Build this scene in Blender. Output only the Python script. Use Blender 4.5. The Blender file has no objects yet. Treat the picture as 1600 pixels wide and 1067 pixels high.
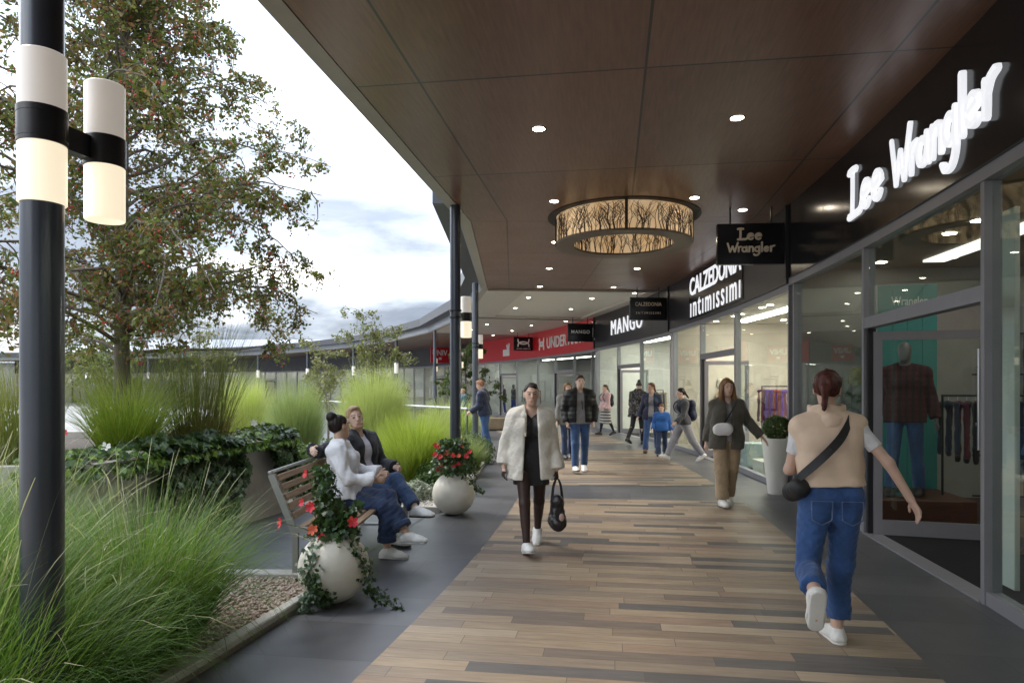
import bpy, math, random
import numpy as np
from mathutils import Vector, Matrix, Euler
EXPO = 1.55
SKY_STR = 0.10
SUN_E = 1.4
S = bpy.context.scene
COL = S.collection
RAD = math.radians
rng = random.Random(11)
NR = np.random.default_rng(11)

# ------------------------------------------------------------------ materials
def new_mat(name):
    m = bpy.data.materials.new(name); m.use_nodes = True
    nt = m.node_tree
    for n in list(nt.nodes):
        nt.nodes.remove(n)
    out = nt.nodes.new('ShaderNodeOutputMaterial')
    return m, nt, out
def nd(nt, typ, **kw):
    n = nt.nodes.new(typ)
    for k, v in kw.items():
        setattr(n, k, v)
    return n
def math_n(nt, op, a=None, b=None, c=None):
    n = nd(nt, 'ShaderNodeMath', operation=op)
    for i, v in enumerate((a, b, c)):
        if v is None: continue
        if hasattr(v, 'is_output'): nt.links.new(v, n.inputs[i])
        else: n.inputs[i].default_value = v
    return n.outputs[0]
def mixc(nt, fac, a, b, blend='MIX'):
    n = nd(nt, 'ShaderNodeMix', data_type='RGBA', blend_type=blend)
    for idx, v in ((0, fac), (6, a), (7, b)):
        if hasattr(v, 'is_output'): nt.links.new(v, n.inputs[idx])
        else: n.inputs[idx].default_value = v if idx == 0 else (*v[:3], 1)
    return n.outputs[2]
def noise(nt, scale, detail=4, rough=.55, vec=None, dim='3D'):
    n = nd(nt, 'ShaderNodeTexNoise', noise_dimensions=dim)
    n.inputs['Scale'].default_value = scale
    n.inputs['Detail'].default_value = detail
    n.inputs['Roughness'].default_value = rough
    if vec is not None: nt.links.new(vec, n.inputs['Vector'])
    return n.outputs['Fac']
def ramp(nt, fac, stops, interp='LINEAR'):
    n = nd(nt, 'ShaderNodeValToRGB'); cr = n.color_ramp; cr.interpolation = interp
    while len(cr.elements) < len(stops): cr.elements.new(.5)
    for e, (p, c) in zip(cr.elements, stops):
        e.position = p; e.color = (*c[:3], 1)
    nt.links.new(fac, n.inputs[0])
    return n.outputs['Color']
def sc(c, k): return tuple(min(1, x * k) for x in c[:3])
def M(name, col, rough=.6, metal=0., var=.15, scale=6., bump=0., bscale=40., spec=.5, coat=0., crough=.1,
      emit=None, estr=0., attr=False, rvar=0., stretch=None, sheen=0., bdist=.01):
    m, nt, out = new_mat(name)
    p = nd(nt, 'ShaderNodeBsdfPrincipled'); nt.links.new(p.outputs[0], out.inputs[0])
    tc = nd(nt, 'ShaderNodeTexCoord'); vec = tc.outputs['Object']
    if stretch:
        mp = nd(nt, 'ShaderNodeMapping'); mp.inputs['Scale'].default_value = stretch
        nt.links.new(vec, mp.inputs[0]); vec = mp.outputs[0]
    f = noise(nt, scale, 5, .6, vec)
    if attr:
        a = nd(nt, 'ShaderNodeAttribute', attribute_name='Col')
        k = math_n(nt, 'MULTIPLY_ADD', f, var * 2, 1 - var)
        vm = nd(nt, 'ShaderNodeVectorMath', operation='SCALE')
        nt.links.new(a.outputs['Color'], vm.inputs[0]); nt.links.new(k, vm.inputs['Scale'])
        c = vm.outputs[0]
    else:
        c = ramp(nt, f, [(.28, sc(col, 1 - var)), (.72, sc(col, 1 + var))])
    nt.links.new(c, p.inputs['Base Color'])
    p.inputs['Metallic'].default_value = metal
    p.inputs['Specular IOR Level'].default_value = spec
    if rvar:
        f2 = noise(nt, scale * 2.3, 4, .6, vec)
        nt.links.new(math_n(nt, 'MULTIPLY_ADD', f2, rvar * 2, rough - rvar), p.inputs['Roughness'])
    else:
        p.inputs['Roughness'].default_value = rough
    p.inputs['Coat Weight'].default_value = coat
    p.inputs['Coat Roughness'].default_value = crough
    if sheen: p.inputs['Sheen Weight'].default_value = sheen
    if bump:
        b = nd(nt, 'ShaderNodeBump'); b.inputs['Strength'].default_value = bump; b.inputs['Distance'].default_value = bdist
        nt.links.new(noise(nt, bscale, 5, .6, vec), b.inputs['Height']); nt.links.new(b.outputs[0], p.inputs['Normal'])
    if emit:
        p.inputs['Emission Color'].default_value = (*emit, 1); p.inputs['Emission Strength'].default_value = estr
    return m
def leaf_mat(name, stops, trans=.35, rough=.5, attr=False):
    m, nt, out = new_mat(name)
    g = nd(nt, 'ShaderNodeNewGeometry')
    c = ramp(nt, g.outputs['Random Per Island'], stops)
    if attr:
        a = nd(nt, 'ShaderNodeAttribute', attribute_name='Col')
        c = mixc(nt, 1.0, c, a.outputs['Color'], 'MULTIPLY')
    p = nd(nt, 'ShaderNodeBsdfPrincipled'); p.inputs['Roughness'].default_value = rough
    p.inputs['Specular IOR Level'].default_value = .35
    t = nd(nt, 'ShaderNodeBsdfTranslucent')
    nt.links.new(c, p.inputs['Base Color'])
    nt.links.new(mixc(nt, .3, c, (.30, .42, .04), 'MIX'), t.inputs['Color'])
    mx = nd(nt, 'ShaderNodeMixShader'); mx.inputs[0].default_value = trans
    nt.links.new(p.outputs[0], mx.inputs[1]); nt.links.new(t.outputs[0], mx.inputs[2])
    nt.links.new(mx.outputs[0], out.inputs[0])
    return m
def glass_mat(name, tint=(.86, .92, .9), ior=1.5, boost=1.0):
    m, nt, out = new_mat(name)
    fr = nd(nt, 'ShaderNodeFresnel'); gm = nd(nt, 'ShaderNodeNewGeometry')
    nt.links.new(math_n(nt, 'MULTIPLY_ADD', gm.outputs['Backfacing'], 1 / ior - ior, ior), fr.inputs['IOR'])
    t = nd(nt, 'ShaderNodeBsdfTransparent'); t.inputs[0].default_value = (*tint, 1)
    gl = nd(nt, 'ShaderNodeBsdfGlossy'); gl.inputs['Roughness'].default_value = .015; gl.inputs[0].default_value = (.95, .98, .97, 1)
    mx = nd(nt, 'ShaderNodeMixShader')
    nt.links.new(math_n(nt, 'MINIMUM', math_n(nt, 'MULTIPLY', fr.outputs[0], boost), 1.0), mx.inputs[0])
    nt.links.new(t.outputs[0], mx.inputs[1]); nt.links.new(gl.outputs[0], mx.inputs[2])
    nt.links.new(mx.outputs[0], out.inputs[0])
    return m
def lamp_mat(name, col, estr, base=(.8, .78, .72)):
    return M(name, base, rough=.4, var=.02, emit=col, estr=estr)

# wood laminate soffit: panel joints are dark lines painted as shadow gaps (local metres)
def soffit_mat(name, c1, c2, py=2.65, px=1.97, ox=.76, gap=.011, rough=.34, coat=.35):
    m, nt, out = new_mat(name)
    p = nd(nt, 'ShaderNodeBsdfPrincipled'); nt.links.new(p.outputs[0], out.inputs[0])
    tc = nd(nt, 'ShaderNodeTexCoord')
    sp = nd(nt, 'ShaderNodeSeparateXYZ'); nt.links.new(tc.outputs['Object'], sp.inputs[0])
    def line(v, period, off):
        a = math_n(nt, 'ADD', v, -off + period * 40.5)
        a = math_n(nt, 'MODULO', a, period)
        a = math_n(nt, 'ABSOLUTE', math_n(nt, 'SUBTRACT', a, period / 2))
        return math_n(nt, 'LESS_THAN', a, gap)
    lx = line(sp.outputs[0], px, ox); ly = line(sp.outputs[1], py, 0)
    mask = math_n(nt, 'MAXIMUM', lx, ly)
    mp = nd(nt, 'ShaderNodeMapping'); mp.inputs['Scale'].default_value = (14, 1.1, 1)
    nt.links.new(tc.outputs['Object'], mp.inputs[0])
    f = noise(nt, 2.6, 7, .62, mp.outputs[0])
    c = ramp(nt, f, [(.3, c1), (.7, c2)])
    # each panel slightly different
    wn = nd(nt, 'ShaderNodeTexWhiteNoise', noise_dimensions='2D')
    cb = nd(nt, 'ShaderNodeCombineXYZ')
    nt.links.new(math_n(nt, 'FLOOR', math_n(nt, 'DIVIDE', math_n(nt, 'ADD', sp.outputs[0], -ox + px * 40), px)), cb.inputs[0])
    nt.links.new(math_n(nt, 'FLOOR', math_n(nt, 'DIVIDE', math_n(nt, 'ADD', sp.outputs[1], py * 40), py)), cb.inputs[1])
    nt.links.new(cb.outputs[0], wn.inputs['Vector'])
    c = mixc(nt, 1.0, c, ramp(nt, wn.outputs['Value'], [(0, (.84, .84, .84)), (1, (1, 1, 1))]), 'MULTIPLY')
    c = mixc(nt, mask, c, (.006, .005, .004))
    nt.links.new(c, p.inputs['Base Color'])
    f2 = noise(nt, 1.7, 3, .5, tc.outputs['Object'])
    nt.links.new(math_n(nt, 'MULTIPLY_ADD', f2, .12, rough - .06), p.inputs['Roughness'])
    p.inputs['Coat Weight'].default_value = coat; p.inputs['Coat Roughness'].default_value = .22
    b = nd(nt, 'ShaderNodeBump'); b.inputs['Strength'].default_value = .08; b.inputs['Distance'].default_value = .004
    nt.links.new(math_n(nt, 'SUBTRACT', f, mask), b.inputs['Height']); nt.links.new(b.outputs[0], p.inputs['Normal'])
    return m
def tile_mat(name, tw, th, cols, mortar, moff=.5, msize=.004, rough=.45, grain=(1, 1, 1), gvar=.25, bump=.25, spec=.4, rot=0., wear=.5):
    m, nt, out = new_mat(name)
    p = nd(nt, 'ShaderNodeBsdfPrincipled'); nt.links.new(p.outputs[0], out.inputs[0])
    tc = nd(nt, 'ShaderNodeTexCoord')
    sp = nd(nt, 'ShaderNodeSeparateXYZ'); nt.links.new(tc.outputs['Object'], sp.inputs[0])
    # running rows: x along the plank, y across; every row has its own shift and plank break
    row = math_n(nt, 'FLOOR', math_n(nt, 'DIVIDE', math_n(nt, 'ADD', sp.outputs[1], 400 * th), th))
    wr = nd(nt, 'ShaderNodeTexWhiteNoise', noise_dimensions='1D'); nt.links.new(row, wr.inputs['W'])
    sh = math_n(nt, 'MULTIPLY', wr.outputs['Value'], tw * 3.7 * moff * 2)
    xs = math_n(nt, 'ADD', math_n(nt, 'ADD', sp.outputs[0], sh), 400 * tw)
    col_ = math_n(nt, 'FLOOR', math_n(nt, 'DIVIDE', xs, tw))
    cb = nd(nt, 'ShaderNodeCombineXYZ'); nt.links.new(col_, cb.inputs[0]); nt.links.new(row, cb.inputs[1])
    wn = nd(nt, 'ShaderNodeTexWhiteNoise', noise_dimensions='2D'); nt.links.new(cb.outputs[0], wn.inputs['Vector'])
    n = len(cols)
    c = ramp(nt, wn.outputs['Value'], [(i / n, cc) for i, cc in enumerate(cols)], 'CONSTANT')
    mp = nd(nt, 'ShaderNodeMapping'); mp.inputs['Scale'].default_value = grain
    vadd = nd(nt, 'ShaderNodeVectorMath', operation='ADD')
    off = nd(nt, 'ShaderNodeVectorMath', operation='SCALE'); off.inputs['Scale'].default_value = 9.0
    nt.links.new(wn.outputs['Color'], off.inputs[0])
    nt.links.new(tc.outputs['Object'], vadd.inputs[0]); nt.links.new(off.outputs[0], vadd.inputs[1])
    nt.links.new(vadd.outputs[0], mp.inputs[0])
    g = noise(nt, 3, 7, .65, mp.outputs[0])
    c = mixc(nt, 1.0, c, ramp(nt, g, [(.25, (1 - gvar,) * 3), (.75, (1 + gvar * .6,) * 3)]), 'MULTIPLY')
    st = noise(nt, .8, 5, .6, tc.outputs['Object'])
    c = mixc(nt, 1.0, c, ramp(nt, st, [(.3, (1 - .28 * wear,) * 3), (.75, (1, 1, 1))]), 'MULTIPLY')
    def edge(v, period):
        a = math_n(nt, 'MODULO', v, period)
        a = math_n(nt, 'MINIMUM', a, math_n(nt, 'SUBTRACT', period, a))
        return math_n(nt, 'LESS_THAN', a, msize)
    mk = math_n(nt, 'MAXIMUM', edge(xs, tw), edge(math_n(nt, 'ADD', sp.outputs[1], 400 * th), th))
    c = mixc(nt, mk, c, mortar)
    nt.links.new(c, p.inputs['Base Color'])
    p.inputs['Specular IOR Level'].default_value = spec
    nt.links.new(math_n(nt, 'MULTIPLY_ADD', st, .3, rough - .15), p.inputs['Roughness'])
    b = nd(nt, 'ShaderNodeBump'); b.inputs['Strength'].default_value = bump; b.inputs['Distance'].default_value = .004
    nt.links.new(math_n(nt, 'SUBTRACT', math_n(nt, 'MULTIPLY', g, .5), mk), b.inputs['Height']); nt.links.new(b.outputs[0], p.inputs['Normal'])
    return m

# ------------------------------------------------------------------ mesh helpers
class MB:
    def __init__(s): s.v = []; s.f = []
    def add(s, vs, fs):
        o = len(s.v); s.v += [tuple(map(float, v)) for v in vs]; s.f += [tuple(i + o for i in f) for f in fs]; return s
    def box(s, x0, x1, y0, y1, z0, z1, T=None, bev=0.):
        if bev:
            return s.bevbox(x0, x1, y0, y1, z0, z1, bev, T)
        vs = [(x, y, z) for z in (z0, z1) for y in (y0, y1) for x in (x0, x1)]
        if T: vs = [T @ Vector(v) for v in vs]
        return s.add(vs, [(0, 2, 3, 1), (4, 5, 7, 6), (0, 1, 5, 4), (2, 6, 7, 3), (0, 4, 6, 2), (1, 3, 7, 5)])
    def bevbox(s, x0, x1, y0, y1, z0, z1, b, T=None):
        vs = []; key = {}
        X = (x0, x1); Y = (y0, y1); Z = (z0, z1)
        for i in (0, 1):
            for j in (0, 1):
                for k in (0, 1):
                    sx = 1 if i == 0 else -1; sy = 1 if j == 0 else -1; sz = 1 if k == 0 else -1
                    for a, d in enumerate(((0, b, b), (b, 0, b), (b, b, 0))):
                        key[(i, j, k, a)] = len(vs)
                        vs.append((X[i] + sx * d[0], Y[j] + sy * d[1], Z[k] + sz * d[2]))
        K = key; fs = []
        def q(l): fs.append(tuple(l))
        for i in (0, 1):
            l = [K[(i, 0, 0, 0)], K[(i, 1, 0, 0)], K[(i, 1, 1, 0)], K[(i, 0, 1, 0)]]; q(l if i else l[::-1])
            l = [K[(0, i, 0, 1)], K[(1, i, 0, 1)], K[(1, i, 1, 1)], K[(0, i, 1, 1)]]; q(l[::-1] if i else l)
            l = [K[(0, 0, i, 2)], K[(1, 0, i, 2)], K[(1, 1, i, 2)], K[(0, 1, i, 2)]]; q(l if i else l[::-1])
        for a in (0, 1):
            for c in (0, 1):
                fl = (a ^ c)
                l = [K[(a, c, 0, 0)], K[(a, c, 1, 0)], K[(a, c, 1, 1)], K[(a, c, 0, 1)]]; q(l if not fl else l[::-1])
                l = [K[(a, 0, c, 0)], K[(a, 0, c, 2)], K[(a, 1, c, 2)], K[(a, 1, c, 0)]]; q(l if not fl else l[::-1])
                l = [K[(0, a, c, 1)], K[(1, a, c, 1)], K[(1, a, c, 2)], K[(0, a, c, 2)]]; q(l if not fl else l[::-1])
        for i in (0, 1):
            for j in (0, 1):
                for k in (0, 1):
                    l = [K[(i, j, k, 0)], K[(i, j, k, 1)], K[(i, j, k, 2)]]; q(l if (i + j + k) % 2 else l[::-1])
        if T: vs = [T @ Vector(v) for v in vs]
        return s.add(vs, fs)
    def prism(s, poly, z0, z1, T=None):
        n = len(poly)
        a = sum(poly[i][0] * poly[(i + 1) % n][1] - poly[(i + 1) % n][0] * poly[i][1] for i in range(n))
        if a < 0: poly = poly[::-1]
        vs = [(x, y, z0) for x, y in poly] + [(x, y, z1) for x, y in poly]
        if T: vs = [T @ Vector(v) for v in vs]
        return s.add(vs, [tuple(range(n))[::-1], tuple(range(n, 2 * n))] + [(i, (i + 1) % n, n + (i + 1) % n, n + i) for i in range(n)])
    def lathe(s, prof, n=32, c=(0, 0), T=None, a0=0., capb=False, capt=False):
        vs = []; fs = []
        for r, z in prof:
            for i in range(n):
                a = a0 + 2 * math.pi * i / n; vs.append((c[0] + r * math.cos(a), c[1] + r * math.sin(a), z))
        for k in range(len(prof) - 1):
            for i in range(n):
                j = (i + 1) % n; fs.append((k * n + i, k * n + j, (k + 1) * n + j, (k + 1) * n + i))
        if capb: fs.append(tuple(range(n))[::-1])
        if capt: fs.append(tuple(range((len(prof) - 1) * n, len(prof) * n)))
        if T: vs = [T @ Vector(v) for v in vs]
        return s.add(vs, fs)
    def tube(s, pts, rad, n=8, cap=True, squash=None):
        pts = [Vector(p) for p in pts]; m = len(pts)
        if not hasattr(rad, '__len__'): rad = [rad] * m
        up = None; vs = []; fs = []
        for i, p in enumerate(pts):
            t = (pts[min(i + 1, m - 1)] - pts[max(i - 1, 0)])
            if t.length < 1e-9: t = Vector((0, 0, 1))
            t.normalize()
            if up is None:
                up = t.orthogonal().normalized()
            else:
                up = up - t * up.dot(t)
                up = up.normalized() if up.length > 1e-6 else t.orthogonal().normalized()
            w = t.cross(up)
            for k in range(n):
                a = 2 * math.pi * k / n
                o = (up * math.cos(a) + w * math.sin(a)) * rad[i]
                vs.append(p + o)
        for i in range(m - 1):
            for k in range(n):
                j = (k + 1) % n; fs.append((i * n + k, i * n + j, (i + 1) * n + j, (i + 1) * n + k))
        if cap: fs += [tuple(range(n))[::-1], tuple(range((m - 1) * n, m * n))]
        return s.add(vs, fs)
    def mesh(s, name):
        me = bpy.data.meshes.new(name); me.from_pydata(s.v, [], s.f); me.update(); return me
    def obj(s, name, mat, parent=None, smooth=False, loc=None, rz=None):
        o = bpy.data.objects.new(name, s.mesh(name)); COL.objects.link(o)
        o.data.materials.append(mat)
        if smooth: smooth_by_angle(o.data)
        if parent: o.parent = parent
        if loc is not None: o.location = loc
        if rz is not None: o.rotation_euler = (0, 0, rz)
        return o
def smooth_by_angle(me, ang=40):
    me.polygons.foreach_set('use_smooth', np.ones(len(me.polygons), bool))
    try: me.set_sharp_from_angle(angle=RAD(ang))
    except Exception: pass
def mesh_np(name, V, F, mat, parent=None, smooth=False, col=None, loc=None, rz=None):
    """V (n,3), F (m,k) uniform polygons."""
    V = np.asarray(V, np.float32); F = np.asarray(F, np.int32)
    me = bpy.data.meshes.new(name); k = F.shape[1]; m = len(F)
    me.vertices.add(len(V)); me.vertices.foreach_set('co', V.ravel())
    me.loops.add(m * k); me.loops.foreach_set('vertex_index', F.ravel())
    me.polygons.add(m); me.polygons.foreach_set('loop_start', np.arange(0, m * k, k, dtype=np.int32))
    try: me.polygons.foreach_set('loop_total', np.full(m, k, np.int32))
    except Exception: pass
    if smooth: me.polygons.foreach_set('use_smooth', np.ones(m, bool))
    if col is not None:
        at = me.attributes.new('Col', 'FLOAT_COLOR', 'POINT')
        c4 = np.ones((len(V), 4), np.float32); c4[:, :3] = col; at.data.foreach_set('color', c4.ravel())
    me.update(calc_edges=True); me.validate()
    o = bpy.data.objects.new(name, me); COL.objects.link(o)
    if mat: me.materials.append(mat)
    if parent: o.parent = parent
    if loc is not None: o.location = loc
    if rz is not None: o.rotation_euler = (0, 0, rz)
    return o
def tag(o, label, cat, group=None):
    o['label'] = label; o['category'] = cat
    if group: o['group'] = group
    return o
def thing(name, label, cat, loc=(0, 0, 0), rz=0., group=None):
    o = bpy.data.objects.new(name, None); COL.objects.link(o); o.empty_display_size = .1
    o.location = loc; o.rotation_euler = (0, 0, rz)
    return tag(o, label, cat, group)
def struct(o): o['kind'] = 'structure'; return o
def stuff(o): o['kind'] = 'stuff'; return o
def kids(o): return [c for c in COL.objects if c.parent == o]
def dup(root, loc, rz=None, label=None, cm=None):
    r = root.copy(); COL.objects.link(r); r.location = loc
    if rz is not None: r.rotation_euler = (0, 0, rz)
    if label: r['label'] = label
    for ch in (cm or kids(root)):
        c = ch.copy(); COL.objects.link(c); c.parent = r
        for g in kids(ch):
            d = g.copy(); COL.objects.link(d); d.parent = c
    return r
def text_obj(name, body, w, h, depth, mat, parent=None, T=None, weight=0., space=1.0, shear=0.):
    """flat extruded lettering, width w, height h, in the XZ plane facing -Y, centred on the origin, moved by T"""
    cu = bpy.data.curves.new(name, 'FONT'); cu.body = body; cu.extrude = .5; cu.offset = weight
    cu.space_character = space; cu.shear = shear; cu.resolution_u = 3
    tmp = bpy.data.objects.new(name + '_tmp', cu); COL.objects.link(tmp)
    dg = bpy.context.evaluated_depsgraph_get(); dg.update()
    me = bpy.data.meshes.new_from_object(tmp.evaluated_get(dg))
    COL.objects.unlink(tmp); bpy.data.objects.remove(tmp)
    n = len(me.vertices); co = np.zeros(n * 3, np.float32); me.vertices.foreach_get('co', co); co = co.reshape(-1, 3)
    lo, hi = co.min(0), co.max(0)
    x = ((co[:, 0] - lo[0]) / (hi[0] - lo[0]) - .5) * w
    z = ((co[:, 1] - lo[1]) / (hi[1] - lo[1]) - .5) * h
    y = -(co[:, 2] / max(1e-6, (hi[2] - lo[2]))) * depth
    P = np.stack([x, y, z], 1)
    if T is not None:
        A = np.array(T); P = P @ A[:3, :3].T + A[:3, 3]
    me.vertices.foreach_set('co', P.astype(np.float32).ravel()); me.update()
    me.name = name
    o = bpy.data.objects.new(name, me); COL.objects.link(o); me.materials.clear(); me.materials.append(mat)
    if parent: o.parent = parent
    return o
def spline(pts, n=6, closed=False):
    P = [Vector(p) for p in pts]; out = []; m = len(P)
    rngi = range(m) if closed else range(m - 1)
    for i in rngi:
        if closed: p0, p1, p2, p3 = P[(i - 1) % m], P[i], P[(i + 1) % m], P[(i + 2) % m]
        else: p0, p1, p2, p3 = P[max(i - 1, 0)], P[i], P[i + 1], P[min(i + 2, m - 1)]
        for k in range(n):
            t = k / n
            out.append(.5 * ((2 * p1) + (p2 - p0) * t + (2 * p0 - 5 * p1 + 4 * p2 - p3) * t * t + (3 * p1 - p0 - 3 * p2 + p3) * t ** 3))
    if not closed: out.append(P[-1])
    return out

# ------------------------------------------------------------------ plan of the place
# the arcade runs round a circular court: centre (CX, CY), shop line radius RF, canopy edge radius RE
CX, CY, RF, RE = -53.6, 15.0, 58.0, 52.9
ZC = 4.30           # soffit height
def pol(r, deg): return (CX + r * math.cos(RAD(deg)), CY + r * math.sin(RAD(deg)))
def frame(deg, r=RF, z=0.):   # local x: along the shop front (viewer's right), y: into the shop
    x, y = pol(r, deg); return (x, y, z), RAD(deg - 90)
def gnd(px, py):              # photo pixel -> ground point (metres)
    d = 1706.7 / (py - 605.); return ((px - 800) / 1066.7 * d, d)
def on_front(px, r=RF):             # shop-front angle in degrees seen at photo column px
    k = (px - 800) / 1066.7; lo, hi = -14., 40.
    for _ in range(50):
        m = (lo + hi) / 2; x, y = pol(r, m)
        if x / y > k: lo = m
        else: hi = m
    return (lo + hi) / 2

# ------------------------------------------------------------------ camera, sky, sun
cam = bpy.data.objects.new('camera', bpy.data.cameras.new('camera')); COL.objects.link(cam)
cam.location = (0, 0, 1.6); cam.rotation_euler = (RAD(90), 0, 0)
cam.data.lens = 24; cam.data.sensor_width = 36; cam.data.shift_y = (605 - 533.5) / 1600
cam.data.clip_start = .05; cam.data.clip_end = 2000
S.camera = cam
S.view_settings.view_transform = 'Standard'; S.view_settings.look = 'None'
S.view_settings.exposure = EXPO; S.view_settings.gamma = 1
W = bpy.data.worlds.new('World'); S.world = W; W.use_nodes = True
nt = W.node_tree
for n in list(nt.nodes): nt.nodes.remove(n)
wo = nt.nodes.new('ShaderNodeOutputWorld'); bg = nt.nodes.new('ShaderNodeBackground')
sky = nd(nt, 'ShaderNodeTexSky', sky_type='NISHITA'); sky.sun_disc = False
SUN_EL, SUN_AZ = RAD(52), RAD(-70)         # azimuth from +Y, negative = towards -X
sky.sun_elevation = SUN_EL; sky.sun_rotation = SUN_AZ; sky.altitude = 60; sky.air_density = 1.2; sky.dust_density = 2
tc = nd(nt, 'ShaderNodeTexCoord')
sp = nd(nt, 'ShaderNodeSeparateXYZ'); nt.links.new(tc.outputs['Generated'], sp.inputs[0])
zz = math_n(nt, 'ADD', math_n(nt, 'MAXIMUM', sp.outputs[2], 0.0), .16)
cv = nd(nt, 'ShaderNodeCombineXYZ')
nt.links.new(math_n(nt, 'DIVIDE', sp.outputs[0], zz), cv.inputs[0]); nt.links.new(math_n(nt, 'DIVIDE', sp.outputs[1], zz), cv.inputs[1])
cv.inputs[2].default_value = 3.3
wa = nd(nt, 'ShaderNodeTexNoise'); wa.inputs['Scale'].default_value = .55; wa.inputs['Detail'].default_value = 2
nt.links.new(cv.outputs[0], wa.inputs['Vector'])
vs_ = nd(nt, 'ShaderNodeVectorMath', operation='MULTIPLY_ADD'); vs_.inputs[1].default_value = (1.1, 1.1, 0)
nt.links.new(wa.outputs['Color'], vs_.inputs[0]); nt.links.new(cv.outputs[0], vs_.inputs[2])
n1 = noise(nt, .62, 8, .56, vs_.outputs[0]); n2 = noise(nt, 1.5, 8, .58, vs_.outputs[0])
# cloud layers: bright tops, blue-grey undersides (radiance; times the background strength)
cl = ramp(nt, n1, [(.43, (3.2, 3.7, 4.5)), (.53, (7.0, 7.7, 8.6)), (.66, (24.4, 23.8, 23.0))])
cl2 = ramp(nt, n2, [(.30, (.62, .66, .72)), (.62, (1.1, 1.08, 1.06))])
for e in ():
    pass
cmix = mixc(nt, 1.0, cl, cl2, 'MULTIPLY')
up = math_n(nt, 'MULTIPLY_ADD', math_n(nt, 'POWER', math_n(nt, 'MAXIMUM', sp.outputs[2], 0.0), 1.2), 2.5, .34)   # overcast: brighter overhead
sv = nd(nt, 'ShaderNodeVectorMath', operation='SCALE'); nt.links.new(cmix, sv.inputs[0]); nt.links.new(up, sv.inputs['Scale'])
blue = ramp(nt, noise(nt, .5, 5, .5, cv.outputs[0]), [(.60, (1, 1, 1)), (.72, (.0, .0, .0))])
fin = mixc(nt, blue, sky.outputs[0], sv.outputs[0])
nt.links.new(fin, bg.inputs[0]); bg.inputs[1].default_value = SKY_STR
nt.links.new(bg.outputs[0], wo.inputs[0])
sun = bpy.data.objects.new('sun', bpy.data.lights.new('sun', 'SUN')); COL.objects.link(sun)
sun.data.energy = SUN_E; sun.data.angle = RAD(14); sun.data.color = (1, .95, .87)
d = Vector((math.sin(SUN_AZ) * math.cos(SUN_EL), math.cos(SUN_AZ) * math.cos(SUN_EL), math.sin(SUN_EL)))
sun.rotation_euler = d.to_track_quat('Z', 'Y').to_euler()

# ------------------------------------------------------------------ materials of the place
m_ground = M('court_asphalt', (.21, .205, .20), rough=.85, var=.14, scale=1.2, bump=.3, bscale=60)
m_slate = tile_mat('slate_tiles', 1.2, .6, [(.084, .085, .093), (.096, .097, .105), (.073, .074, .082), (.089, .090, .098)], (.035, .035, .037), moff=.5, msize=.004, rough=.43, gvar=.2, bump=.1, spec=.6, wear=1.0)
WOODC = [(0.275, 0.211, 0.148), (0.31, 0.242, 0.169), (0.214, 0.16, 0.115), (0.345, 0.273, 0.196), (0.269, 0.192, 0.137), (0.102, 0.093, 0.087), (0.235, 0.186, 0.14), (0.314, 0.242, 0.165), (0.176, 0.139, 0.112), (0.289, 0.221, 0.153), (0.122, 0.111, 0.104), (0.255, 0.196, 0.14)]
m_plank = tile_mat('wood_look_planks', 1.0, .135, WOODC, (.07, .06, .05), moff=.5, msize=.0018, rough=.5, grain=(1.2, 11, 1), gvar=.3, bump=.2)
m_soffit = soffit_mat('wood_laminate_soffit', (.150, .071, .044), (.225, .115, .073), coat=.2)
m_cream = M('cream_soffit_paint', (.56, .51, .44), rough=.5, var=.04)
m_creamr = M('pale_ceiling_paint', (.70, .66, .58), rough=.55, var=.03)
m_trim = M('canopy_edge_trim', (.33, .30, .255), rough=.42, var=.05)
m_gutter = M('dark_roof_gutter', (.045, .047, .053), rough=.4, var=.1)
m_roofband = M('roof_band_metal', (.30, .32, .35), rough=.35, metal=.3, var=.06)
m_roof = M('roof_membrane', (.17, .17, .18), rough=.7, var=.1)
m_pole = M('blue_grey_steel_paint', (.040, .048, .064), rough=.33, metal=.25, var=.06, coat=.4, crough=.18)
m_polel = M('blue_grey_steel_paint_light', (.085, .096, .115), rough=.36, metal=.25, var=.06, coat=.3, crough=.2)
m_black = M('black_metal', (.012, .012, .014), rough=.35, var=.1)
m_frame = M('grey_powder_coated_frame', (.25, .25, .27), rough=.40, metal=.25, var=.05)
m_dframe = M('dark_door_frame', (.030, .031, .034), rough=.35, metal=.3, var=.06)
m_steel = M('brushed_steel', (.55, .55, .56), rough=.28, metal=1., var=.05)
m_glass = glass_mat('shop_glass', (.90, .945, .925), 1.5, .9)
m_kerb = M('pale_concrete_kerb', (.40, .38, .34), rough=.8, var=.16, scale=5, bump=.3)
m_conc = M('cast_concrete', (.36, .335, .295), rough=.8, var=.2, scale=2.2, bump=.35, bscale=26)
m_ballpot = M('ivory_glazed_pot', (.66, .62, .53), rough=.55, var=.13, scale=2.2, bump=.25, bscale=40)
m_gravel = M('pinkish_gravel_bed', (.30, .24, .19), rough=.9, var=.35, scale=45, bump=.9, bscale=70)
m_soil = M('dark_soil', (.05, .038, .028), rough=.95, var=.4, scale=20, bump=.8)
m_lampglass = lamp_mat('opal_lamp_glass_lit', (1., .86, .62), .30, (.74, .71, .66))
m_lampglass_off = lamp_mat('opal_lamp_glass', (1., .90, .78), .09, (.74, .71, .68))
m_lens = lamp_mat('downlight_lens', (1., .86, .66), 16.)
m_dtrim = M('downlight_trim', (.05, .045, .04), rough=.4)

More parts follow.
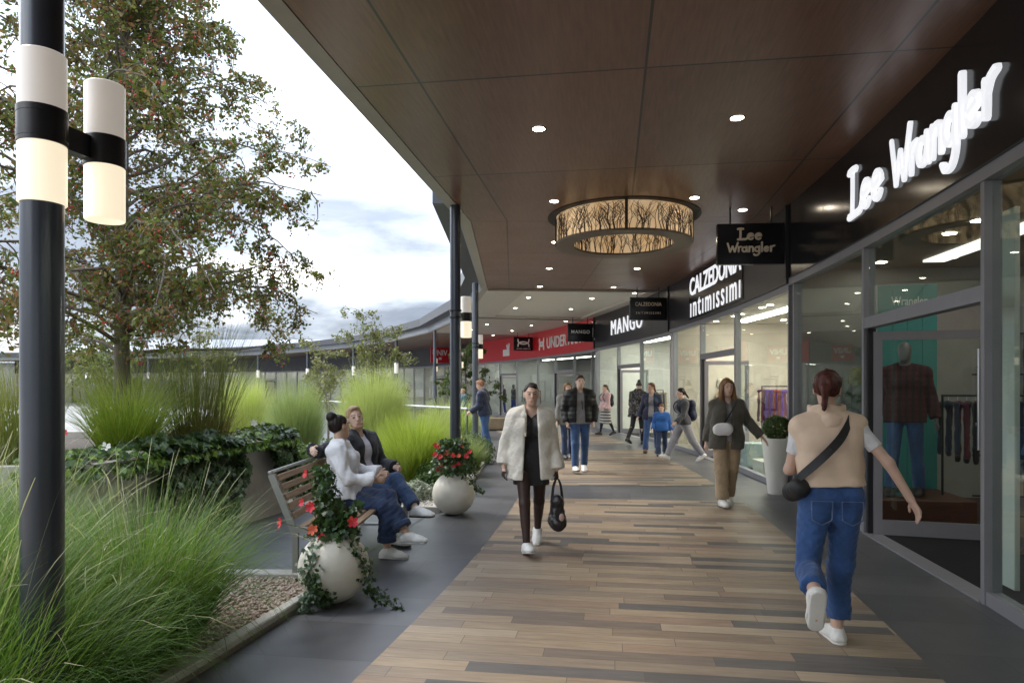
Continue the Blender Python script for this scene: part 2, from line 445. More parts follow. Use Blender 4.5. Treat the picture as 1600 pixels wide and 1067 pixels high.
# ------------------------------------------------------------------ ground
b = MB(); b.add([(-400, -250, -.02), (400, -250, -.02), (400, 500, -.02), (-400, 500, -.02)], [(0, 1, 2, 3)])
struct(b.obj('ground', m_ground))
def sector(r0, r1, a0, a1, z, n):
    v = []
    for i in range(n + 1):
        a = a0 + (a1 - a0) * i / n
        v += [(*pol(r0, a), z), (*pol(r1, a), z)]
    return v, [(2 * i, 2 * i + 1, 2 * i + 3, 2 * i + 2) for i in range(n)]
K0, KS, = -4.2, 8.3               # canopy bends
# paving laid bay by bay so that its joints follow the walk; each bay a slab with its own local axes
def bay_frame(k):
    a0, a1 = K0 + KS * k, K0 + KS * (k + 1); am = (a0 + a1) / 2
    x0, y0 = pol(RE, a0); return a0, a1, am, x0, y0
def to_bay(k, x, y):
    a0, a1, am, x0, y0 = bay_frame(k); c, s_ = math.cos(RAD(am)), math.sin(RAD(am))
    dx, dy = x - x0, y - y0; return (dx * c + dy * s_, -dx * s_ + dy * c)
for k in range(-3, 12):
    a0, a1, am, x0, y0 = bay_frame(k)
    n = 12; inner = [to_bay(k, *pol(46.5, a0 + (a1 - a0) * i / n)) for i in range(n + 1)]
    outer = [to_bay(k, *pol(RF + .03, a0 + (a1 - a0) * i / n)) for i in range(n + 1)]
    v = [(*p, 0) for p in inner] + [(*p, 0) for p in outer]
    o = MB().add(v, [(i, n + 1 + i, n + 2 + i, i + 1) for i in range(n)]).obj('walkway_paving', m_slate, loc=(x0, y0, 0), rz=RAD(am)); struct(o)
    # wood-look strip down the middle of the walk, broken by a slate band at every bend
    if k <= 5:
        n = 10; b0 = a0 + .15; b1 = a1 - 1.6
        if k == 0: b1 = 2.5
        if k == -1: b1 = -5.45
        inner = [to_bay(k, *pol(53.93, b0 + (b1 - b0) * i / n)) for i in range(n + 1)]
        outer = [to_bay(k, *pol(57.08, b0 + (b1 - b0) * i / n)) for i in range(n + 1)]
        v = [(*p, 0) for p in inner] + [(*p, 0) for p in outer]
        o = MB().add(v, [(i, n + 1 + i, n + 2 + i, i + 1) for i in range(n)]).obj('wood_plank_path', m_plank, loc=(x0, y0, .004), rz=RAD(am)); struct(o)

# slot drain line between the two planting beds
p0, p1 = (-1.62, 5.35), (-1.02, 8.75)
dx, dy = p1[0] - p0[0], p1[1] - p0[1]; L = math.hypot(dx, dy); nx, ny = -dy / L * .012, dx / L * .012
o = MB().add([(p0[0] - nx, p0[1] - ny, .004), (p1[0] - nx, p1[1] - ny, .004), (p1[0] + nx, p1[1] + ny, .004), (p0[0] + nx, p0[1] + ny, .004)], [(0, 1, 2, 3)]).obj('path_drain_slot', m_black); struct(o)

# ------------------------------------------------------------------ canopy
canopy = thing('walkway_canopy', 'long curved canopy with brown wood panelled soffit over the shopping walk', 'canopy', (CX, CY, 0))
def cl_(p): return (p[0] - CX, p[1] - CY)
TA = math.tan(RAD(KS / 2)); BL = 2 * RE * math.sin(RAD(KS / 2))
m_lipd = m_gutter
for k in range(-3, 13):
    a0, a1, am, x0, y0 = bay_frame(k); loc = (x0 - CX, y0 - CY, 0); rz = RAD(am)
    e0 = lambda x: -x * TA
    e1 = lambda x: BL + x * TA
    arc = [to_bay(k, *pol(RF + .1, a1 + (a0 - a1) * i / 10)) for i in range(11)]
    cream = k in (1, 2)
    def quad(xa, xb, ya=None, yb=None): return [(xa, e0(xa)), (xb, e0(xb)), (xb, e1(xb)), (xa, e1(xa))]
    sx = .178
    if k != 1:
        b = MB(); b.prism([(sx, e0(sx)), (sx, e1(sx))] + arc, ZC, ZC + .12)
        b.obj('soffit_panel', m_cream if cream else m_soffit, canopy, loc=loc, rz=rz)
    else:   # bay with the pale recessed ceiling panel
        b = MB(); xa, xb, ya = 1.25, 4.72, .32
        q = lambda x, t: (x, (e0(x) + ya) if t == 0 else (e1(x) - ya))
        b.prism([(sx, e0(sx)), (xa, e0(xa)), (xa, e1(xa)), (sx, e1(sx))], ZC, ZC + .12)
        b.prism([(xb, e0(xb)), (xb, e1(xb))] + arc, ZC, ZC + .12)
        b.prism([(xa, e0(xa)), (xb, e0(xb)), q(xb, 0), q(xa, 0)], ZC, ZC + .12)
        b.prism([q(xa, 1), q(xb, 1), (xb, e1(xb)), (xa, e1(xa))], ZC, ZC + .12)
        b.obj('soffit_panel', m_cream, canopy, loc=loc, rz=rz)
        b = MB(); b.prism([q(xa, 0), q(xb, 0), q(xb, 1), q(xa, 1)], ZC + .07, ZC + .11)
        b.obj('recessed_ceiling_panel', m_creamr, canopy, loc=loc, rz=rz)
        b = MB()
        b.prism([(sx, e0(sx) - .03), (4.9, e0(4.9) - .03), (4.9, e0(4.9) + .02), (sx, e0(sx) + .02)], ZC - .05, ZC - .003)
        b.obj('ceiling_step', m_trim, canopy, loc=loc, rz=rz); b = MB()
        b.prism([(sx, e1(sx) - .12), (4.9, e1(4.9) - .12), (4.9, e1(4.9) - .04), (sx, e1(sx) - .04)], ZC - .05, ZC - .003)
        b.obj('ceiling_step', m_trim, canopy, loc=loc, rz=rz)
    MB().prism(quad(0, .168), ZC - .004, ZC + .22).obj('edge_trim', m_trim, canopy, loc=loc, rz=rz)
    # roof above
    if k >= 0:
        MB().prism(quad(-.03, .02), ZC + .03, ZC + .30).obj('roof_band', m_roofband, canopy, loc=loc, rz=rz)
        MB().prism(quad(-.46, .6), ZC + .30, ZC + .66).obj('gutter', m_gutter, canopy, loc=loc, rz=rz)
    MB().prism([(.05, e0(.05)), (.05, e1(.05))] + [to_bay(k, *pol(RF + 8, a1 + (a0 - a1) * i / 10)) for i in range(11)], ZC + .225 if k < 0 else ZC + .68, ZC + .75).obj('roof_deck', m_roof, canopy, loc=loc, rz=rz)

# ------------------------------------------------------------------ columns and their lamps
def column(deg, r, mat, label, zc=ZC - .002, rad=.079):
    x, y = pol(r, deg)
    t = thing('canopy_column', label, 'column', (x, y, 0), RAD(deg), 'round steel columns along the canopy edge')
    MB().lathe([(rad, .012), (rad, zc)], 28, capt=True).obj('shaft', mat, t, True)
    MB().lathe([(rad + .07, 0), (rad + .07, .012), (rad + .004, .014)], 28, capb=True).obj('base_plate', mat, t, True)
    b = MB()
    for z in (2.62, 2.72): b.lathe([(rad + .001, z), (rad + .014, z + .004), (rad + .014, z + .03), (rad + .001, z + .034)], 28)
    b.obj('collar', m_black, t, True)
    return t, (x, y)
def lamp_cyl(t, x, y, R_, z0=2.36, h=.62, off=(0, 0)):
    zc = z0 + h / 2; T = None
    for nm, za, zb, m in (('lower_diffuser', z0, zc - .065, m_lampglass), ('upper_diffuser', zc + .065, z0 + h, m_lampglass_off)):
        b = MB(); b.lathe([(R_ * .62, za + .02), (R_ * .9, za + .008), (R_ - .004, za), (R_, za + .004), (R_, zb - .004), (R_ - .004, zb), (R_ * .62, zb - .001)], 32, c=(x, y), capb=True, capt=True)
        b.obj(nm, m, t, True)
    MB().lathe([(R_ + .002, zc - .066), (R_ + .004, zc - .064), (R_ + .004, zc + .064), (R_ + .002, zc + .066)], 32, c=(x, y), capb=True, capt=True).obj('lamp_band', m_black, t, True)
    return zc
cols_ = [(-13.25, 53.06, m_pole, 'dark blue grey steel column rising from the tall grass with a lit sleeve lamp'),
         (-5.25, 52.98, m_pole, 'steel column standing in lime grass behind the far round planter'),
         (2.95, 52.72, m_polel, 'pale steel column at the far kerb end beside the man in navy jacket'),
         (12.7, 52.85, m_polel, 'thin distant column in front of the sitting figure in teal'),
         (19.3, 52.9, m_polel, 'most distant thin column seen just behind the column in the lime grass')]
lampl = ['twin tube column lamp with white glowing diffusers above the tall grass', 'glowing tube lamp on the column in the lime grass',
         'glowing tube lamp on the column beside the man in navy jacket', 'small glowing tube lamp on the column by the teal figure', 'tiny tube lamp on the most distant column']
for i, (dg_, r, mat, lb) in enumerate(cols_):
    column(dg_, r, mat, lb)
    x, y = pol(r, dg_)
    t = thing('column_lamp', lampl[i], 'lamp', (x, y, 0), RAD(dg_), 'tube lamps on the canopy columns')
    ly = .30; R_ = .083; lx = .02 if i == 0 else .115
    zc = lamp_cyl(t, lx, ly, R_)
    MB().box(-.028, .028, .075, ly - R_ + .006, zc - .05, zc + .05, Matrix.Rotation(-math.atan2(lx, ly) if i else 0, 4, 'Z')).obj('lamp_bracket', m_black, t)
    if i == 0:
        b = None
        # sleeve lamp round the column itself
        for nm, za, zb, m in (('lower_sleeve', 2.36, zc - .065, m_lampglass), ('upper_sleeve', zc + .065, 2.98, m_lampglass_off)):
            MB().lathe([(.0795, za), (.084, za - .002), (.0885, za + .003), (.0885, zb - .003), (.084, zb + .002), (.0795, zb)], 36).obj(nm, m, t, True)
        MB().lathe([(.0795, zc - .066), (.0915, zc - .064), (.0915, zc + .064), (.0795, zc + .066)], 36).obj('sleeve_band', m_black, t, True)
for j, (dg_, r) in enumerate([(a, 52.9) for a in (27.5, 35.7, 43.9, 52.1, 60.3, 68.5, 76.7)]):
    x, y = pol(r, dg_)
    t = thing('canopy_column', ['slim column of the far canopy, %s after the last lamp column' % w for w in ('first', 'second', 'third', 'fourth', 'fifth', 'sixth', 'seventh')][j], 'column', (x, y, 0), RAD(dg_), 'slim columns of the far canopy')
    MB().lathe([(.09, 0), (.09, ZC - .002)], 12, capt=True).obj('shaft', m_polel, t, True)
    MB().lathe([(.09, 2.4), (.12, 2.41), (.12, 3.0), (.09, 3.01)], 12).obj('lamp_sleeve', m_lampglass_off, t, True)

# ------------------------------------------------------------------ recessed downlights
ords = ['first', 'second', 'third', 'fourth', 'fifth', 'sixth', 'seventh', 'eighth', 'ninth', 'tenth', 'eleventh', 'twelfth']
dl = None
def place_dl(r, a, label, z=ZC):
    global dl
    x, y = pol(r, a)
    if dl is None:
        dl = thing('recessed_downlight', label, 'ceiling light', (x, y, z), 0, 'round recessed downlights in the soffit')
        MB().lathe([(.062, -.003), (.082, -.006), (.086, -.001)], 24).obj('trim_ring', m_dtrim, dl, True)
        MB().lathe([(.002, -.0015), (.064, -.0035)], 24).obj('lens', m_lens, dl, True)
    else: dup(dl, (x, y, z), label=label)
for row, (r, nm) in enumerate(((54.45, 'garden'), (56.45, 'shop'))):
    for i in range(11):
        a = -8.3 + 2.95 * i
        ground_ = 'brown soffit' if a < 4 or a > 20.8 else 'cream ceiling'
        z = ZC + .07 if 4.6 < a < 11.9 else ZC
        place_dl(r, a, f'{ords[i]} round downlight from the camera, row nearer the {"planting" if row == 0 else "shops"}, in {ground_}', z)
for i, a in enumerate((-4.6, 4.6, 13.1)):
    place_dl(57.3, a, f'small downlight in the ceiling close beside the {("topmost hanging", "two-line hanging", "small one-word hanging")[i]} shop sign')

# ------------------------------------------------------------------ pendant drum lamp
def drum_mat():
    m, nt, out = new_mat('backlit_branch_shade')
    p = nd(nt, 'ShaderNodeBsdfPrincipled'); nt.links.new(p.outputs[0], out.inputs[0])
    tc = nd(nt, 'ShaderNodeTexCoord')
    f = noise(nt, 2.2, 3, .5, tc.outputs['Object'])
    c = ramp(nt, f, [(.3, (.70, .56, .38)), (.7, (.86, .76, .60))])
    nt.links.new(c, p.inputs['Base Color']); p.inputs['Roughness'].default_value = .7
    nt.links.new(ramp(nt, f, [(.3, (1., .58, .24)), (.7, (1., .72, .42))]), p.inputs['Emission Color']); p.inputs['Emission Strength'].default_value = .13
    return m
m_drum = drum_mat()
m_twig = M('dark_branch_print', (.045, .028, .018), rough=.6)
m_ringm = M('bronze_ring', (.15, .115, .085), rough=.45, metal=.3, var=.25, scale=30)
dx, dy = 1.77, 10.85
pend = thing('drum_pendant_lamp', 'large round drum pendant with glowing shade and dark branch pattern under the brown ceiling', 'pendant lamp', (dx, dy, 0))
Z0, Z1, RO, RI = 3.855, ZC - .012, 1.07, .80
MB().lathe([(.70, ZC - .008), (1.20, ZC - .010), (1.20, ZC - .001)], 64).obj('recess_shade_disc', M('recess_shade_black', (.016, .011, .009), rough=.6), pend, True)  # flat dark disc painted as the shade inside the ceiling recess
MB().lathe([(RO, Z0 + .02), (RO, Z1)], 72).obj('outer_shade', m_drum, pend, True)
MB().lathe([(RI, Z1), (RI, Z0 + .02)], 72).obj('inner_shade', m_drum, pend, True)
MB().lathe([(RI - .008, Z0 + .03), (RI - .008, Z0), (RO + .008, Z0), (RO + .008, Z0 + .03)], 72).obj('bottom_ring', m_ringm, pend, True)
def twigs(R_, n, seed, sgn):
    g = random.Random(seed); b = MB()
    for i in range(n):
        a = g.uniform(0, 2 * math.pi); z = Z0 + .02
        lean = g.uniform(-.10, .10); w = g.uniform(.0045, .009)
        pts = []; k = 7; top = g.uniform(.75, 1.)
        for j in range(k + 1):
            t = j / k; aa = a + lean * t + .012 * math.sin(7 * t + a * 9)
            pts.append((aa, Z0 + .02 + (Z1 - Z0 - .03) * t * top))
        b.tube([((R_ + sgn * .006) * math.cos(q), (R_ + sgn * .006) * math.sin(q), zz_) for q, zz_ in pts], [w * (1 - .5 * j / k) for j in range(k + 1)], 4)
        for _ in range(4):
            j = g.randint(1, k - 1); q, z_ = pts[j]; d_ = g.choice((-1, 1)) * g.uniform(.05, .16); l = g.uniform(.08, .22)
            b.tube([((R_ + sgn * .006) * math.cos(q + d_ * t), (R_ + sgn * .006) * math.sin(q + d_ * t), min(Z1 - .01, z_ + l * t)) for t in (0, .4, 1)], [w * .6, w * .5, w * .25], 4)
    return b
twigs(RO, 210, 3, 1).obj('outer_branch_screen', m_twig, pend)
twigs(RI, 150, 5, -1).obj('inner_branch_screen', m_twig, pend)
b = MB()
for i in range(4):
    a = RAD(-97 + 90 * i); T = Matrix.Rotation(a, 4, 'Z')
    b.box(RO + .001, RO + .016, -.022, .022, Z0 + .01, Z1, T)
b.obj('shade_strap', m_twig, pend)

# ------------------------------------------------------------------ shops
def acoord(s, d, z): return ((RF + d) * math.sin(s / RF), (RF + d) * math.cos(s / RF) - RF, z)
class AB(MB):
    def arcbox(s, s0, s1, d0, d1, z0, z1, n=None, z0b=None, z1b=None):
        if n is None: n = max(1, int(abs(s1 - s0) / .7))
        vs = []
        for i in range(n + 1):
            q = s0 + (s1 - s0) * i / n
            for d_, z in ((d0, z0), (d1, z0), (d1, z1), (d0, z1)): vs.append(acoord(q, d_, z))
        fs = [(0, 1, 2, 3), tuple(4 * n + k for k in (3, 2, 1, 0))]
        for i in range(n):
            for k in range(4):
                fs.append((4 * i + k, 4 * i + 4 + k, 4 * i + 4 + (k + 1) % 4, 4 * i + (k + 1) % 4))
        return s.add(vs, [f[::-1] for f in fs])
m_spot = lamp_mat('shop_spot_lamp', (1., .92, .80), 22.)
m_tubelight = lamp_mat('shop_light_strip', (1., .97, .92), 7.)
def shop(label, a_near, a_far, zf, mull, doors, fmat, mats, simple=False, depth=7., lampn=8, cat='shop', name='shop_front', open_deg=80, lum=3., leafw=.97, hx=.05):
    """mull: shop-front angles of the uprights; doors: (far upright index, near upright index) pairs"""
    am = (a_near + a_far) / 2; loc, rz = frame(am)
    t = thing(name, label, cat, loc, rz, None)
    S_ = lambda a: RAD(am - a) * RF
    s0, s1 = S_(a_far), S_(a_near)          # far end (viewer's left) .. near end
    floor_m, wall_m, ceil_m, side_m = mats
    g = .004
    AB().arcbox(s0 + g, s1 - g, -.10, .06, zf, ZC - .003).obj('fascia_board', fmat, t)
    AB().arcbox(s0 + g, s1 - g, -.07, .05, zf - .10, zf - .002).obj('top_rail', m_frame, t)
    AB().arcbox(s0 + g, s0 + .10, -.14, -.102, zf, ZC - .004, 1).obj('fascia_divider', m_dframe, t)
    zt = zf - .102
    ms = sorted([S_(a) for a in mull])
    if not simple:
        for q in ms:
            AB().arcbox(q - .028, q + .028, -.06, .06, .0, zt, 1).obj('mullion', m_frame, t)
    else:
        b = AB()
        for q in ms: b.arcbox(q - .03, q + .03, -.06, .06, 0, zt, 1)
        b.obj('mullion', m_frame, t)
    dset = {(round(S_(f), 3), round(S_(n_), 3)) for f, n_ in doors}
    pn = []
    for q0, q1 in zip(ms[:-1], ms[1:]):
        isd = any(abs(q0 - f) < .01 and abs(q1 - n_) < .01 for f, n_ in dset)
        x0, x1 = q0 + .0285, q1 - .0285
        if not isd:
            AB().arcbox(x0, x1, -.05, .05, 0, .10, 1).obj('kick_rail', m_frame, t)
            pn.append((x0, x1, .101, zt))
        else:
            AB().arcbox(x0, x1, -.055, .055, 2.24, 2.36, 1).obj('transom_bar', m_frame, t)
            pn.append((x0, x1, 2.361, zt))
            # open door leaf: hinged at the far upright, swung into the shop
            w = min(leafw, x1 - x0 - .04)
            c0 = acoord(x0 + .05, .02, 0)
            b = MB(); H = 2.2
            for (u0, u1, z0, z1) in ((0, .085, .012, H), (w - .085, w, .012, H), (.0852, w - .0852, .012, .17), (.0852, w - .0852, H - .09, H)):
                b.box(u0, u1, -.025, .025, z0, z1)
            dr = b.obj('door', m_frame if not simple else m_dframe, t, loc=c0, rz=RAD(open_deg))
            MB().box(.086, w - .086, -.006, .006, .171, H - .091).obj('door_glass', m_glass, dr)
            MB().tube([(w - hx, -.075, .95), (w - hx, -.075, 2.0)], .016, 10).box(w - hx - .01, w - hx + .01, -.075, -.005, 1.2, 1.23).box(w - hx - .01, w - hx + .01, -.075, -.005, 1.8, 1.83).obj('handle', m_steel, dr, True)
            AB().arcbox(x0, x0 + .045, -.03, .05, 0, 2.238, 1).obj('door_jamb', m_dframe, t)
            AB().arcbox(x0, x1, -.07, .10, .0005, .016, 1).obj('threshold', m_frame, t)
            AB().arcbox(x0 + .02, x1 - .02, .101, 1.9, .001, .012, 2).obj('entrance_mat', m_mat, t)
    for (x0, x1, z0, z1) in pn:
        AB().arcbox(x0, x1, -.006, .006, z0, z1, 1).obj('window_pane', m_glass, t)
    # inside
    AB().arcbox(s0 + .01, s1 - .01, .07, depth, -.012, .0045 if False else .0008).obj('shop_floor', floor_m, t)
    AB().arcbox(s0 + .01, s1 - .01, depth + .002, depth + .15, 0, 3.5).obj('back_wall', wall_m, t)
    AB().arcbox(s0 + .002, s0 + .09, .07, depth, .002, 3.5, 1).obj('side_wall', side_m, t)
    AB().arcbox(s1 - .09, s1 - .002, .07, depth, .002, 3.5, 1).obj('side_wall', side_m, t)
    zc = max(3.32, zf + .12)
    AB().arcbox(s0 + .095, s1 - .095, .065, depth, zc, zc + .1).obj('shop_ceiling', ceil_m, t)
    lb = AB(); k = 0
    for i in range(lampn):
        for d_ in (1.0, 2.6, 4.6):
            q = s0 + .6 + (s1 - s0 - 1.2) * (i + .5 * (k % 2)) / max(1, lampn - 1); k += 1
            if q > s1 - .3: continue
            c = acoord(q, d_, zc - .004); lb.lathe([(.002, c[2]), (.07, c[2] - .002)], 10, c=(c[0], c[1]))
    lb.obj('ceiling_spotlights', m_spot, t)
    for d_ in (1.5, 4.2):
        AB().arcbox(s0 + .7, s1 - .7, d_, d_ + .28, zc - .03, zc - .002).obj('added_ceiling_glow', lamp_mat('added_interior_glow', (1., .95, .87), lum), t)  # added glowing panels to brighten the interior, not real shop fittings
    return t, S_, am
m_mat = M('ribbed_black_mat', (.022, .022, .023), rough=.8, var=.5, scale=1, stretch=(60, 1, 1), bump=.8, bscale=1)
def ribs():
    m, nt, out = new_mat('ribbed_entrance_mat')
    p = nd(nt, 'ShaderNodeBsdfPrincipled'); nt.links.new(p.outputs[0], out.inputs[0])
    tc = nd(nt, 'ShaderNodeTexCoord'); w = nd(nt, 'ShaderNodeTexWave', wave_type='BANDS', bands_direction='X')
    w.inputs['Scale'].default_value = 9; w.inputs['Distortion'].default_value = .2
    nt.links.new(tc.outputs['Object'], w.inputs[0])
    c = ramp(nt, w.outputs['Fac'], [(.3, (.003, .003, .003)), (.7, (.030, .030, .033))])
    nt.links.new(c, p.inputs['Base Color']); p.inputs['Roughness'].default_value = .85; p.inputs['Specular IOR Level'].default_value = .15
    return m
m_mat = ribs()
m_fblack = M('gloss_black_fascia', (.007, .007, .009), rough=.16, var=.1, spec=.45)
m_fdark = M('charcoal_fascia', (.022, .022, .027), rough=.32, var=.1)
m_fred = M('red_fascia_panel', (.62, .012, .022), rough=.28, var=.05, coat=.3)
W_ = lambda n, c, r=.6: M(n, c, rough=r, var=.12, scale=2)
A_ = [-12.9, -4.75, 3.35, 11.35, 27.5]
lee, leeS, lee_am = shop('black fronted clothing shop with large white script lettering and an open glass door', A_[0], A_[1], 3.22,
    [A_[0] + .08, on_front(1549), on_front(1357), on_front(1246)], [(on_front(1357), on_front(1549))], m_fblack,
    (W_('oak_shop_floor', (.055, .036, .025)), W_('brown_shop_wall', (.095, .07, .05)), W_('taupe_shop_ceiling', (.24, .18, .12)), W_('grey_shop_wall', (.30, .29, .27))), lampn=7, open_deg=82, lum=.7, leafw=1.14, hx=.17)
cal, calS, cal_am = shop('charcoal fronted lingerie shop with two lines of white lettering', A_[1], A_[2], 3.15,
    [on_front(x) for x in (1238, 1152.5, 1098, 1055.5)], [(on_front(1098), on_front(1152.5))], m_fdark,
    (W_('cream_tile_floor', (.45, .40, .33), .4), W_('warm_cream_wall', (.55, .44, .31)), W_('white_shop_ceiling', (.55, .52, .47)), W_('pale_shop_wall', (.52, .47, .39))), lampn=9, lum=12.)
man, manS, man_am = shop('charcoal fronted fashion shop with one large white word', A_[2], A_[3], 3.10,
    [on_front(x) for x in (1051, 1003, 967, 935)], [(on_front(967), on_front(1003))], m_fdark,
    (W_('pale_stone_floor', (.48, .46, .42), .4), W_('pale_green_wall', (.42, .45, .39)), W_('grey_shop_ceiling', (.40, .40, .38)), W_('white_side_wall', (.55, .55, .51))), lampn=7, lum=11.)
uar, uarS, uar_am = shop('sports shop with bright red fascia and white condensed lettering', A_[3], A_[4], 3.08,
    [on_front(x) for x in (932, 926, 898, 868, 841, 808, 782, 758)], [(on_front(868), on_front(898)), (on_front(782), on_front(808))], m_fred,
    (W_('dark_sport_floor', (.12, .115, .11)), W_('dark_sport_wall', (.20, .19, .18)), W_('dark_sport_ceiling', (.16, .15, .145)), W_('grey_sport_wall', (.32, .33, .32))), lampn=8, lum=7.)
fm = (W_('far_floor', (.3, .28, .25)), W_('far_wall', (.30, .29, .27)), W_('far_ceiling', (.4, .38, .35)), W_('far_side', (.4, .39, .36)))
fl = ['dark fronted shop with small red square sign beyond the red sports shop', 'dark distant shop front behind the big lime grass clump', 'distant shop front behind the slim garden tree', 'far shop front behind the drooping berry tree', 'farthest shop front showing under the long low roof', 'pale far shop front at the very end of the ring']
for i in range(5):
    a0 = 27.5 + 12.4 * i
    mu = [a0 + .15 + (12.1) * j / 8 for j in range(9)]
    shop(fl[i], a0, a0 + 12.4, 3.08, mu, [(mu[4], mu[3])], m_fdark, fm, True, 5., 5)
shop('dark shop front just beside the camera', -21.2, -12.95, 3.22, [-21.1, -18.5, -16, -13.05], [], m_fdark, fm, True, 6., 5)

# ---- lettering and signs
m_white = lamp_mat('white_letters_added_glow', (.93, .95, 1.), .26, (.82, .83, .86))  # white letters with a slight glow added to look crisp
m_whitep = M('white_sign_paint', (.80, .80, .80), rough=.4, var=.02)
m_gold = M('champagne_letters', (.72, .62, .48), rough=.35, var=.04)
m_signblk = M('gloss_black_sign', (.006, .006, .007), rough=.2, var=.1)
def ell(cx, cy, rx, ry, a0, a1, n=12): return [(cx + rx * math.cos(RAD(a0 + (a1 - a0) * i / n)), cy + ry * math.sin(RAD(a0 + (a1 - a0) * i / n))) for i in range(n + 1)]
def let_e(x, w=.36, h=.62):
    cx, cy, rx, ry = x + w / 2, h / 2, w / 2 - .05, h / 2 - .07
    return [[(cx - rx + .01, cy - .02), (cx + rx, cy + .09)] + ell(cx, cy, rx, ry, 18, 322, 14)]
LEE = [[(.10, .98), (.10, .5), (.08, .06)], [(-.04, .97), (.10, .99), (.24, .97)], [(-.04, .05), (.2, .06), (.38, .08), (.46, .26)]] + let_e(.42, .36) + let_e(.80, .36)
def strokes_obj(name, strokes, w, x0, zb, h, depth, mat, parent, T=None, kx=1.):
    b = MB()
    for k_, st in enumerate(strokes):
        P = spline([(p[0], 0, p[1]) for p in st], 4) if len(st) > 2 else [Vector((p[0], 0, p[1])) for p in st]
        n = len(P)
        pts = [Vector((x0 + p.x * h * kx, 0, zb + p.z * h)) for p in P]
        d0 = (pts[1] - pts[0]).normalized() * w * .3; d1 = (pts[-1] - pts[-2]).normalized() * w * .3
        pts = [pts[0] - d0] + pts + [pts[-1] + d1]
        rr = [w * .30] + [w * .5] * n + [w * .30]
        nv = len(b.v); b.tube(pts, rr, 10)
        for i in range(nv, len(b.v)):
            x, y, z = b.v[i]; q_ = max(-1., min(1., 2.2 * y / (w * .5))); b.v[i] = (x, q_ * (depth + .0011 * k_), z)
    if T is not None: b.v = [tuple(T @ Vector(v)) for v in b.v]
    return b.obj(name, mat, parent, True)
WR = [[(.0, 1.0), (.10, .45), (.17, .02)], [(.17, .02), (.25, .35), (.33, .66)], [(.33, .66), (.40, .3), (.47, .02)], [(.47, .02), (.56, .5), (.68, 1.04)],
      [(.72, .60), (.73, .3), (.72, .02)], [(.73, .38), (.80, .56), (.92, .58)],
      ell(1.10, .29, .13, .24, 40, 360, 12), [(1.24, .60), (1.25, .3), (1.28, .02)],
      [(1.42, .60), (1.42, .3), (1.41, .02)], [(1.42, .38), (1.52, .57), (1.64, .52), (1.67, .3), (1.67, .02)],
      ell(1.93, .30, .13, .25, 40, 360, 12), [(2.07, .62), (2.08, .2), (2.07, -.12), (1.97, -.34), (1.80, -.36), (1.72, -.24)],
      [(2.24, 1.06), (2.24, .5), (2.25, .02)]] + [[(p[0], p[1]) for p in st] for st in let_e(2.36, .36)] + [[(2.82, .60), (2.83, .3), (2.82, .02)], [(2.83, .38), (2.92, .58), (3.06, .66)]]
def on_shop(am, px, z, d=-.105):    # sign frame on a shop front at photo column px
    a = on_front(px); loc, rz = frame(a, RF + d, z); return loc, rz
def bend(o, r=RF):      # follow the curve of the shop line
    for v in o.data.vertices: v.co.y += math.sqrt(r * r - v.co.x ** 2) - r
    o.data.update(); return o
def AB2(x0, x1, y0, y1, z0, z1, n=10):
    b = MB(); vs = []
    for i in range(n + 1):
        x = x0 + (x1 - x0) * i / n; vs += [(x, y0, z0), (x, y1, z0), (x, y1, z1), (x, y0, z1)]
    fs = [(0, 1, 2, 3), tuple(4 * n + k for k in (3, 2, 1, 0))]
    for i in range(n): fs += [(4 * i + k, 4 * i + 4 + k, 4 * i + 4 + (k + 1) % 4, 4 * i + (k + 1) % 4) for k in range(4)]
    return b.add(vs, [f[::-1] for f in fs])
def word_sign(name, label, px0, px1, z):
    a0, a1 = on_front(px0, RF - .12), on_front(px1, RF - .12); am = (a0 + a1) / 2; loc, rz = frame(am, RF - .118, z)
    return thing(name, label, 'sign', loc, rz), RAD(a0 - a1) * RF
t, w = word_sign('fascia_sign', 'short white script word, first of the two on the black fascia', 1326, 1379, 3.52)
strokes_obj('lettering', LEE, .084, -w / 2 + .04, -.03, .54, .014, m_white, t, kx=w / .54 / 1.2)
t, w = word_sign('fascia_sign', 'long white script word beside the short one on the black fascia', 1391, 1573, 3.53)
strokes_obj('lettering', WR, .064, -w / 2 + .03, -.02, .46, .014, m_white, t, kx=w / .46 / 3.30)
b = MB()
t, w = word_sign('fascia_sign', 'black lightbox with two lines of white capitals and thin letters', 1078, 1158, 3.25)
bend(AB2(-w / 2 - .06, w / 2 + .06, .0, .045, -.03, 1.0).obj('lightbox', m_signblk, t))
text_obj('upper_lettering', 'CALZEDONIA', w, .42, .02, m_white, t, Matrix.Translation((0, -.001, .73)), weight=.018)
text_obj('lower_lettering', '\u0131nt\u0131m\u0131ss\u0131m\u0131', w * .97, .40, .02, m_white, t, Matrix.Translation((0, -.001, .21)), weight=.004, space=1.25)
t, w = word_sign('fascia_sign', 'large white single word on the charcoal fascia behind the two-line hanging sign', 955, 1003, 3.45)
text_obj('lettering', 'MANGO', w * 1.0, .52, .03, m_white, t, Matrix.Translation((0, 0, .25)), weight=-.008, space=1.2)
def ua_logo(k): return [[(-.48 * k, .44), (-.44 * k, .12), (-.25 * k, -.08), (0, -.13), (.25 * k, -.08), (.44 * k, .12), (.48 * k, .44)], [(-.48 * k, -.44), (-.44 * k, -.12), (-.25 * k, .08), (0, .13), (.25 * k, .08), (.44 * k, -.12), (.48 * k, -.44)]]
t, w = word_sign('fascia_sign', 'white condensed capitals with a curved emblem on the red fascia', 843, 929, 3.42)
text_obj('lettering', 'UNDER ARMOUR', w * .86, .52, .03, m_whitep, t, Matrix.Translation((w * .07, 0, .26)), weight=.012)
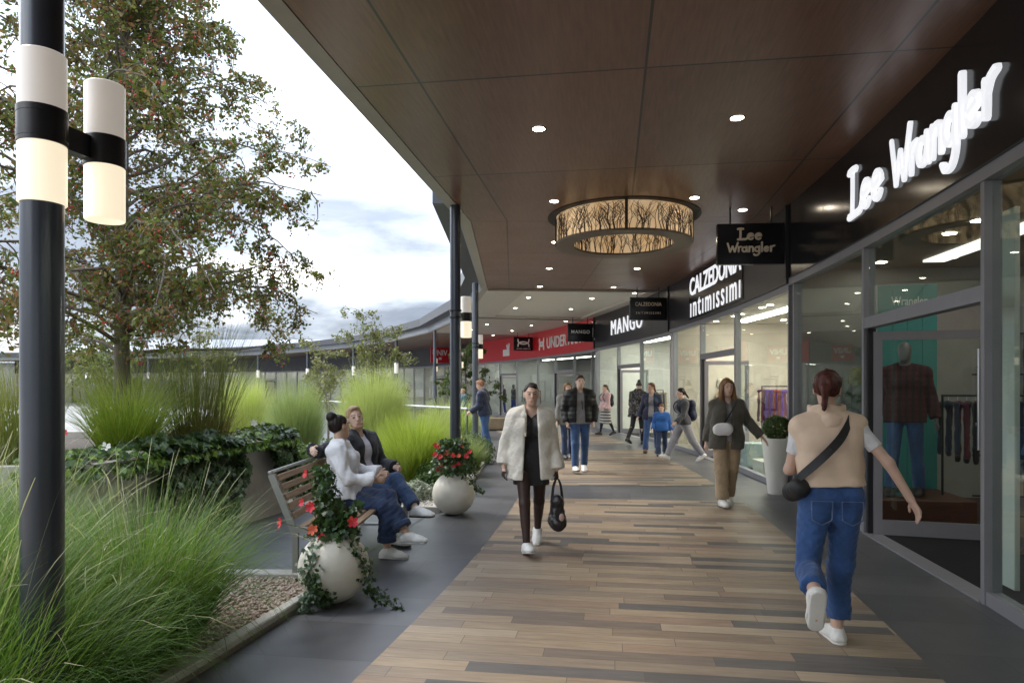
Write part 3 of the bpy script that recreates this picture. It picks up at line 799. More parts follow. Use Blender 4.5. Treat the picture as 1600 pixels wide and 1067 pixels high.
strokes_obj('emblem', ua_logo(1.0), .11, -w * .46, .26, .60, .02, m_whitep, t)
t, w = word_sign('fascia_sign', 'white box shaped emblem with crossed bars on the red fascia', 785, 800, 3.32)
MB().box(-w * .45, w * .2, 0, .03, 0, .36).box(-.05 * w, .08 * w, 0, .031, .36, .72, Matrix.Rotation(.35, 4, 'Y')).box(-.06 * w, .06 * w, -.002, .028, .30, .70, Matrix.Translation((.25, 0, 0)) @ Matrix.Rotation(-.5, 4, 'Y')).obj('emblem', m_whitep, t)
for o in list(COL.objects):
    if o.type == 'MESH' and o.parent is not None and o.parent.name.startswith('fascia_sign') and not o.name.startswith('lightbox'): bend(o)
# hanging signs, one at every shop boundary
def hang_sign(a, r1, z0, z1, label, w=1.0, mat=m_signblk):
    loc, rz = frame(a, r1, 0); rz2 = RAD(a)          # panel runs across the walk, local x outwards to the shops
    t = thing('hanging_sign', label, 'sign', loc, rz2, 'black projecting signs at the shop boundaries')
    MB().bevbox(-w, 0, -.045, .045, z0, z1, .006).obj('sign_panel', mat, t)
    b = MB()
    for x in (-w * .8, -w * .2): b.tube([(x, 0, z1 - .01), (x, 0, ZC)], .014, 8)
    b.obj('hanger', m_black, t)
    return t
F = Matrix.Translation
t = hang_sign(-4.75, RF - .12, 3.44, 4.05, 'black hanging sign with two gold words, nearest the camera')
strokes_obj('upper_word', LEE, .034, -.69, 3.80, .17, .012, m_gold, t, F((0, -.045, 0)), 1.75)
strokes_obj('lower_word', WR, .028, -.85, 3.62, .135, .012, m_gold, t, F((0, -.045, 0)), 1.65)
t = hang_sign(3.45, RF - .12, 3.41, 4.02, 'black hanging sign with two lines of small silver letters')
text_obj('upper_word', 'CALZEDONIA', .72, .10, .006, m_gold, t, F((-.5, -.046, 3.84)), weight=.01)
text_obj('lower_word', 'INTIMISSIMI', .66, .065, .006, m_gold, t, F((-.5, -.046, 3.60)), space=1.4)
t = hang_sign(11.45, RF - .12, 3.36, 4.06, 'black hanging sign with one silver word in front of the red fascia')
text_obj('word', 'MANGO', .74, .13, .006, m_whitep, t, F((-.5, -.046, 3.74)), weight=.008, space=1.15)
t = hang_sign(19.3, RF - .12, 3.42, 4.10, 'black hanging sign with a white curved emblem over tiny letters')
strokes_obj('emblem', ua_logo(.95), .068, -.5, 3.80, .40, .012, m_whitep, t, F((0, -.045, 0)), 1.6)
text_obj('word', 'UNDER ARMOUR', .74, .05, .006, m_whitep, t, F((-.5, -.046, 3.51)), weight=.01)
loc, rz = frame(31.0, RF - .14, 0)
t = thing('hanging_sign', 'small red square sign with white capitals at the dark far shop', 'sign', pol(RF - .2, 31.2) + (0,), RAD(31))
MB().bevbox(-1.3, 0, -.05, .05, 3.2, 4.2, .006).obj('sign_panel', m_fred, t)
text_obj('word', 'UNIV', 1.05, .36, .01, m_whitep, t, F((-.65, -.052, 3.85)), weight=.02)
MB().box(-.75, -.55, -.06, -.052, 3.4, 3.55).obj('mark', m_whitep, t)

# ------------------------------------------------------------------ planting beds and kerbs
def ring_pts(r, a0, a1, n): return [pol(r, a0 + (a1 - a0) * i / n) for i in range(n + 1)]
def kerb_poly(pts, w, z0, z1, name, label):
    P = [Vector((*p, 0)) for p in pts]; n = len(P); Lf = []; Rt = []
    for i in range(n):
        t = (P[min(i + 1, n - 1)] - P[max(i - 1, 0)]).normalized(); nn = Vector((-t.y, t.x, 0))
        if 0 < i < n - 1:
            t1 = (P[i] - P[i - 1]).normalized(); k = 1 / max(.5, nn.dot(Vector((-t1.y, t1.x, 0))))
        else: k = 1
        Lf.append(P[i] + nn * w * k); Rt.append(P[i])
    b = MB(); vs = []; fs = []; c = .008
    for i in range(n):
        l, r = Lf[i], Rt[i]; d = (l - r).normalized() * c
        vs += [(r.x, r.y, z0), (r.x, r.y, z1 - c), (r.x + d.x, r.y + d.y, z1), (l.x - d.x, l.y - d.y, z1), (l.x, l.y, z1 - c), (l.x, l.y, z0)]
    for i in range(n - 1):
        for k in range(5): fs.append((6 * i + k, 6 * i + 6 + k, 6 * i + 7 + k, 6 * i + 1 + k))
    fs += [(0, 1, 2, 3, 4, 5), tuple(6 * n - 6 + k for k in (5, 4, 3, 2, 1, 0))]
    o = b.add(vs, [f[::-1] for f in fs]).obj(name, m_kerb); return tag(o, label, 'kerb')
A1 = math.degrees(math.asin((5.72 - CY) / 53.05))
front = ring_pts(53.05, -31, A1, 16)
kerb_poly(front + [(front[-1][0] - 2.3, front[-1][1] + .05)], .09, 0, .075, 'bed_kerb', 'pale concrete kerb edging the gravel beside the nearest grasses')
o = MB().prism(front + [(front[-1][0] - 3, front[-1][1] + .02)] + [pol(47.5, -11.4), pol(47.5, -31)], -.01, .035).obj('gravel_bed', m_gravel); struct(o)
A2, A3 = math.degrees(math.asin((8.72 - CY) / 53.05)), 1.9
front2 = ring_pts(53.05, A2, A3, 12)
kerb_poly([(front2[0][0] - 1.9, front2[0][1] + .12)] + front2 + [pol(50.5, 2.0)], .09, 0, .075, 'bed_kerb', 'pale concrete kerb running behind the far round planter towards the man in navy')
m_gravelw = M('pale_gravel', (.46, .43, .38), rough=.9, var=.35, scale=45, bump=.9, bscale=70)
o = MB().prism(front2 + [pol(50.4, 2.0), pol(47, 2.0), pol(47, -5.5), (-4, 8.95)], -.01, .035).obj('gravel_bed', m_gravelw); struct(o)
def pebbles(name, n, region, s0, s1, mat, seed):
    g = np.random.default_rng(seed); P = np.array([region(g) for _ in range(n)])
    base = np.array([(1, 0, 0), (-1, 0, 0), (0, 1, 0), (0, -1, 0), (0, 0, 1), (0, 0, -1)], float)
    F = np.array([(0, 2, 4), (2, 1, 4), (1, 3, 4), (3, 0, 4), (2, 0, 5), (1, 2, 5), (3, 1, 5), (0, 3, 5)])
    s = g.uniform(s0, s1, (n, 1, 1)) * g.uniform(.6, 1.25, (n, 1, 3)) * np.array([1, 1, .7])
    a = g.uniform(0, 6.28, n); ca, sa = np.cos(a), np.sin(a)
    Rm = np.zeros((n, 3, 3)); Rm[:, 0, 0] = ca; Rm[:, 0, 1] = -sa; Rm[:, 1, 0] = sa; Rm[:, 1, 1] = ca; Rm[:, 2, 2] = 1
    V = np.einsum('nij,nkj->nki', Rm, (base[None] + g.normal(0, .12, (n, 6, 3))) * s) + P[:, None, :]
    FF = (F[None] + 6 * np.arange(n)[:, None, None]).reshape(-1, 3)
    o = mesh_np(name, V.reshape(-1, 3), FF, mat); return stuff(o)
m_peb = leaf_mat('gravel_stones', [(0, (.36, .26, .20)), (.35, (.46, .38, .31)), (.65, (.28, .19, .15)), (1, (.52, .46, .40))], trans=0, rough=.85)
m_pebw = leaf_mat('pale_gravel_stones', [(0, (.50, .46, .40)), (.5, (.62, .58, .52)), (1, (.40, .35, .30))], trans=0, rough=.85)
def reg1(g):
    a = g.uniform(-13.6, A1 - .05); r = g.uniform(51.4, 52.93); x, y = pol(r, a); return (x, y, .042)
def reg2(g):
    a = g.uniform(A2 + .1, 1.7); r = g.uniform(52.0, 52.93); x, y = pol(r, a); return (x, y, .042)
tag(pebbles('gravel', 9000, reg1, .010, .022, m_peb, 1), 'pinkish gravel behind the near kerb', 'gravel')
tag(pebbles('gravel', 6000, reg2, .012, .026, m_pebw, 2), 'pale gravel strip behind the far kerb', 'gravel')

# ------------------------------------------------------------------ grasses
def blades(n, r0, L, tilt, curve, w, seg, cols, seed, Lvar=.25, tipc=None, center=(0, 0), tiltvar=.5, wprof=.8, tipx=0., dome=0.):
    g = np.random.default_rng(seed)
    rr = r0 * np.sqrt(g.uniform(0, 1, n)); az0 = g.uniform(0, 2 * np.pi, n)
    root = np.stack([center[0] + rr * np.cos(az0), center[1] + rr * np.sin(az0), np.zeros(n)], 1)
    az = az0 + g.normal(0, .7, n)
    ln = L * (1 - Lvar + 2 * Lvar * g.beta(2.2, 1.8, n))
    q = rr / max(r0, 1e-6); ln = ln * (1 - dome * q ** 2)
    t0 = tilt * (.15 + .85 * q) * (1 + tiltvar * g.normal(0, .6, n))
    cv = curve * (.35 + .65 * q) * (1 + .55 * g.normal(0, 1, n)).clip(.05, 2.6)
    t = np.linspace(0, 1, seg + 1)
    th = t0[:, None] + cv[:, None] * t[None] ** 1.7
    th = np.clip(th, -.6, 2.7)
    azz = az[:, None] + (g.normal(0, .35, n)[:, None]) * t[None]
    st = ln[:, None] / seg
    dxy = np.sin(th) * st; dz = np.cos(th) * st
    px = np.cumsum(np.concatenate([np.zeros((n, 1)), (dxy * np.cos(azz))[:, :-1]], 1), 1) + root[:, :1]
    py = np.cumsum(np.concatenate([np.zeros((n, 1)), (dxy * np.sin(azz))[:, :-1]], 1), 1) + root[:, 1:2]
    pz = np.cumsum(np.concatenate([np.zeros((n, 1)), dz[:, :-1]], 1), 1)
    pz = np.maximum(pz, .01)
    tw = az + np.pi / 2 + g.normal(0, .7, n)
    wd = (w * g.uniform(.7, 1.3, n))[:, None] * ((1 - t[None]) ** wprof * .95 + .05)
    if tipx: wd = wd + tipx * np.exp(-((t[None] - .93) / .07) ** 2) * (g.uniform(0, 1, n) < .35)[:, None]
    ox, oy = np.cos(tw)[:, None] * wd, np.sin(tw)[:, None] * wd
    V = np.stack([np.stack([px - ox, py - oy, pz], 2), np.stack([px + ox, py + oy, pz], 2)], 2)   # n,seg+1,2,3
    c = np.array(cols)[g.integers(0, len(cols), n)] * g.uniform(.8, 1.2, (n, 1))
    C = np.repeat(c[:, None, :], seg + 1, 1)
    if tipc is not None:
        k = np.clip((t - .55) / .45, 0, 1)[None, :, None] * g.uniform(.3, 1, (n, 1, 1)); C = C * (1 - k) + np.array(tipc) * k
    C = np.repeat(C[:, :, None, :], 2, 2)
    i0 = np.arange(n)[:, None] * (seg + 1) * 2 + np.arange(seg)[None] * 2
    F = np.stack([i0, i0 + 1, i0 + 3, i0 + 2], 2)
    return V.reshape(-1, 3), F.reshape(-1, 4), C.reshape(-1, 3)
def merge(parts):
    V, F, C = [], [], []; o = 0
    for v, f, c in parts: V.append(v); F.append(f + o); C.append(c); o += len(v)
    return np.concatenate(V), np.concatenate(F), np.concatenate(C)
m_blade = leaf_mat('grass_blade', [(0, (.75, .78, .7)), (.5, (1, 1, 1)), (1, (1.15, 1.1, 1.0))], trans=.42, rough=.42, attr=True)
G_MID = [(.052, .145, .016), (.070, .180, .020), (.042, .112, .016), (.090, .195, .030)]
G_LIME = [(.34, .46, .045), (.40, .50, .06), (.28, .42, .04), (.42, .50, .10)]
G_PALE = [(.36, .45, .14), (.42, .49, .19), (.31, .41, .11), (.46, .50, .24)]
G_OLIVE = [(.16, .19, .045), (.20, .23, .05), (.12, .16, .035), (.25, .22, .09)]
G_YEL = [(.27, .34, .05), (.33, .38, .06), (.22, .29, .05)]
def grass(loc, label, parts, rz=0., group='ornamental grass clumps in the planting beds'):
    V, F, C = merge(parts)
    o = mesh_np('ornamental_grass', V, F, m_blade, col=C, loc=loc, rz=rz); return tag(o, label, 'grass', group)
def clump_fore(seed, n, L, cols=G_MID, r0=.28, w=.0042):
    return [blades(n, r0, L, .55, 1.55, w, 9, cols, seed, tipc=(.15, .26, .07)),
            blades(n // 9, r0 * .8, L * 1.18, .35, 1.1, .0016, 9, [(.36, .36, .2), (.30, .32, .16)], seed + 50, tipc=(.5, .48, .32), tipx=.003), blades(n // 14, r0, L * .85, .7, 1.6, w * .8, 8, [(.30, .24, .12), (.22, .17, .09)], seed + 90)]
# nearest bed: tall arching green clumps round the first column
fore = [(-2.22, 4.05, 2600, .90, 'arching green grass clump spilling over the gravel beside the round planter'),
        (-2.72, 3.25, 2300, 1.05, 'green grass clump in front of the lamp column, arching towards the kerb'),
        (-3.15, 4.45, 2000, .92, 'green grass clump against the concrete planter corner, behind the lamp column'),
        (-2.25, 2.75, 1900, .86, 'lowest arching green grass clump at the bottom edge beside the kerb'),
        (-3.25, 3.35, 2000, 1.10, 'green grass clump at the picture edge beyond the lamp column foot'),
        (-4.1, 4.9, 1700, 1.12, 'lighter green grass clump rising behind the lamp column near the edge'),
        (-2.18, 3.35, 1900, .66, 'green grass clump pushing over the near kerb by the gravel'),
        (-2.02, 2.05, 1500, .62, 'green grass clump hanging over the kerb, nearest to the camera')]
for i, (x, y, n, L, lb) in enumerate(fore):
    cols = G_MID if i != 5 else [(.14, .22, .05), (.17, .26, .06), (.12, .19, .05)]
    grass((x, y, .03), lb, clump_fore(20 + i, n, L, cols), rz=i * 1.3)
# on the concrete planter (soil at .86 m)
PZ = .86
grass((-3.95, 7.0, PZ), 'bright green arching grass at the foot of the berry tree trunk', [blades(800, .20, .85, .5, 1.0, .005, 7, [(.20, .29, .035), (.26, .35, .045)], 61, tipc=(.3, .36, .1)), ])
grass((-4.75, 6.5, PZ), 'yellowish upright grass left of the tree trunk, behind the lamp column', [blades(800, .28, .95, .25, .6, .0035, 7, G_OLIVE, 62, tipc=(.36, .34, .16))])
grass((-3.55, 7.75, PZ), 'tall dark olive grass with bronze stems right of the tree trunk', [blades(620, .26, 1.48, .26, .5, .0030, 8, [(.10, .135, .028), (.13, .165, .035), (.17, .15, .06)], 63, tipc=(.16, .18, .07), Lvar=.42), blades(500, .26, .55, .5, .9, .004, 6, [(.24, .16, .07), (.18, .12, .05)], 64)])
grass((-4.45, 7.9, PZ), 'tall olive grass directly behind the tree trunk', [blades(520, .30, 1.2, .3, .55, .0035, 7, G_OLIVE, 65, Lvar=.4, tipc=(.26, .28, .12))])
grass((-6.1, 7.0, PZ), 'yellow green loose grass at the picture edge beyond the lamp column', [blades(1000, .4, 1.05, .35, .7, .005, 7, G_YEL, 66, tipc=(.45, .42, .2))])
# second bed and beyond
def ball(seed, n, L, cols, r0, w=.006, tilt=.85, curve=.9, tip=(.50, .52, .26), dome=.38):
    return [blades(n, r0, L, tilt, curve, w, 7, cols, seed, tipc=tip, Lvar=.22, dome=dome, tiltvar=.25)]
grass((-1.62, 11.3, .03), 'bright lime green grass clump round the foot of the steel column', ball(71, 5200, 1.22, G_LIME, .28, .0045, tip=(.48, .55, .14), tilt=.66, curve=.5, dome=.36))
grass((-.98, 12.6, .03), 'dull green loose grass between the lime clump and the far kerb end', ball(72, 1500, .75, [(.16, .22, .06), (.20, .26, .09)], .35, tip=(.35, .38, .2), tilt=.5))
grass((-2.75, 13.6, .03), 'large pale lime grass mound behind the man on the bench', ball(73, 7000, 1.92, [(.38, .47, .12), (.44, .51, .16), (.33, .43, .10)], .22, .0042, tilt=.42, curve=.30, dome=.42))
grass((-3.55, 11.2, .03), 'pale green fountain grass left of the woman with the black hair bun', ball(74, 5600, 1.62, [(.22, .32, .10), (.27, .36, .13), (.19, .28, .08)], .15, .004, tilt=.30, curve=.28, dome=.40, tip=(.42, .46, .24)))
grass((-5.4, 13.8, .03), 'lime grass mound partly behind the pale fountain grass', ball(75, 5600, 1.76, [(.36, .46, .05), (.33, .42, .06), (.41, .48, .1)], .20, .0042, tilt=.33, curve=.28, dome=.42))
grass((-4.55, 12.6, .03), 'low yellow green grass in front of the lime mound, behind the ivy', ball(76, 2200, .52, [(.38, .43, .06), (.33, .38, .07)], .42, .005, tilt=.4, curve=.6))
grass((-1.75, 16.2, .03), 'grey green grass behind the steel column', ball(77, 1200, 1.1, G_PALE, .25, .006, tilt=.2, curve=.35))
grass((-1.9, 21.5, -.02), 'small bright grass clump by the sitting figure in teal', ball(78, 1300, 1.5, G_LIME + G_PALE, .6, .009))
grass((-3.9, 17.5, -.02), 'far pale grass mound under the slim garden tree', ball(79, 1300, 1.2, G_PALE, .35, .007, tilt=.2, curve=.35))
# silvery low plants along the lime clump
def small_leaf_clump(n, rx, ry, h, size, cols, seed, flat=.3):
    g = np.random.default_rng(seed)
    u = g.normal(0, 1, (n, 3)); u /= np.linalg.norm(u, axis=1)[:, None]; u[:, 2] = np.abs(u[:, 2])
    k = g.uniform(.45, 1, n) ** .5
    P = u * k[:, None] * np.array([rx, ry, h]) * (1 + .12 * np.sin(9 * u[:, :1] + 7 * u[:, 1:2]))
    return leaf_quads(P, u + np.array([0, 0, flat]), size, cols, g)
def leaf_quads(P, N, size, cols, g, asp=.5, jitter=.7):
    n = len(P); N = N + g.normal(0, jitter, N.shape); N /= np.linalg.norm(N, axis=1)[:, None] + 1e-9
    r = g.normal(0, 1, (n, 3)); D = r - N * (r * N).sum(1)[:, None]; D /= np.linalg.norm(D, axis=1)[:, None] + 1e-9
    B = np.cross(N, D); s = size * g.uniform(.65, 1.3, n)[:, None]
    V = np.stack([P - D * s, P + B * s * asp + N * s * .12, P + D * s, P - B * s * asp + N * s * .12], 1)
    c = np.array(cols)[g.integers(0, len(cols), n)] * g.uniform(.8, 1.2, (n, 1))
    F = np.arange(n * 4).reshape(n, 4)
    return V.reshape(-1, 3), F, np.repeat(c, 4, 0)
m_leaf = leaf_mat('leaf', [(0, (.7, .7, .7)), (.5, (1, 1, 1)), (1, (1.25, 1.2, 1.1))], trans=.3, rough=.5, attr=True)
SIL = [(.34, .37, .31), (.42, .44, .38), (.28, .32, .25)]
for i, (x, y, lb) in enumerate([(-1.75, 9.75, 'silvery low cushion plant in the gravel behind the crossed shoe'), (-1.35, 9.55, 'silvery low cushion plant beside the flowers of the far round planter'), (-2.25, 9.9, 'silvery low cushion plant behind the bench end')]):
    v, f, c = small_leaf_clump(1500, .34, .28, .26, .028, SIL, 90 + i)
    tag(mesh_np('silver_cushion_plant', v, f, m_leaf, col=c, loc=(x, y, .03)), lb, 'plant', 'silvery cushion plants')
DG = [(.045, .095, .022), (.06, .12, .03), (.035, .075, .02), (.085, .15, .04)]
for i, (x, y, rx, h, lb) in enumerate([(-2.75, 9.9, .62, .78, 'dark green shrub behind the bench back, beside the ivy planter'), (-3.4, 10.2, .6, .85, 'dark green shrub between the ivy and the pale fountain grass'), (-1.15, 10.6, .4, .42, 'low dark green shrub behind the far round planter flowers'), (-.85, 14.4, .5, .6, 'small green shrub at the far kerb end')]):
    v, f, c = small_leaf_clump(3200, rx, rx * .8, h, .032, DG, 100 + i)
    tag(mesh_np('garden_shrub', v, f, m_leaf, col=c, loc=(x, y, .03)), lb, 'shrub', 'low shrubs in the beds')

# ------------------------------------------------------------------ big concrete planter with ivy
PL = [(-3.52, 5.88), (-3.36, 6.9), (-3.14, 8.0), (-2.95, 8.75), (-3.02, 9.15), (-3.4, 9.5), (-5.4, 10.2), (-8.2, 9.6), (-8.2, 6.0), (-5.2, 5.55), (-3.75, 5.72)]
pl = spline([(*p, 0) for p in PL], 5, closed=True); plxy = [(p.x, p.y) for p in pl]
t = thing('concrete_planter', 'large pale concrete planter with curved wall, ivy spilling over its rim', 'planter', (0, 0, 0))
def inset(poly, d):
    n = len(poly); out = []
    for i in range(n):
        a, b_, c_ = Vector(poly[i - 1]), Vector(poly[i]), Vector(poly[(i + 1) % n]); tt = (c_ - a).normalized(); out.append((b_.x + tt.y * -d * 1., b_.y + tt.x * d))
    return out
area = sum(plxy[i][0] * plxy[(i + 1) % len(plxy)][1] - plxy[(i + 1) % len(plxy)][0] * plxy[i][1] for i in range(len(plxy)))
if area < 0: plxy = plxy[::-1]
inn = inset(plxy, .13)
n = len(plxy); vs = [(x, y, 0) for x, y in plxy] + [(x, y, .935) for x, y in plxy] + [(x * .9985 + inn[i][0] * .0015, y * .9985 + inn[i][1] * .0015, .945) for i, (x, y) in enumerate(plxy)] + [(x, y, .945) for x, y in inn] + [(x, y, .80) for x, y in inn]
fs = []
for k in range(4):
    for i in range(n): j = (i + 1) % n; fs.append((k * n + i, k * n + j, (k + 1) * n + j, (k + 1) * n + i))
MB().add(vs, fs).obj('planter_wall', m_conc, t, True)
MB().prism(inn, .7, PZ - .01).obj('planter_soil', m_soil, t)
def ivy_leaves(P, N, size, cols, g, jit=.45):
    """five-lobed leaves as flat fans"""
    ang = np.array([90, 128, 160, 205, 250, 270, 290, 335, 20, 52]) * np.pi / 180
    rad = np.array([1.0, .52, .88, .55, .68, .42, .68, .55, .88, .52])
    n = len(P); N = N + g.normal(0, jit, N.shape); N /= np.linalg.norm(N, axis=1)[:, None] + 1e-9
    down = np.tile(np.array([0, 0, -1.]), (n, 1)) + g.normal(0, .55, (n, 3))
    D = down - N * (down * N).sum(1)[:, None]; D /= np.linalg.norm(D, axis=1)[:, None] + 1e-9
    B = np.cross(N, D); s = (size * g.uniform(.55, 1.35, n))[:, None, None]
    x = (np.cos(ang) * rad)[None, :, None]; y = (np.sin(ang) * rad)[None, :, None]
    V = P[:, None, :] + (B[:, None, :] * x + D[:, None, :] * y - N[:, None, :] * (x ** 2) * .25) * s
    k = len(ang); F = np.arange(n * k).reshape(n, k)
    c = np.array(cols)[g.integers(0, len(cols), n)] * g.uniform(.75, 1.25, (n, 1))
    return V.reshape(-1, 3), F, np.repeat(c, k, 0)
IVY = [(.030, .062, .020), (.040, .080, .026), (.024, .050, .018), (.055, .100, .034)]
IVYL = [(.12, .21, .03), (.15, .25, .035), (.09, .17, .03)]
m_ivy = leaf_mat('ivy_leaf', [(0, (.65, .7, .65)), (.5, (1, 1, 1)), (1, (1.3, 1.25, 1.2))], trans=.18, rough=.33, attr=True)
def wall_pt(u):   # u along the walk-side wall 0..1 from near corner to far round end
    seg = [Vector((*p, 0)) for p in [(-4.3, 5.62), (-3.75, 5.72), (-3.52, 5.88), (-3.36, 6.9), (-3.14, 8.0), (-2.95, 8.75), (-3.02, 9.15), (-3.4, 9.5)]]
    Ls = [0]
    for a, b_ in zip(seg[:-1], seg[1:]): Ls.append(Ls[-1] + (b_ - a).length)
    q = u * Ls[-1]
    for i in range(len(seg) - 1):
        if q <= Ls[i + 1] or i == len(seg) - 2:
            f = (q - Ls[i]) / (Ls[i + 1] - Ls[i]); p = seg[i].lerp(seg[i + 1], f); tt = (seg[i + 1] - seg[i]).normalized(); return p, Vector((tt.y, -tt.x, 0))
def ivy(name, label, u0, u1, n, drop, top, seed, cols=IVY, size=.05, inward=.75, edge=None):
    g = np.random.default_rng(seed); P = []; N = []
    for _ in range(n):
        u = g.uniform(u0, u1); p, nn = wall_pt(u); e = (u - u0) / (u1 - u0); dr = drop * (edge(e) if edge else 1)
        if g.uniform() < .42:      # hanging on the face
            h = g.beta(1.1, 1.5) * dr; th = .05 + .17 * math.sin(min(1, h / max(.05, dr)) * 2.4) * g.uniform(.2, 1)
            P.append((p.x + nn.x * th, p.y + nn.y * th, .93 - h)); N.append((nn.x, nn.y, .45))
        else:                      # mound on the rim and soil
            q = g.uniform(-.16, inward); hh = top * (1 - max(0, q) / (inward + .25)) * g.uniform(.3, 1) * (.75 + .25 * math.sin(u * 40))
            P.append((p.x - nn.x * q, p.y - nn.y * q, .93 + hh * (1 if q > 0 else .7))); N.append((nn.x * .5, nn.y * .5, 1))
    v, f, c = ivy_leaves(np.array(P), np.array(N), size, cols, g)
    return tag(mesh_np(name, v, f, m_ivy, col=c), label, 'ivy', 'ivy plants hanging from the concrete planter')
ivy('ivy_plant', 'dense dark ivy hanging almost to the ground over the planter wall', .30, .60, 5200, .88, .22, 5, edge=lambda e: .45 + .55 * math.sin(min(1, e * 1.4) * 1.57) if e < .85 else .9 - (e - .85) * 3)
ivy('ivy_plant', 'dark ivy cascading over the rounded far end of the planter beside the bench', .72, 1.0, 3000, .62, .20, 6, edge=lambda e: .35 + .65 * math.sin(e * 3.1))
ivy('ivy_plant', 'lighter green ivy creeping along the planter top between the two hanging masses', .25, .95, 1900, .06, .16, 7, cols=IVYL + IVY[:1], size=.042, inward=1.2)
ivy('ivy_plant', 'thin green ivy over the near corner of the planter', .05, .32, 900, .12, .18, 8, cols=IVYL + IVY, size=.04, inward=.9)
# pale and red flowers in the planter
m_pet_w = leaf_mat('white_petals', [(0, (.75, .73, .66)), (1, (.85, .84, .78))], trans=.2)
m_pet_r = leaf_mat('red_petals', [(0, (.52, .010, .028)), (.6, (.62, .02, .05)), (1, (.70, .06, .06))], trans=.25)
m_pet_o = leaf_mat('coral_petals', [(0, (.62, .09, .04)), (1, (.70, .14, .08))], trans=.25)
m_stem = M('green_stem', (.09, .13, .04), rough=.6)
def flower_v(p, nrm, r, k, b, cup=.45):
    n = Vector(nrm).normalized(); u = n.orthogonal().normalized(); w = n.cross(u); p = Vector(p)
    for i in range(k):
        a = 2 * math.pi * i / k + rng.uniform(-.2, .2); d = u * math.cos(a) + w * math.sin(a); s_ = n.cross(d)
        q = [p, p + d * r * .5 + s_ * r * .34 + n * r * cup * .4, p + d * r + s_ * r * .26 + n * r * cup, p + d * r * 1.08 + n * r * cup * .9, p + d * r - s_ * r * .26 + n * r * cup, p + d * r * .5 - s_ * r * .34 + n * r * cup * .4]
        b.add(q, [(0, 1, 2, 3), (0, 3, 4, 5)])
for i, (x, y, z, m_, lb) in enumerate([(-4.05, 6.15, 1.18, m_pet_r, 'single red flower on a stem just right of the lamp column'), (-4.05, 6.05, 1.08, m_pet_w, 'white flower just under the single red flower'), (-3.75, 6.3, 1.05, m_pet_w, 'white flower at the near end of the ivy'), (-3.1, 8.2, 1.17, m_pet_w, 'small white flower between the two ivy masses')]):
    t = thing('stem_flower', lb, 'flower', (x, y, PZ))
    MB().tube([(0, .03, 0), (.01, .0, (z - PZ) * .6), (0, 0, z - PZ)], .004, 5).obj('stem', m_stem, t)
    b = MB(); flower_v((0, 0, z - PZ), (.4, -1, .5), .042, 6, b); b.obj('petals', m_, t)

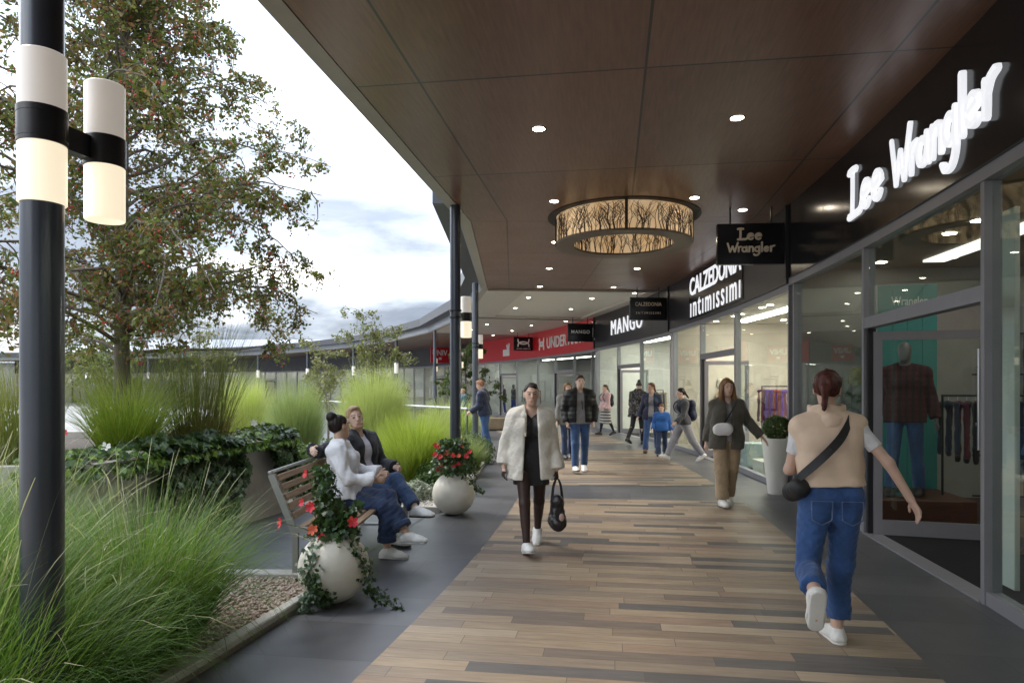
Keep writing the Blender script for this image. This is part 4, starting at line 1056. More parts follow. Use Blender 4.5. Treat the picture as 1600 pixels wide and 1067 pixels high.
# ------------------------------------------------------------------ trees
m_bark = M('grey_brown_bark', (.12, .10, .078), rough=.9, var=.35, scale=14, bump=.9, bscale=24, stretch=(1, 1, .25))
def tree(loc, label, H, trunk_r, limbs, seed, leafn, lsize, cols, fruit=0, spread=2.4, first=.25, droop=.55, lean=(0, 0), keep=None, name='berry_tree', sub=7, twl=.55, cat='tree', extra=()):
    g = random.Random(seed); gn = np.random.default_rng(seed)
    t = thing(name, label, cat, loc)
    tb = MB(); pts = []; N_ = 9
    for i in range(N_ + 1):
        k = i / N_; pts.append(Vector((lean[0] * k + .05 * math.sin(k * 5 + seed), lean[1] * k + .05 * math.cos(k * 4), H * k)))
    tb.tube(pts, [trunk_r * (1.25 if i == 0 else 1 - .78 * i / N_) for i in range(N_ + 1)], 12)
    tb.obj('trunk', m_bark, t, True)
    bb = MB(); anchors = []
    def tp(k):
        f = k * N_; i = min(N_ - 1, int(f)); return pts[i].lerp(pts[i + 1], f - i)
    for j in range(limbs + len(extra)):
        k = first + (1 - first) * (j + g.uniform(0, .6)) / limbs; k = min(k, .985)
        a = j * 2.399 + g.uniform(-.5, .5); base = tp(k); R_ = spread * (1.1 - .45 * k) * g.uniform(.65, 1.15); m = 12
        el_ = g.uniform(.15, .75) + .35 * k
        if j >= limbs: k, a, R_, el_ = extra[j - limbs]; base = tp(k)
        P = [base.copy()]; st = R_ / m * 1.25; aa = a
        for i in range(m):
            s_ = i / m; aa += g.gauss(0, .16); ee = el_ - (1.25 * droop + .35) * s_ ** 1.2 * 1.5 + g.gauss(0, .16)
            q = P[-1] + Vector((st * math.cos(ee) * math.cos(aa), st * math.cos(ee) * math.sin(aa), st * math.sin(ee)))
            if keep and not keep(Vector(loc) + q): break
            P.append(q)
        if len(P) < 4: continue
        m = len(P) - 1; r0 = trunk_r * (.30 - .17 * k)
        bb.tube(P, [max(.004, r0 * (1 - .9 * i / m)) for i in range(m + 1)], 6)
        for q in range(sub):
            s_ = .12 + .88 * (q + g.uniform(0, .9)) / sub; f = min(s_, .995) * m; i = int(f); p = P[i].lerp(P[i + 1], f - i)
            aa = g.uniform(0, 6.28); l = twl * g.uniform(.4, 1.25) * (1.15 - .5 * s_); T = [p]; ee = g.uniform(-.3, .9)
            for w in range(5):
                aa += g.gauss(0, .3); ee -= (.30 + .35 * droop) * g.uniform(.4, 1.4); T.append(T[-1] + Vector((math.cos(ee) * math.cos(aa), math.cos(ee) * math.sin(aa), math.sin(ee))) * (l / 5))
            if keep and not (keep(Vector(loc) + T[-1]) and keep(Vector(loc) + T[3])): continue
            bb.tube(T, [.007 * (1 - .7 * w / 5) + .001 for w in range(6)], 4); anchors.append(T)
            for e in range(4):
                u = g.uniform(.15, 1); f = u * 4.99; i = int(f); p2 = T[i].lerp(T[i + 1], f - i); a3 = g.uniform(0, 6.28); l2 = l * g.uniform(.25, .6)
                T2 = [p2, p2 + Vector((l2 * .5 * math.cos(a3), l2 * .5 * math.sin(a3), l2 * g.uniform(-.1, .35))), p2 + Vector((l2 * math.cos(a3), l2 * math.sin(a3), l2 * g.uniform(-.5, .3)))]
                if keep and not keep(Vector(loc) + T2[-1]): continue
                bb.tube(T2, [.004, .003, .0015], 3, cap=False); anchors.append(T2)
    bb.obj('branches', m_bark, t, True)
    per = max(1, leafn // max(1, len(anchors))); LP = []
    fb = []
    for T in anchors:
        for _ in range(per):
            u = g.uniform(.1, 1) * (len(T) - 1.001); i = int(u); p = T[i].lerp(T[i + 1], u - i)
            LP.append((p.x + g.gauss(0, .035), p.y + g.gauss(0, .035), p.z + g.gauss(-.02, .035)))
        if fruit and g.random() < fruit:
            u = g.uniform(.3, 1) * (len(T) - 1.001); i = int(u); p = T[i].lerp(T[i + 1], u - i)
            for _ in range(g.randint(2, 5)): fb.append((p.x + g.gauss(0, .03), p.y + g.gauss(0, .03), p.z - .05 + g.gauss(0, .025)))
    LP = np.array(LP)
    if keep is not None:
        ok = np.array([keep(Vector(loc) + Vector(p)) for p in LP]); LP = LP[ok]
    v, f, c = leaf_quads(LP, np.tile(np.array([0, 0, .6]), (len(LP), 1)), lsize, cols, gn, .52, .8)
    mesh_np('crown', v, f, m_leaf, t, col=c)
    if fb:
        b = MB()
        for p in fb: b.lathe([(.001, p[2] - .011), (.009, p[2] - .005), (.009, p[2] + .005), (.001, p[2] + .011)], 6, c=(p[0], p[1]))
        b.obj('berries', M('red_berries', (.36, .035, .03), rough=.35, var=.3, scale=3), t, True)
    return t
TL = [(.080, .110, .026), (.105, .135, .032), (.060, .085, .024), (.135, .150, .040), (.17, .13, .045), (.20, .085, .04), (.16, .10, .04)]
def keep_main(p):
    # crown outline of the berry tree (open to the sky on its garden side, clear of the canopy edge)
    x, z = p.x + 4.4, p.z
    right = 2.12 - .12 * (z - 3.6) ** 2 if z < 4.6 else 1.97 - .66 * (z - 4.6)
    return x < right and z > 1.85 + .25 * abs(x) * 0
tree((-4.45, 7.85, PZ - .04), 'tall drooping berry tree with reddish fruit rising from the concrete planter', 6.3, .098, 72, 4, 66000, .033, TL, fruit=.30, spread=3.1, first=.17, droop=.50, lean=(-.1, .1), keep=keep_main, sub=14, twl=.66, extra=((.24, .05, 3.4, .75), (.32, -.45, 3.2, .7), (.20, .5, 2.9, .8), (.42, .15, 3.3, .5), (.36, -.15, 3.4, .65), (.28, -.8, 3.0, .7)))
tree((-3.3, 16.4, -.02), 'slim sparse garden tree behind the lime grass mound', 3.1, .04, 13, 9, 3800, .040, [(.10, .12, .035), (.13, .13, .04), (.16, .14, .06), (.085, .10, .04)], spread=1.35, first=.4, droop=.45, sub=6, twl=.6, name='garden_tree')
tree((-4.9, 18.0, -.02), 'thin tipped garden tree, sparser, beside the slim garden tree', 2.6, .035, 10, 13, 2400, .042, [(.11, .12, .04), (.14, .13, .05)], spread=1.15, first=.4, droop=.5, sub=6, twl=.55, name='garden_tree')
tree((-1.9, 27.5, -.02), 'far small dark green tree behind the steel column', 3.2, .05, 12, 17, 3000, .07, [(.05, .08, .03), (.07, .10, .03)], spread=1.4, first=.35, droop=.3, sub=6, twl=.6, name='garden_tree')
tree((-15.5, 26.0, -.02), 'leafy far tree at the picture edge behind the lamp column', 3.6, .07, 14, 19, 4500, .075, [(.12, .15, .05), (.15, .17, .06)], spread=2.0, first=.3, droop=.3, sub=7, twl=.8, name='garden_tree')
tree((-11.0, 24.0, -.02), 'half bare far tree with thin branches beyond the lime mound', 3.4, .05, 12, 23, 1600, .06, [(.12, .13, .05), (.17, .14, .06)], spread=1.7, first=.3, droop=.4, sub=6, twl=.8, name='garden_tree')

# ------------------------------------------------------------------ round pots with flowering plants
def ball_pot(loc, r, label):
    t = thing('round_planter', label, 'planter', loc, 0, 'ivory ball planters beside the bench')
    pr = []
    for i in range(25):
        a = RAD(-76 + (76 + 62) * i / 24); pr.append((r * math.cos(a), r * .97 + r * math.sin(a) - r * .97 * (1 - math.sin(RAD(76))) * 0))
    z0 = pr[0][1]; pr = [(q, z - z0) for q, z in pr]
    rt, zt = pr[-1]
    b = MB(); b.lathe(pr + [(rt - .006, zt + .012), (rt - .03, zt + .012), (rt - .035, zt - .05)], 48, capb=True); b.obj('pot_shell', m_ballpot, t, True)
    MB().lathe([(.005, zt - .045), (rt - .034, zt - .05)], 32).obj('soil', m_soil, t)
    return t, zt
B1 = (-1.335, 5.12, 0); B2 = (-.735, 8.62, 0)
t, zt1 = ball_pot(B1, .262, 'ivory ball planter nearest the camera, with trailing ivy down its side')
t, zt2 = ball_pot(B2, .27, 'ivory ball planter beyond the bench, full of red flowers')
def flowering(loc, label, n, rx, ry, h, cols, flowers, seed, trail=(), lsize=.03, climb=None):
    t = thing('flowering_plant', label, 'plant', loc, 0, 'flowering plants in the ball planters')
    g = np.random.default_rng(seed); gg = random.Random(seed); parts = []
    P = []; N = []
    for _ in range(n):
        a = gg.uniform(0, 6.28); k = math.sqrt(gg.random()); z = gg.uniform(0, 1) ** .8
        rr_ = (1 - .45 * z) * k; P.append((rx * rr_ * math.cos(a), ry * rr_ * math.sin(a), h * z)); N.append((math.cos(a) * .6, math.sin(a) * .6, .6))
    if climb:
        for (cx, cy, ch, cn, cr) in climb:
            for _ in range(cn):
                z = gg.uniform(0, ch); a = gg.uniform(0, 6.28); q = cr * math.sqrt(gg.random()) * (1.05 - .55 * z / ch); P.append((cx * z / ch + q * math.cos(a), cy * z / ch + q * math.sin(a), z)); N.append((math.cos(a), math.sin(a), .4))
    v, f, c = ivy_leaves(np.array(P), np.array(N), lsize, cols, g, .6) if lsize > .026 else leaf_quads(np.array(P), np.array(N), lsize, cols, g)
    mesh_np('foliage', v, f, m_ivy, t, col=c)
    sb = MB(); fl = {}
    for (x, y, z, r, m_, nr) in flowers:
        sb.tube([(x * .25, y * .25, 0), (x * .6, y * .6, z * .6), (x, y, z)], .0035, 5); b = MB(); flower_v((x, y, z), nr, r, 6, b); b.obj('flower', m_, t)
    if climb:
        for (cx, cy, ch, cn, cr) in climb: sb.tube([(0, 0, -.02), (cx * .5, cy * .5, ch * .5), (cx, cy, ch)], .005, 5)
    if sb.v: sb.obj('stems', m_stem, t)
    for b, m_ in fl.values(): b.obj('flowers', m_, t)
    for path, n_, wd, cl2_ in trail:
        P = []; N = []; pp = spline(path, 8)
        for _ in range(n_):
            q = gg.random() ** .9 * (len(pp) - 1.001); i = int(q); p = pp[i].lerp(pp[i + 1], q - i); w_ = wd * (1.1 - .6 * q / len(pp)); P.append((p.x + gg.gauss(0, w_), p.y + gg.gauss(0, w_ * .7), p.z + gg.gauss(0, w_))); o_ = Vector((p.x, p.y, .15)).normalized(); N.append(tuple(o_))
        v, f, c = ivy_leaves(np.array(P), np.array(N), .021, cl2_, g, .5); tr = mesh_np('trailing_ivy', v, f, m_ivy, t, col=c)
        MB().tube(pp, .0035, 4).obj('vine', m_stem, tr)
    return t
r = .262
GRV = [(.13, .18, .13), (.17, .22, .17), (.10, .15, .10)]
DRK = [(.035, .075, .024), (.05, .10, .03), (.028, .058, .02)]
def onball(az, el, k=1.04, zt=zt1): return (r * k * math.cos(RAD(el)) * math.cos(RAD(az)), r * k * math.cos(RAD(el)) * math.sin(RAD(az)), r * .97 * k * math.sin(RAD(el)) + r * .93 - zt)
flowering((B1[0], B1[1], zt1), 'red flowering climber with trailing ivy growing in the nearest ball planter', 520, .23, .2, .14, DRK,
    [(-.36, -.1, .12, .040, m_pet_r, (-.8, -.6, .2)), (-.13, -.14, .24, .040, m_pet_r, (-.3, -1, .3)), (-.20, -.12, .27, .03, m_pet_r, (-.6, -.8, .3)), (-.12, -.12, .07, .04, m_pet_o, (-.2, -1, .4)), (.17, -.12, .13, .04, m_pet_r, (.2, -1, .3)), (-.22, .05, .46, .035, m_pet_r, (-.7, -.6, .2)), (-.05, -.14, .02, .03, m_pet_r, (0, -1, .4))],
    31, [([onball(-120, 55, 1.0), onball(-118, 30), onball(-116, 0), onball(-112, -25), (-.13, -.27, -.42), (-.16, -.28, -.53)], 340, .036, GRV),
         ([onball(-110, 5), onball(-100, -25), onball(-90, -45, 1.05)], 200, .05, DRK),
         ([onball(-40, 60, 1.0), onball(-30, 35), onball(-25, 10), (.30, -.12, -.36), (.42, -.16, -.45), (.56, -.2, -.52)], 330, .042, DRK + GRV[:1])],
    .030, climb=[(-.10, .03, .52, 420, .15), (.20, -.02, .26, 130, .10)])
ff = []
gg = random.Random(8)
for i in range(24):
    a = gg.uniform(0, 6.28); k = gg.uniform(.4, 1); z = gg.uniform(.06, .42)
    ff.append((.30 * k * math.cos(a), -.04 + .24 * k * math.sin(a), z, gg.uniform(.028, .042), gg.choice((m_pet_r, m_pet_r, m_pet_o)), (gg.uniform(-.6, .6), -1, gg.uniform(.1, .7))))
flowering((B2[0], B2[1], zt2), 'bushy plant covered in red and coral flowers in the far ball planter', 1500, .34, .28, .44, DRK + [(.07, .13, .05), (.11, .16, .09)], ff, 33,
    [([(.12, -.12, .02), (.22, -.16, -.04), (.29, -.15, -.14), (.36, -.15, -.20)], 110, .035, DRK)], .028)

# tall white pot with clipped ball
gx, gy = gnd(1214, 771)
t = thing('tall_planter', 'tall tapered white pot standing by the shop window', 'planter', (gx, gy, 0))
MB().lathe([(.125, 0), (.13, .01), (.165, .3), (.20, .62), (.215, .83), (.212, .84), (.195, .84), (.19, .78)], 40, capb=True).obj('pot_shell', M('white_satin_pot', (.72, .71, .66), rough=.32, var=.03), t, True)
MB().lathe([(.004, .79), (.192, .785)], 24).obj('soil', m_soil, t)
t = thing('clipped_bush', 'small clipped dark green bush growing in the tall white pot', 'plant', (gx, gy, .79))
MB().tube([(0, 0, 0), (0, 0, .12)], .02, 8).obj('stem', m_bark, t)
g = np.random.default_rng(44); u = g.normal(0, 1, (3600, 3)); u /= np.linalg.norm(u, axis=1)[:, None]; k = g.uniform(.62, 1, 3600)[:, None] ** .4
v, f, c = leaf_quads(u * k * np.array([.205, .205, .19]) + np.array([0, 0, .20]), u, .016, [(.035, .075, .02), (.05, .10, .025), (.07, .13, .035)], g, .55, .6)
mesh_np('foliage', v, f, m_leaf, t, col=c)

# ------------------------------------------------------------------ bench
m_slat = M('weathered_wood_slat', (.27, .175, .105), rough=.7, var=.3, scale=5, stretch=(12, .6, 12), bump=.3, bscale=30)
m_benchm = M('bench_steel', (.30, .30, .28), rough=.45, metal=.5, var=.08)
BN = thing('park_bench', 'slatted wooden bench with steel frame, couple sitting on it', 'bench', (-1.52, 6.80, 0), RAD(-1.0))
HL = 1.14
for i in range(6):
    x = -.235 + .088 * i; MB().bevbox(x, x + .066, -HL, HL, .428 + .004 * i, .452 + .004 * i, .005).obj('seat_slat', m_slat, BN)
for i in range(5):
    T = Matrix.Translation((-.275 - .032 * i, 0, .535 + .078 * i)) @ Matrix.Rotation(RAD(-22), 4, 'Y')
    MB().bevbox(-.012, .012, -HL, HL, -.028, .028, .005, T).obj('back_slat', m_slat, BN)
for y in (-HL - .022, HL + .022):
    b = MB(); yy0, yy1 = y - .02, y + .02
    b.box(.235, .285, yy0, yy1, 0, .455); b.box(-.255, .2345, yy0, yy1, .40, .445)
    T = Matrix.Translation((-.255, 0, .40)) @ Matrix.Rotation(RAD(-22), 4, 'Y'); b.box(-.026, .026, yy0 + .001, yy1 - .001, .0, .52, T)
    b.box(-.27, -.225, yy0, yy1, 0, .3995); b.box(-.34, .2345, yy0 - .004, yy1 + .004, 0.001, .02)
    b.obj('end_frame', m_benchm, BN)
T = Matrix.Translation((-.255, 0, .40)) @ Matrix.Rotation(RAD(-22), 4, 'Y'); MB().bevbox(-.02, .02, -HL - .04, HL + .04, .521, .55, .006, T).obj('top_rail', m_benchm, BN)

# ------------------------------------------------------------------ rail and far things
t = thing('guard_rail', 'pale metal guard rail running past the far grass clumps', 'railing', (0, 0, 0))
q0, q1 = Vector((-1.15, 17.6, 0)), Vector((-8.0, 28.0, 0)); b = MB(); b.tube([q0 + Vector((0, 0, 1.05)), q1 + Vector((0, 0, 1.05))], .028, 8).obj('hand_rail', M('pale_rail_paint', (.5, .5, .5), rough=.4), t, True)
b = MB(); b.tube([q0 + Vector((0, 0, .15)), q1 + Vector((0, 0, .15))], .015, 6)
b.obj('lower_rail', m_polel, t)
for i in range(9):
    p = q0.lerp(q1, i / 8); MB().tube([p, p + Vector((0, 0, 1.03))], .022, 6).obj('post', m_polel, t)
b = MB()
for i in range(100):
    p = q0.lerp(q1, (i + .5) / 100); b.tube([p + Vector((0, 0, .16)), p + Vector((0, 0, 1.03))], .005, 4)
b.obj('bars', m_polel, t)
t = thing('rear_building', 'big low building with pale grey sloping roof behind the far canopy', 'building', (-37, 96, 0))
MB().box(-26, 26, -12, 12, 0, 4.6).obj('wall', M('pale_cladding', (.30, .31, .33), rough=.6), t)
MB().add([(-27, -13, 4.6), (27, -13, 4.6), (27, 13, 4.6), (-27, 13, 4.6), (-20, 0, 8.3), (22, 0, 8.3)], [(0, 1, 5, 4), (1, 2, 5), (2, 3, 4, 5), (3, 0, 4), (3, 2, 1, 0)]).obj('roof', M('grey_metal_roof', (.26, .28, .32), rough=.5, metal=.2, stretch=(8, .3, 1)), t)

# ------------------------------------------------------------------ people: one smooth surface per body or garment (blended volumes -> surface nets)
f32 = np.float32
class Vol:
    def __init__(s, lo, hi, h):
        s.lo = np.array(lo, float); s.h = h; s.n = np.ceil((np.array(hi) - s.lo) / h).astype(int) + 1
        s.ax = [(s.lo[i] + h * np.arange(s.n[i])).astype(f32) for i in range(3)]
        s.D = np.full(s.n, .5, f32)
    def sl(s, lo, hi):
        r = []
        for i in range(3):
            a = int(max(0, math.floor((lo[i] - s.lo[i]) / s.h))); b = int(min(s.n[i], math.ceil((hi[i] - s.lo[i]) / s.h) + 1))
            r.append(slice(a, max(a, b)))
        return tuple(r)
    def grid(s, q): return s.ax[0][q[0]][:, None, None], s.ax[1][q[1]][None, :, None], s.ax[2][q[2]][None, None, :]
    def ev(s, p, pad):
        q = s.sl(np.array(p['lo']) - pad, np.array(p['hi']) + pad)
        if any(k.stop - k.start < 1 for k in q): return None, None
        return q, p['f'](*s.grid(q))
    def add(s, p, k=.02):
        q, d = s.ev(p, k + 3 * s.h + .02)
        if q is None: return s
        a = s.D[q]; hh = np.maximum(k - np.abs(a - d), 0) / max(k, 1e-6)
        s.D[q] = np.minimum(a, d) - hh * hh * k * .25; return s
    def sub(s, p, k=.004):
        q, d = s.ev(p, k + 3 * s.h + .02)
        if q is None: return s
        a = s.D[q]; d = -d; hh = np.maximum(k - np.abs(a - d), 0) / max(k, 1e-6)
        s.D[q] = np.maximum(a, d) + hh * hh * k * .25; return s
    def fold(s, amp, fr, seed, stretch=(1, 1, 1)):
        g = np.random.default_rng(seed); X, Y, Z = s.grid((slice(None),) * 3); tot = 0
        for i in range(4):
            k = g.normal(0, 1, 3) * fr * (1 + .5 * i) * np.array(stretch); k2 = g.normal(0, 1, 3) * fr * .6
            tot = tot + np.sin(k[0] * X + k[1] * Y + k[2] * Z + g.uniform(0, 6) + 1.5 * np.sin(k2[0] * X + k2[1] * Y + k2[2] * Z)).astype(f32) / (1 + .4 * i)
        s.D = s.D + (amp * .5 * tot).astype(f32); return s
    def mesh(s):
        D = s.D; h = s.h; ins = D < 0
        c = [ins[i:ins.shape[0] - 1 + i, j:ins.shape[1] - 1 + j, k:ins.shape[2] - 1 + k] for i in (0, 1) for j in (0, 1) for k in (0, 1)]
        any_ = c[0] | c[1] | c[2] | c[3] | c[4] | c[5] | c[6] | c[7]; all_ = c[0] & c[1] & c[2] & c[3] & c[4] & c[5] & c[6] & c[7]
        act = any_ & ~all_; idx = np.argwhere(act)
        ids = np.full(act.shape, -1, np.int32); ids[act] = np.arange(len(idx))
        off = np.array([(i, j, k) for i in (0, 1) for j in (0, 1) for k in (0, 1)])
        val = np.stack([D[idx[:, 0] + o[0], idx[:, 1] + o[1], idx[:, 2] + o[2]] for o in off], 1)
        P = np.zeros((len(idx), 3)); cnt = np.zeros(len(idx))
        for a in range(8):
            for b in range(a + 1, 8):
                if np.abs(off[a] - off[b]).sum() != 1: continue
                m = (val[:, a] < 0) != (val[:, b] < 0); t = val[m, a] / (val[m, a] - val[m, b])
                P[m] += off[a] + (off[b] - off[a]) * t[:, None]; cnt[m] += 1
        P = (P / cnt[:, None] + idx) * h + s.lo
        F = []
        for ax in range(3):
            u, v = (ax + 1) % 3, (ax + 2) % 3
            A = np.take(ins, range(ins.shape[ax] - 1), ax); B = np.take(ins, range(1, ins.shape[ax]), ax)
            e = np.argwhere(A != B); e = e[(e[:, u] > 0) & (e[:, v] > 0) & (e[:, u] < ins.shape[u] - 1) & (e[:, v] < ins.shape[v] - 1)]
            flip = A[e[:, 0], e[:, 1], e[:, 2]]
            def at(du, dv):
                q = e.copy(); q[:, u] += du; q[:, v] += dv; return ids[q[:, 0], q[:, 1], q[:, 2]]
            Q = np.stack([at(-1, -1), at(0, -1), at(0, 0), at(-1, 0)], 1); Q[~flip] = Q[~flip][:, ::-1]; F.append(Q)
        F = np.concatenate(F); F = F[(F >= 0).all(1)]
        # light smoothing of the net
        for _ in range(1):
            acc = np.zeros_like(P); c_ = np.zeros(len(P))
            for a, b in ((0, 1), (1, 2), (2, 3), (3, 0)):
                np.add.at(acc, F[:, a], P[F[:, b]]); np.add.at(c_, F[:, a], 1); np.add.at(acc, F[:, b], P[F[:, a]]); np.add.at(c_, F[:, b], 1)
            P = P * .5 + .5 * acc / np.maximum(c_, 1)[:, None]
        return P, F
def V3(*a): return np.array(a, float)
def nrm(v): v = np.asarray(v, float); return v / (np.linalg.norm(v) + 1e-12)
def rc(a, b, ra, rb, fl=1., ax=None, cutb=False, cuta=False):
    a, b = np.asarray(a, float), np.asarray(b, float)
    if np.linalg.norm(b - a) < 1e-5: b = a + V3(0, 0, 1e-4)
    L = b - a; LL = float(L @ L); ln = math.sqrt(LL); R_ = max(ra, rb) * max(1, fl)
    axv = nrm(ax) if ax is not None else None
    def f(X, Y, Z):
        px, py, pz = X - f32(a[0]), Y - f32(a[1]), Z - f32(a[2])
        dt = px * f32(L[0]) + py * f32(L[1]) + pz * f32(L[2]); t = np.clip(dt / f32(LL), 0, 1)
        qx, qy, qz = px - t * f32(L[0]), py - t * f32(L[1]), pz - t * f32(L[2])
        if axv is not None and fl != 1:
            w = (qx * f32(axv[0]) + qy * f32(axv[1]) + qz * f32(axv[2])) * f32(1 / fl - 1)
            qx, qy, qz = qx + w * f32(axv[0]), qy + w * f32(axv[1]), qz + w * f32(axv[2])
        d = np.sqrt(qx * qx + qy * qy + qz * qz) - (f32(ra) + t * f32(rb - ra))
        if fl < 1: d = d * f32(.5 + .5 * fl)
        if cutb: d = np.maximum(d, dt / f32(ln) - f32(ln))
        if cuta: d = np.maximum(d, -dt / f32(ln))
        return d
    return dict(f=f, lo=np.minimum(a, b) - R_, hi=np.maximum(a, b) + R_)
def el(c, r, Rm=None):
    c = np.asarray(c, float); r = np.asarray(r, float); Rm = np.eye(3) if Rm is None else np.asarray(Rm, float); m = r.max()
    def f(X, Y, Z):
        px, py, pz = X - f32(c[0]), Y - f32(c[1]), Z - f32(c[2])
        q = [(px * f32(Rm[0, i]) + py * f32(Rm[1, i]) + pz * f32(Rm[2, i])) for i in range(3)]
        k0 = np.sqrt(sum((q[i] / f32(r[i])) ** 2 for i in range(3))); k1 = np.sqrt(sum((q[i] / f32(r[i] ** 2)) ** 2 for i in range(3)))
        return k0 * (k0 - 1) / np.maximum(k1, 1e-4)
    return dict(f=f, lo=c - m, hi=c + m)
def half(p, n, lo, hi):      # half space on the side n points to
    p = np.asarray(p, float); n = nrm(n)
    return dict(f=lambda X, Y, Z: -((X - f32(p[0])) * f32(n[0]) + (Y - f32(p[1])) * f32(n[1]) + (Z - f32(p[2])) * f32(n[2])), lo=lo, hi=hi)
def rotx(a): c, s = math.cos(a), math.sin(a); return np.array([[1, 0, 0], [0, c, -s], [0, s, c]])
def roty(a): c, s = math.cos(a), math.sin(a); return np.array([[c, 0, s], [0, 1, 0], [-s, 0, c]])
def rotz(a): c, s = math.cos(a), math.sin(a); return np.array([[c, -s, 0], [s, c, 0], [0, 0, 1]])

# local frame: the person faces -Y, their right hand is on -X (side sx=-1), left on +X (sx=+1)
class Skel:
    def __init__(s, H=1.75, female=False, lean=0, side=0, twist=0, head=(0, 0, 0), legs=None, arms=None, seat=None, hipx=0., bulk=1., hiptwist=0.):
        k = H / 1.75; s.k = k; s.female = female; s.bulk = bulk
        legs = legs or {}; arms = arms or {}
        s.hip = {}; s.knee = {}; s.ank = {}; s.toe = {}; s.sh = {}; s.elb = {}; s.wri = {}; s.hd = {}; s.pn = {}
        hw = .092 if female else .09
        Rh = rotz(RAD(hiptwist))
        for sx in (-1, 1):
            th, kn, ft, sp = (list(legs.get(sx, (0, 0, 0))) + [2])[:4] if len(legs.get(sx, (0, 0, 0))) < 4 else legs[sx][:4]
            turn = legs.get(sx, (0, 0, 0, 0, 0))[4] if len(legs.get(sx, (0, 0, 0))) > 4 else 0
            hp = Rh @ V3(sx * hw * k, 0, 0); s.hip[sx] = hp
            def dirv(p): return Rh @ (rotz(RAD(turn) * -sx) @ V3(sx * math.sin(RAD(sp)), -math.sin(RAD(p)) * math.cos(RAD(sp)), -math.cos(RAD(p)) * math.cos(RAD(sp))))
            s.knee[sx] = hp + dirv(th) * .43 * k
            s.ank[sx] = s.knee[sx] + dirv(th - kn) * .415 * k
            fd = Rh @ (rotz(RAD(-sx * (turn + 6))) @ (rotx(RAD(0)) @ V3(0, -math.cos(RAD(ft)), math.sin(RAD(ft)))))
            s.toe[sx] = fd
        low = 1e9
        for sx in (-1, 1):
            fd = s.toe[sx]; upv = nrm(np.cross(np.cross(fd, V3(0, 0, 1)), fd))
            for q in (-.055, .185): low = min(low, (s.ank[sx] + fd * q * k - upv * .078 * k)[2])
        z = -low if seat is None else seat
        for dct in (s.hip, s.knee, s.ank):
            for sx in (-1, 1): dct[sx] = dct[sx] + V3(hipx, 0, z)
        s.pel = V3(hipx, 0, z)
        Rt = rotz(0) @ rotx(RAD(lean)) @ roty(RAD(side)); s.Rt = Rt     # lean>0 forward (towards -Y)
        s.Rs = Rt @ rotz(RAD(twist)); s.Rp = Rt @ Rh
        s.waist = s.pel + Rt @ V3(0, 0, .17 * k); s.chest = s.pel + Rt @ V3(0, .0, .36 * k); s.nb = s.pel + Rt @ V3(0, .012, .515 * k)
        sw = (.168 if female else .19) * k * (.5 + .5 * bulk)
        for sx in (-1, 1):
            s.sh[sx] = s.nb + s.Rs @ V3(sx * sw, .0, -.055 * k)
            a = arms.get(sx, dict(p=0, ab=8, e=10))
            if 'elb' in a:
                s.elb[sx] = np.array(a['elb'], float); s.wri[sx] = np.array(a['wri'], float)
            else:
                p, ab, e, inn = RAD(a.get('p', 0)), RAD(a.get('ab', 8)), RAD(a.get('e', 10)), RAD(a.get('inn', 0))
                d = s.Rs @ V3(sx * math.sin(ab), -math.sin(p) * math.cos(ab), -math.cos(p) * math.cos(ab)); s.elb[sx] = s.sh[sx] + d * .285 * k
                p2 = p + e; d2 = s.Rs @ V3(sx * math.sin(ab - inn), -math.sin(p2) * math.cos(ab - inn), -math.cos(p2) * math.cos(ab - inn)); s.wri[sx] = s.elb[sx] + d2 * .25 * k
            s.hd[sx] = nrm(a.get('hd', s.wri[sx] - s.elb[sx])); s.pn[sx] = nrm(a.get('pn', s.Rs @ V3(-sx, .15, 0)))
            s.curl = getattr(s, 'curl', {}); s.curl[sx] = a.get('curl', .5)
        yw, pt, rl = head
        s.Rhd = s.Rs @ rotz(RAD(yw)) @ rotx(RAD(pt)) @ roty(RAD(rl))
        s.hc = s.nb + s.Rt @ V3(0, -.012, .075) * k + s.Rhd @ V3(0, -.018, .105) * k
    def bb(s, pad=.16):
        P = np.array([*s.hip.values(), *s.knee.values(), *s.ank.values(), *s.sh.values(), *s.elb.values(), *s.wri.values(), s.hc + V3(0, 0, .12), *[s.ank[q] + s.toe[q] * .2 for q in (-1, 1)], *[s.wri[q] + s.hd[q] * .15 for q in (-1, 1)]])
        return P.min(0) - pad, P.max(0) + pad
fwd = V3(0, -1, 0)
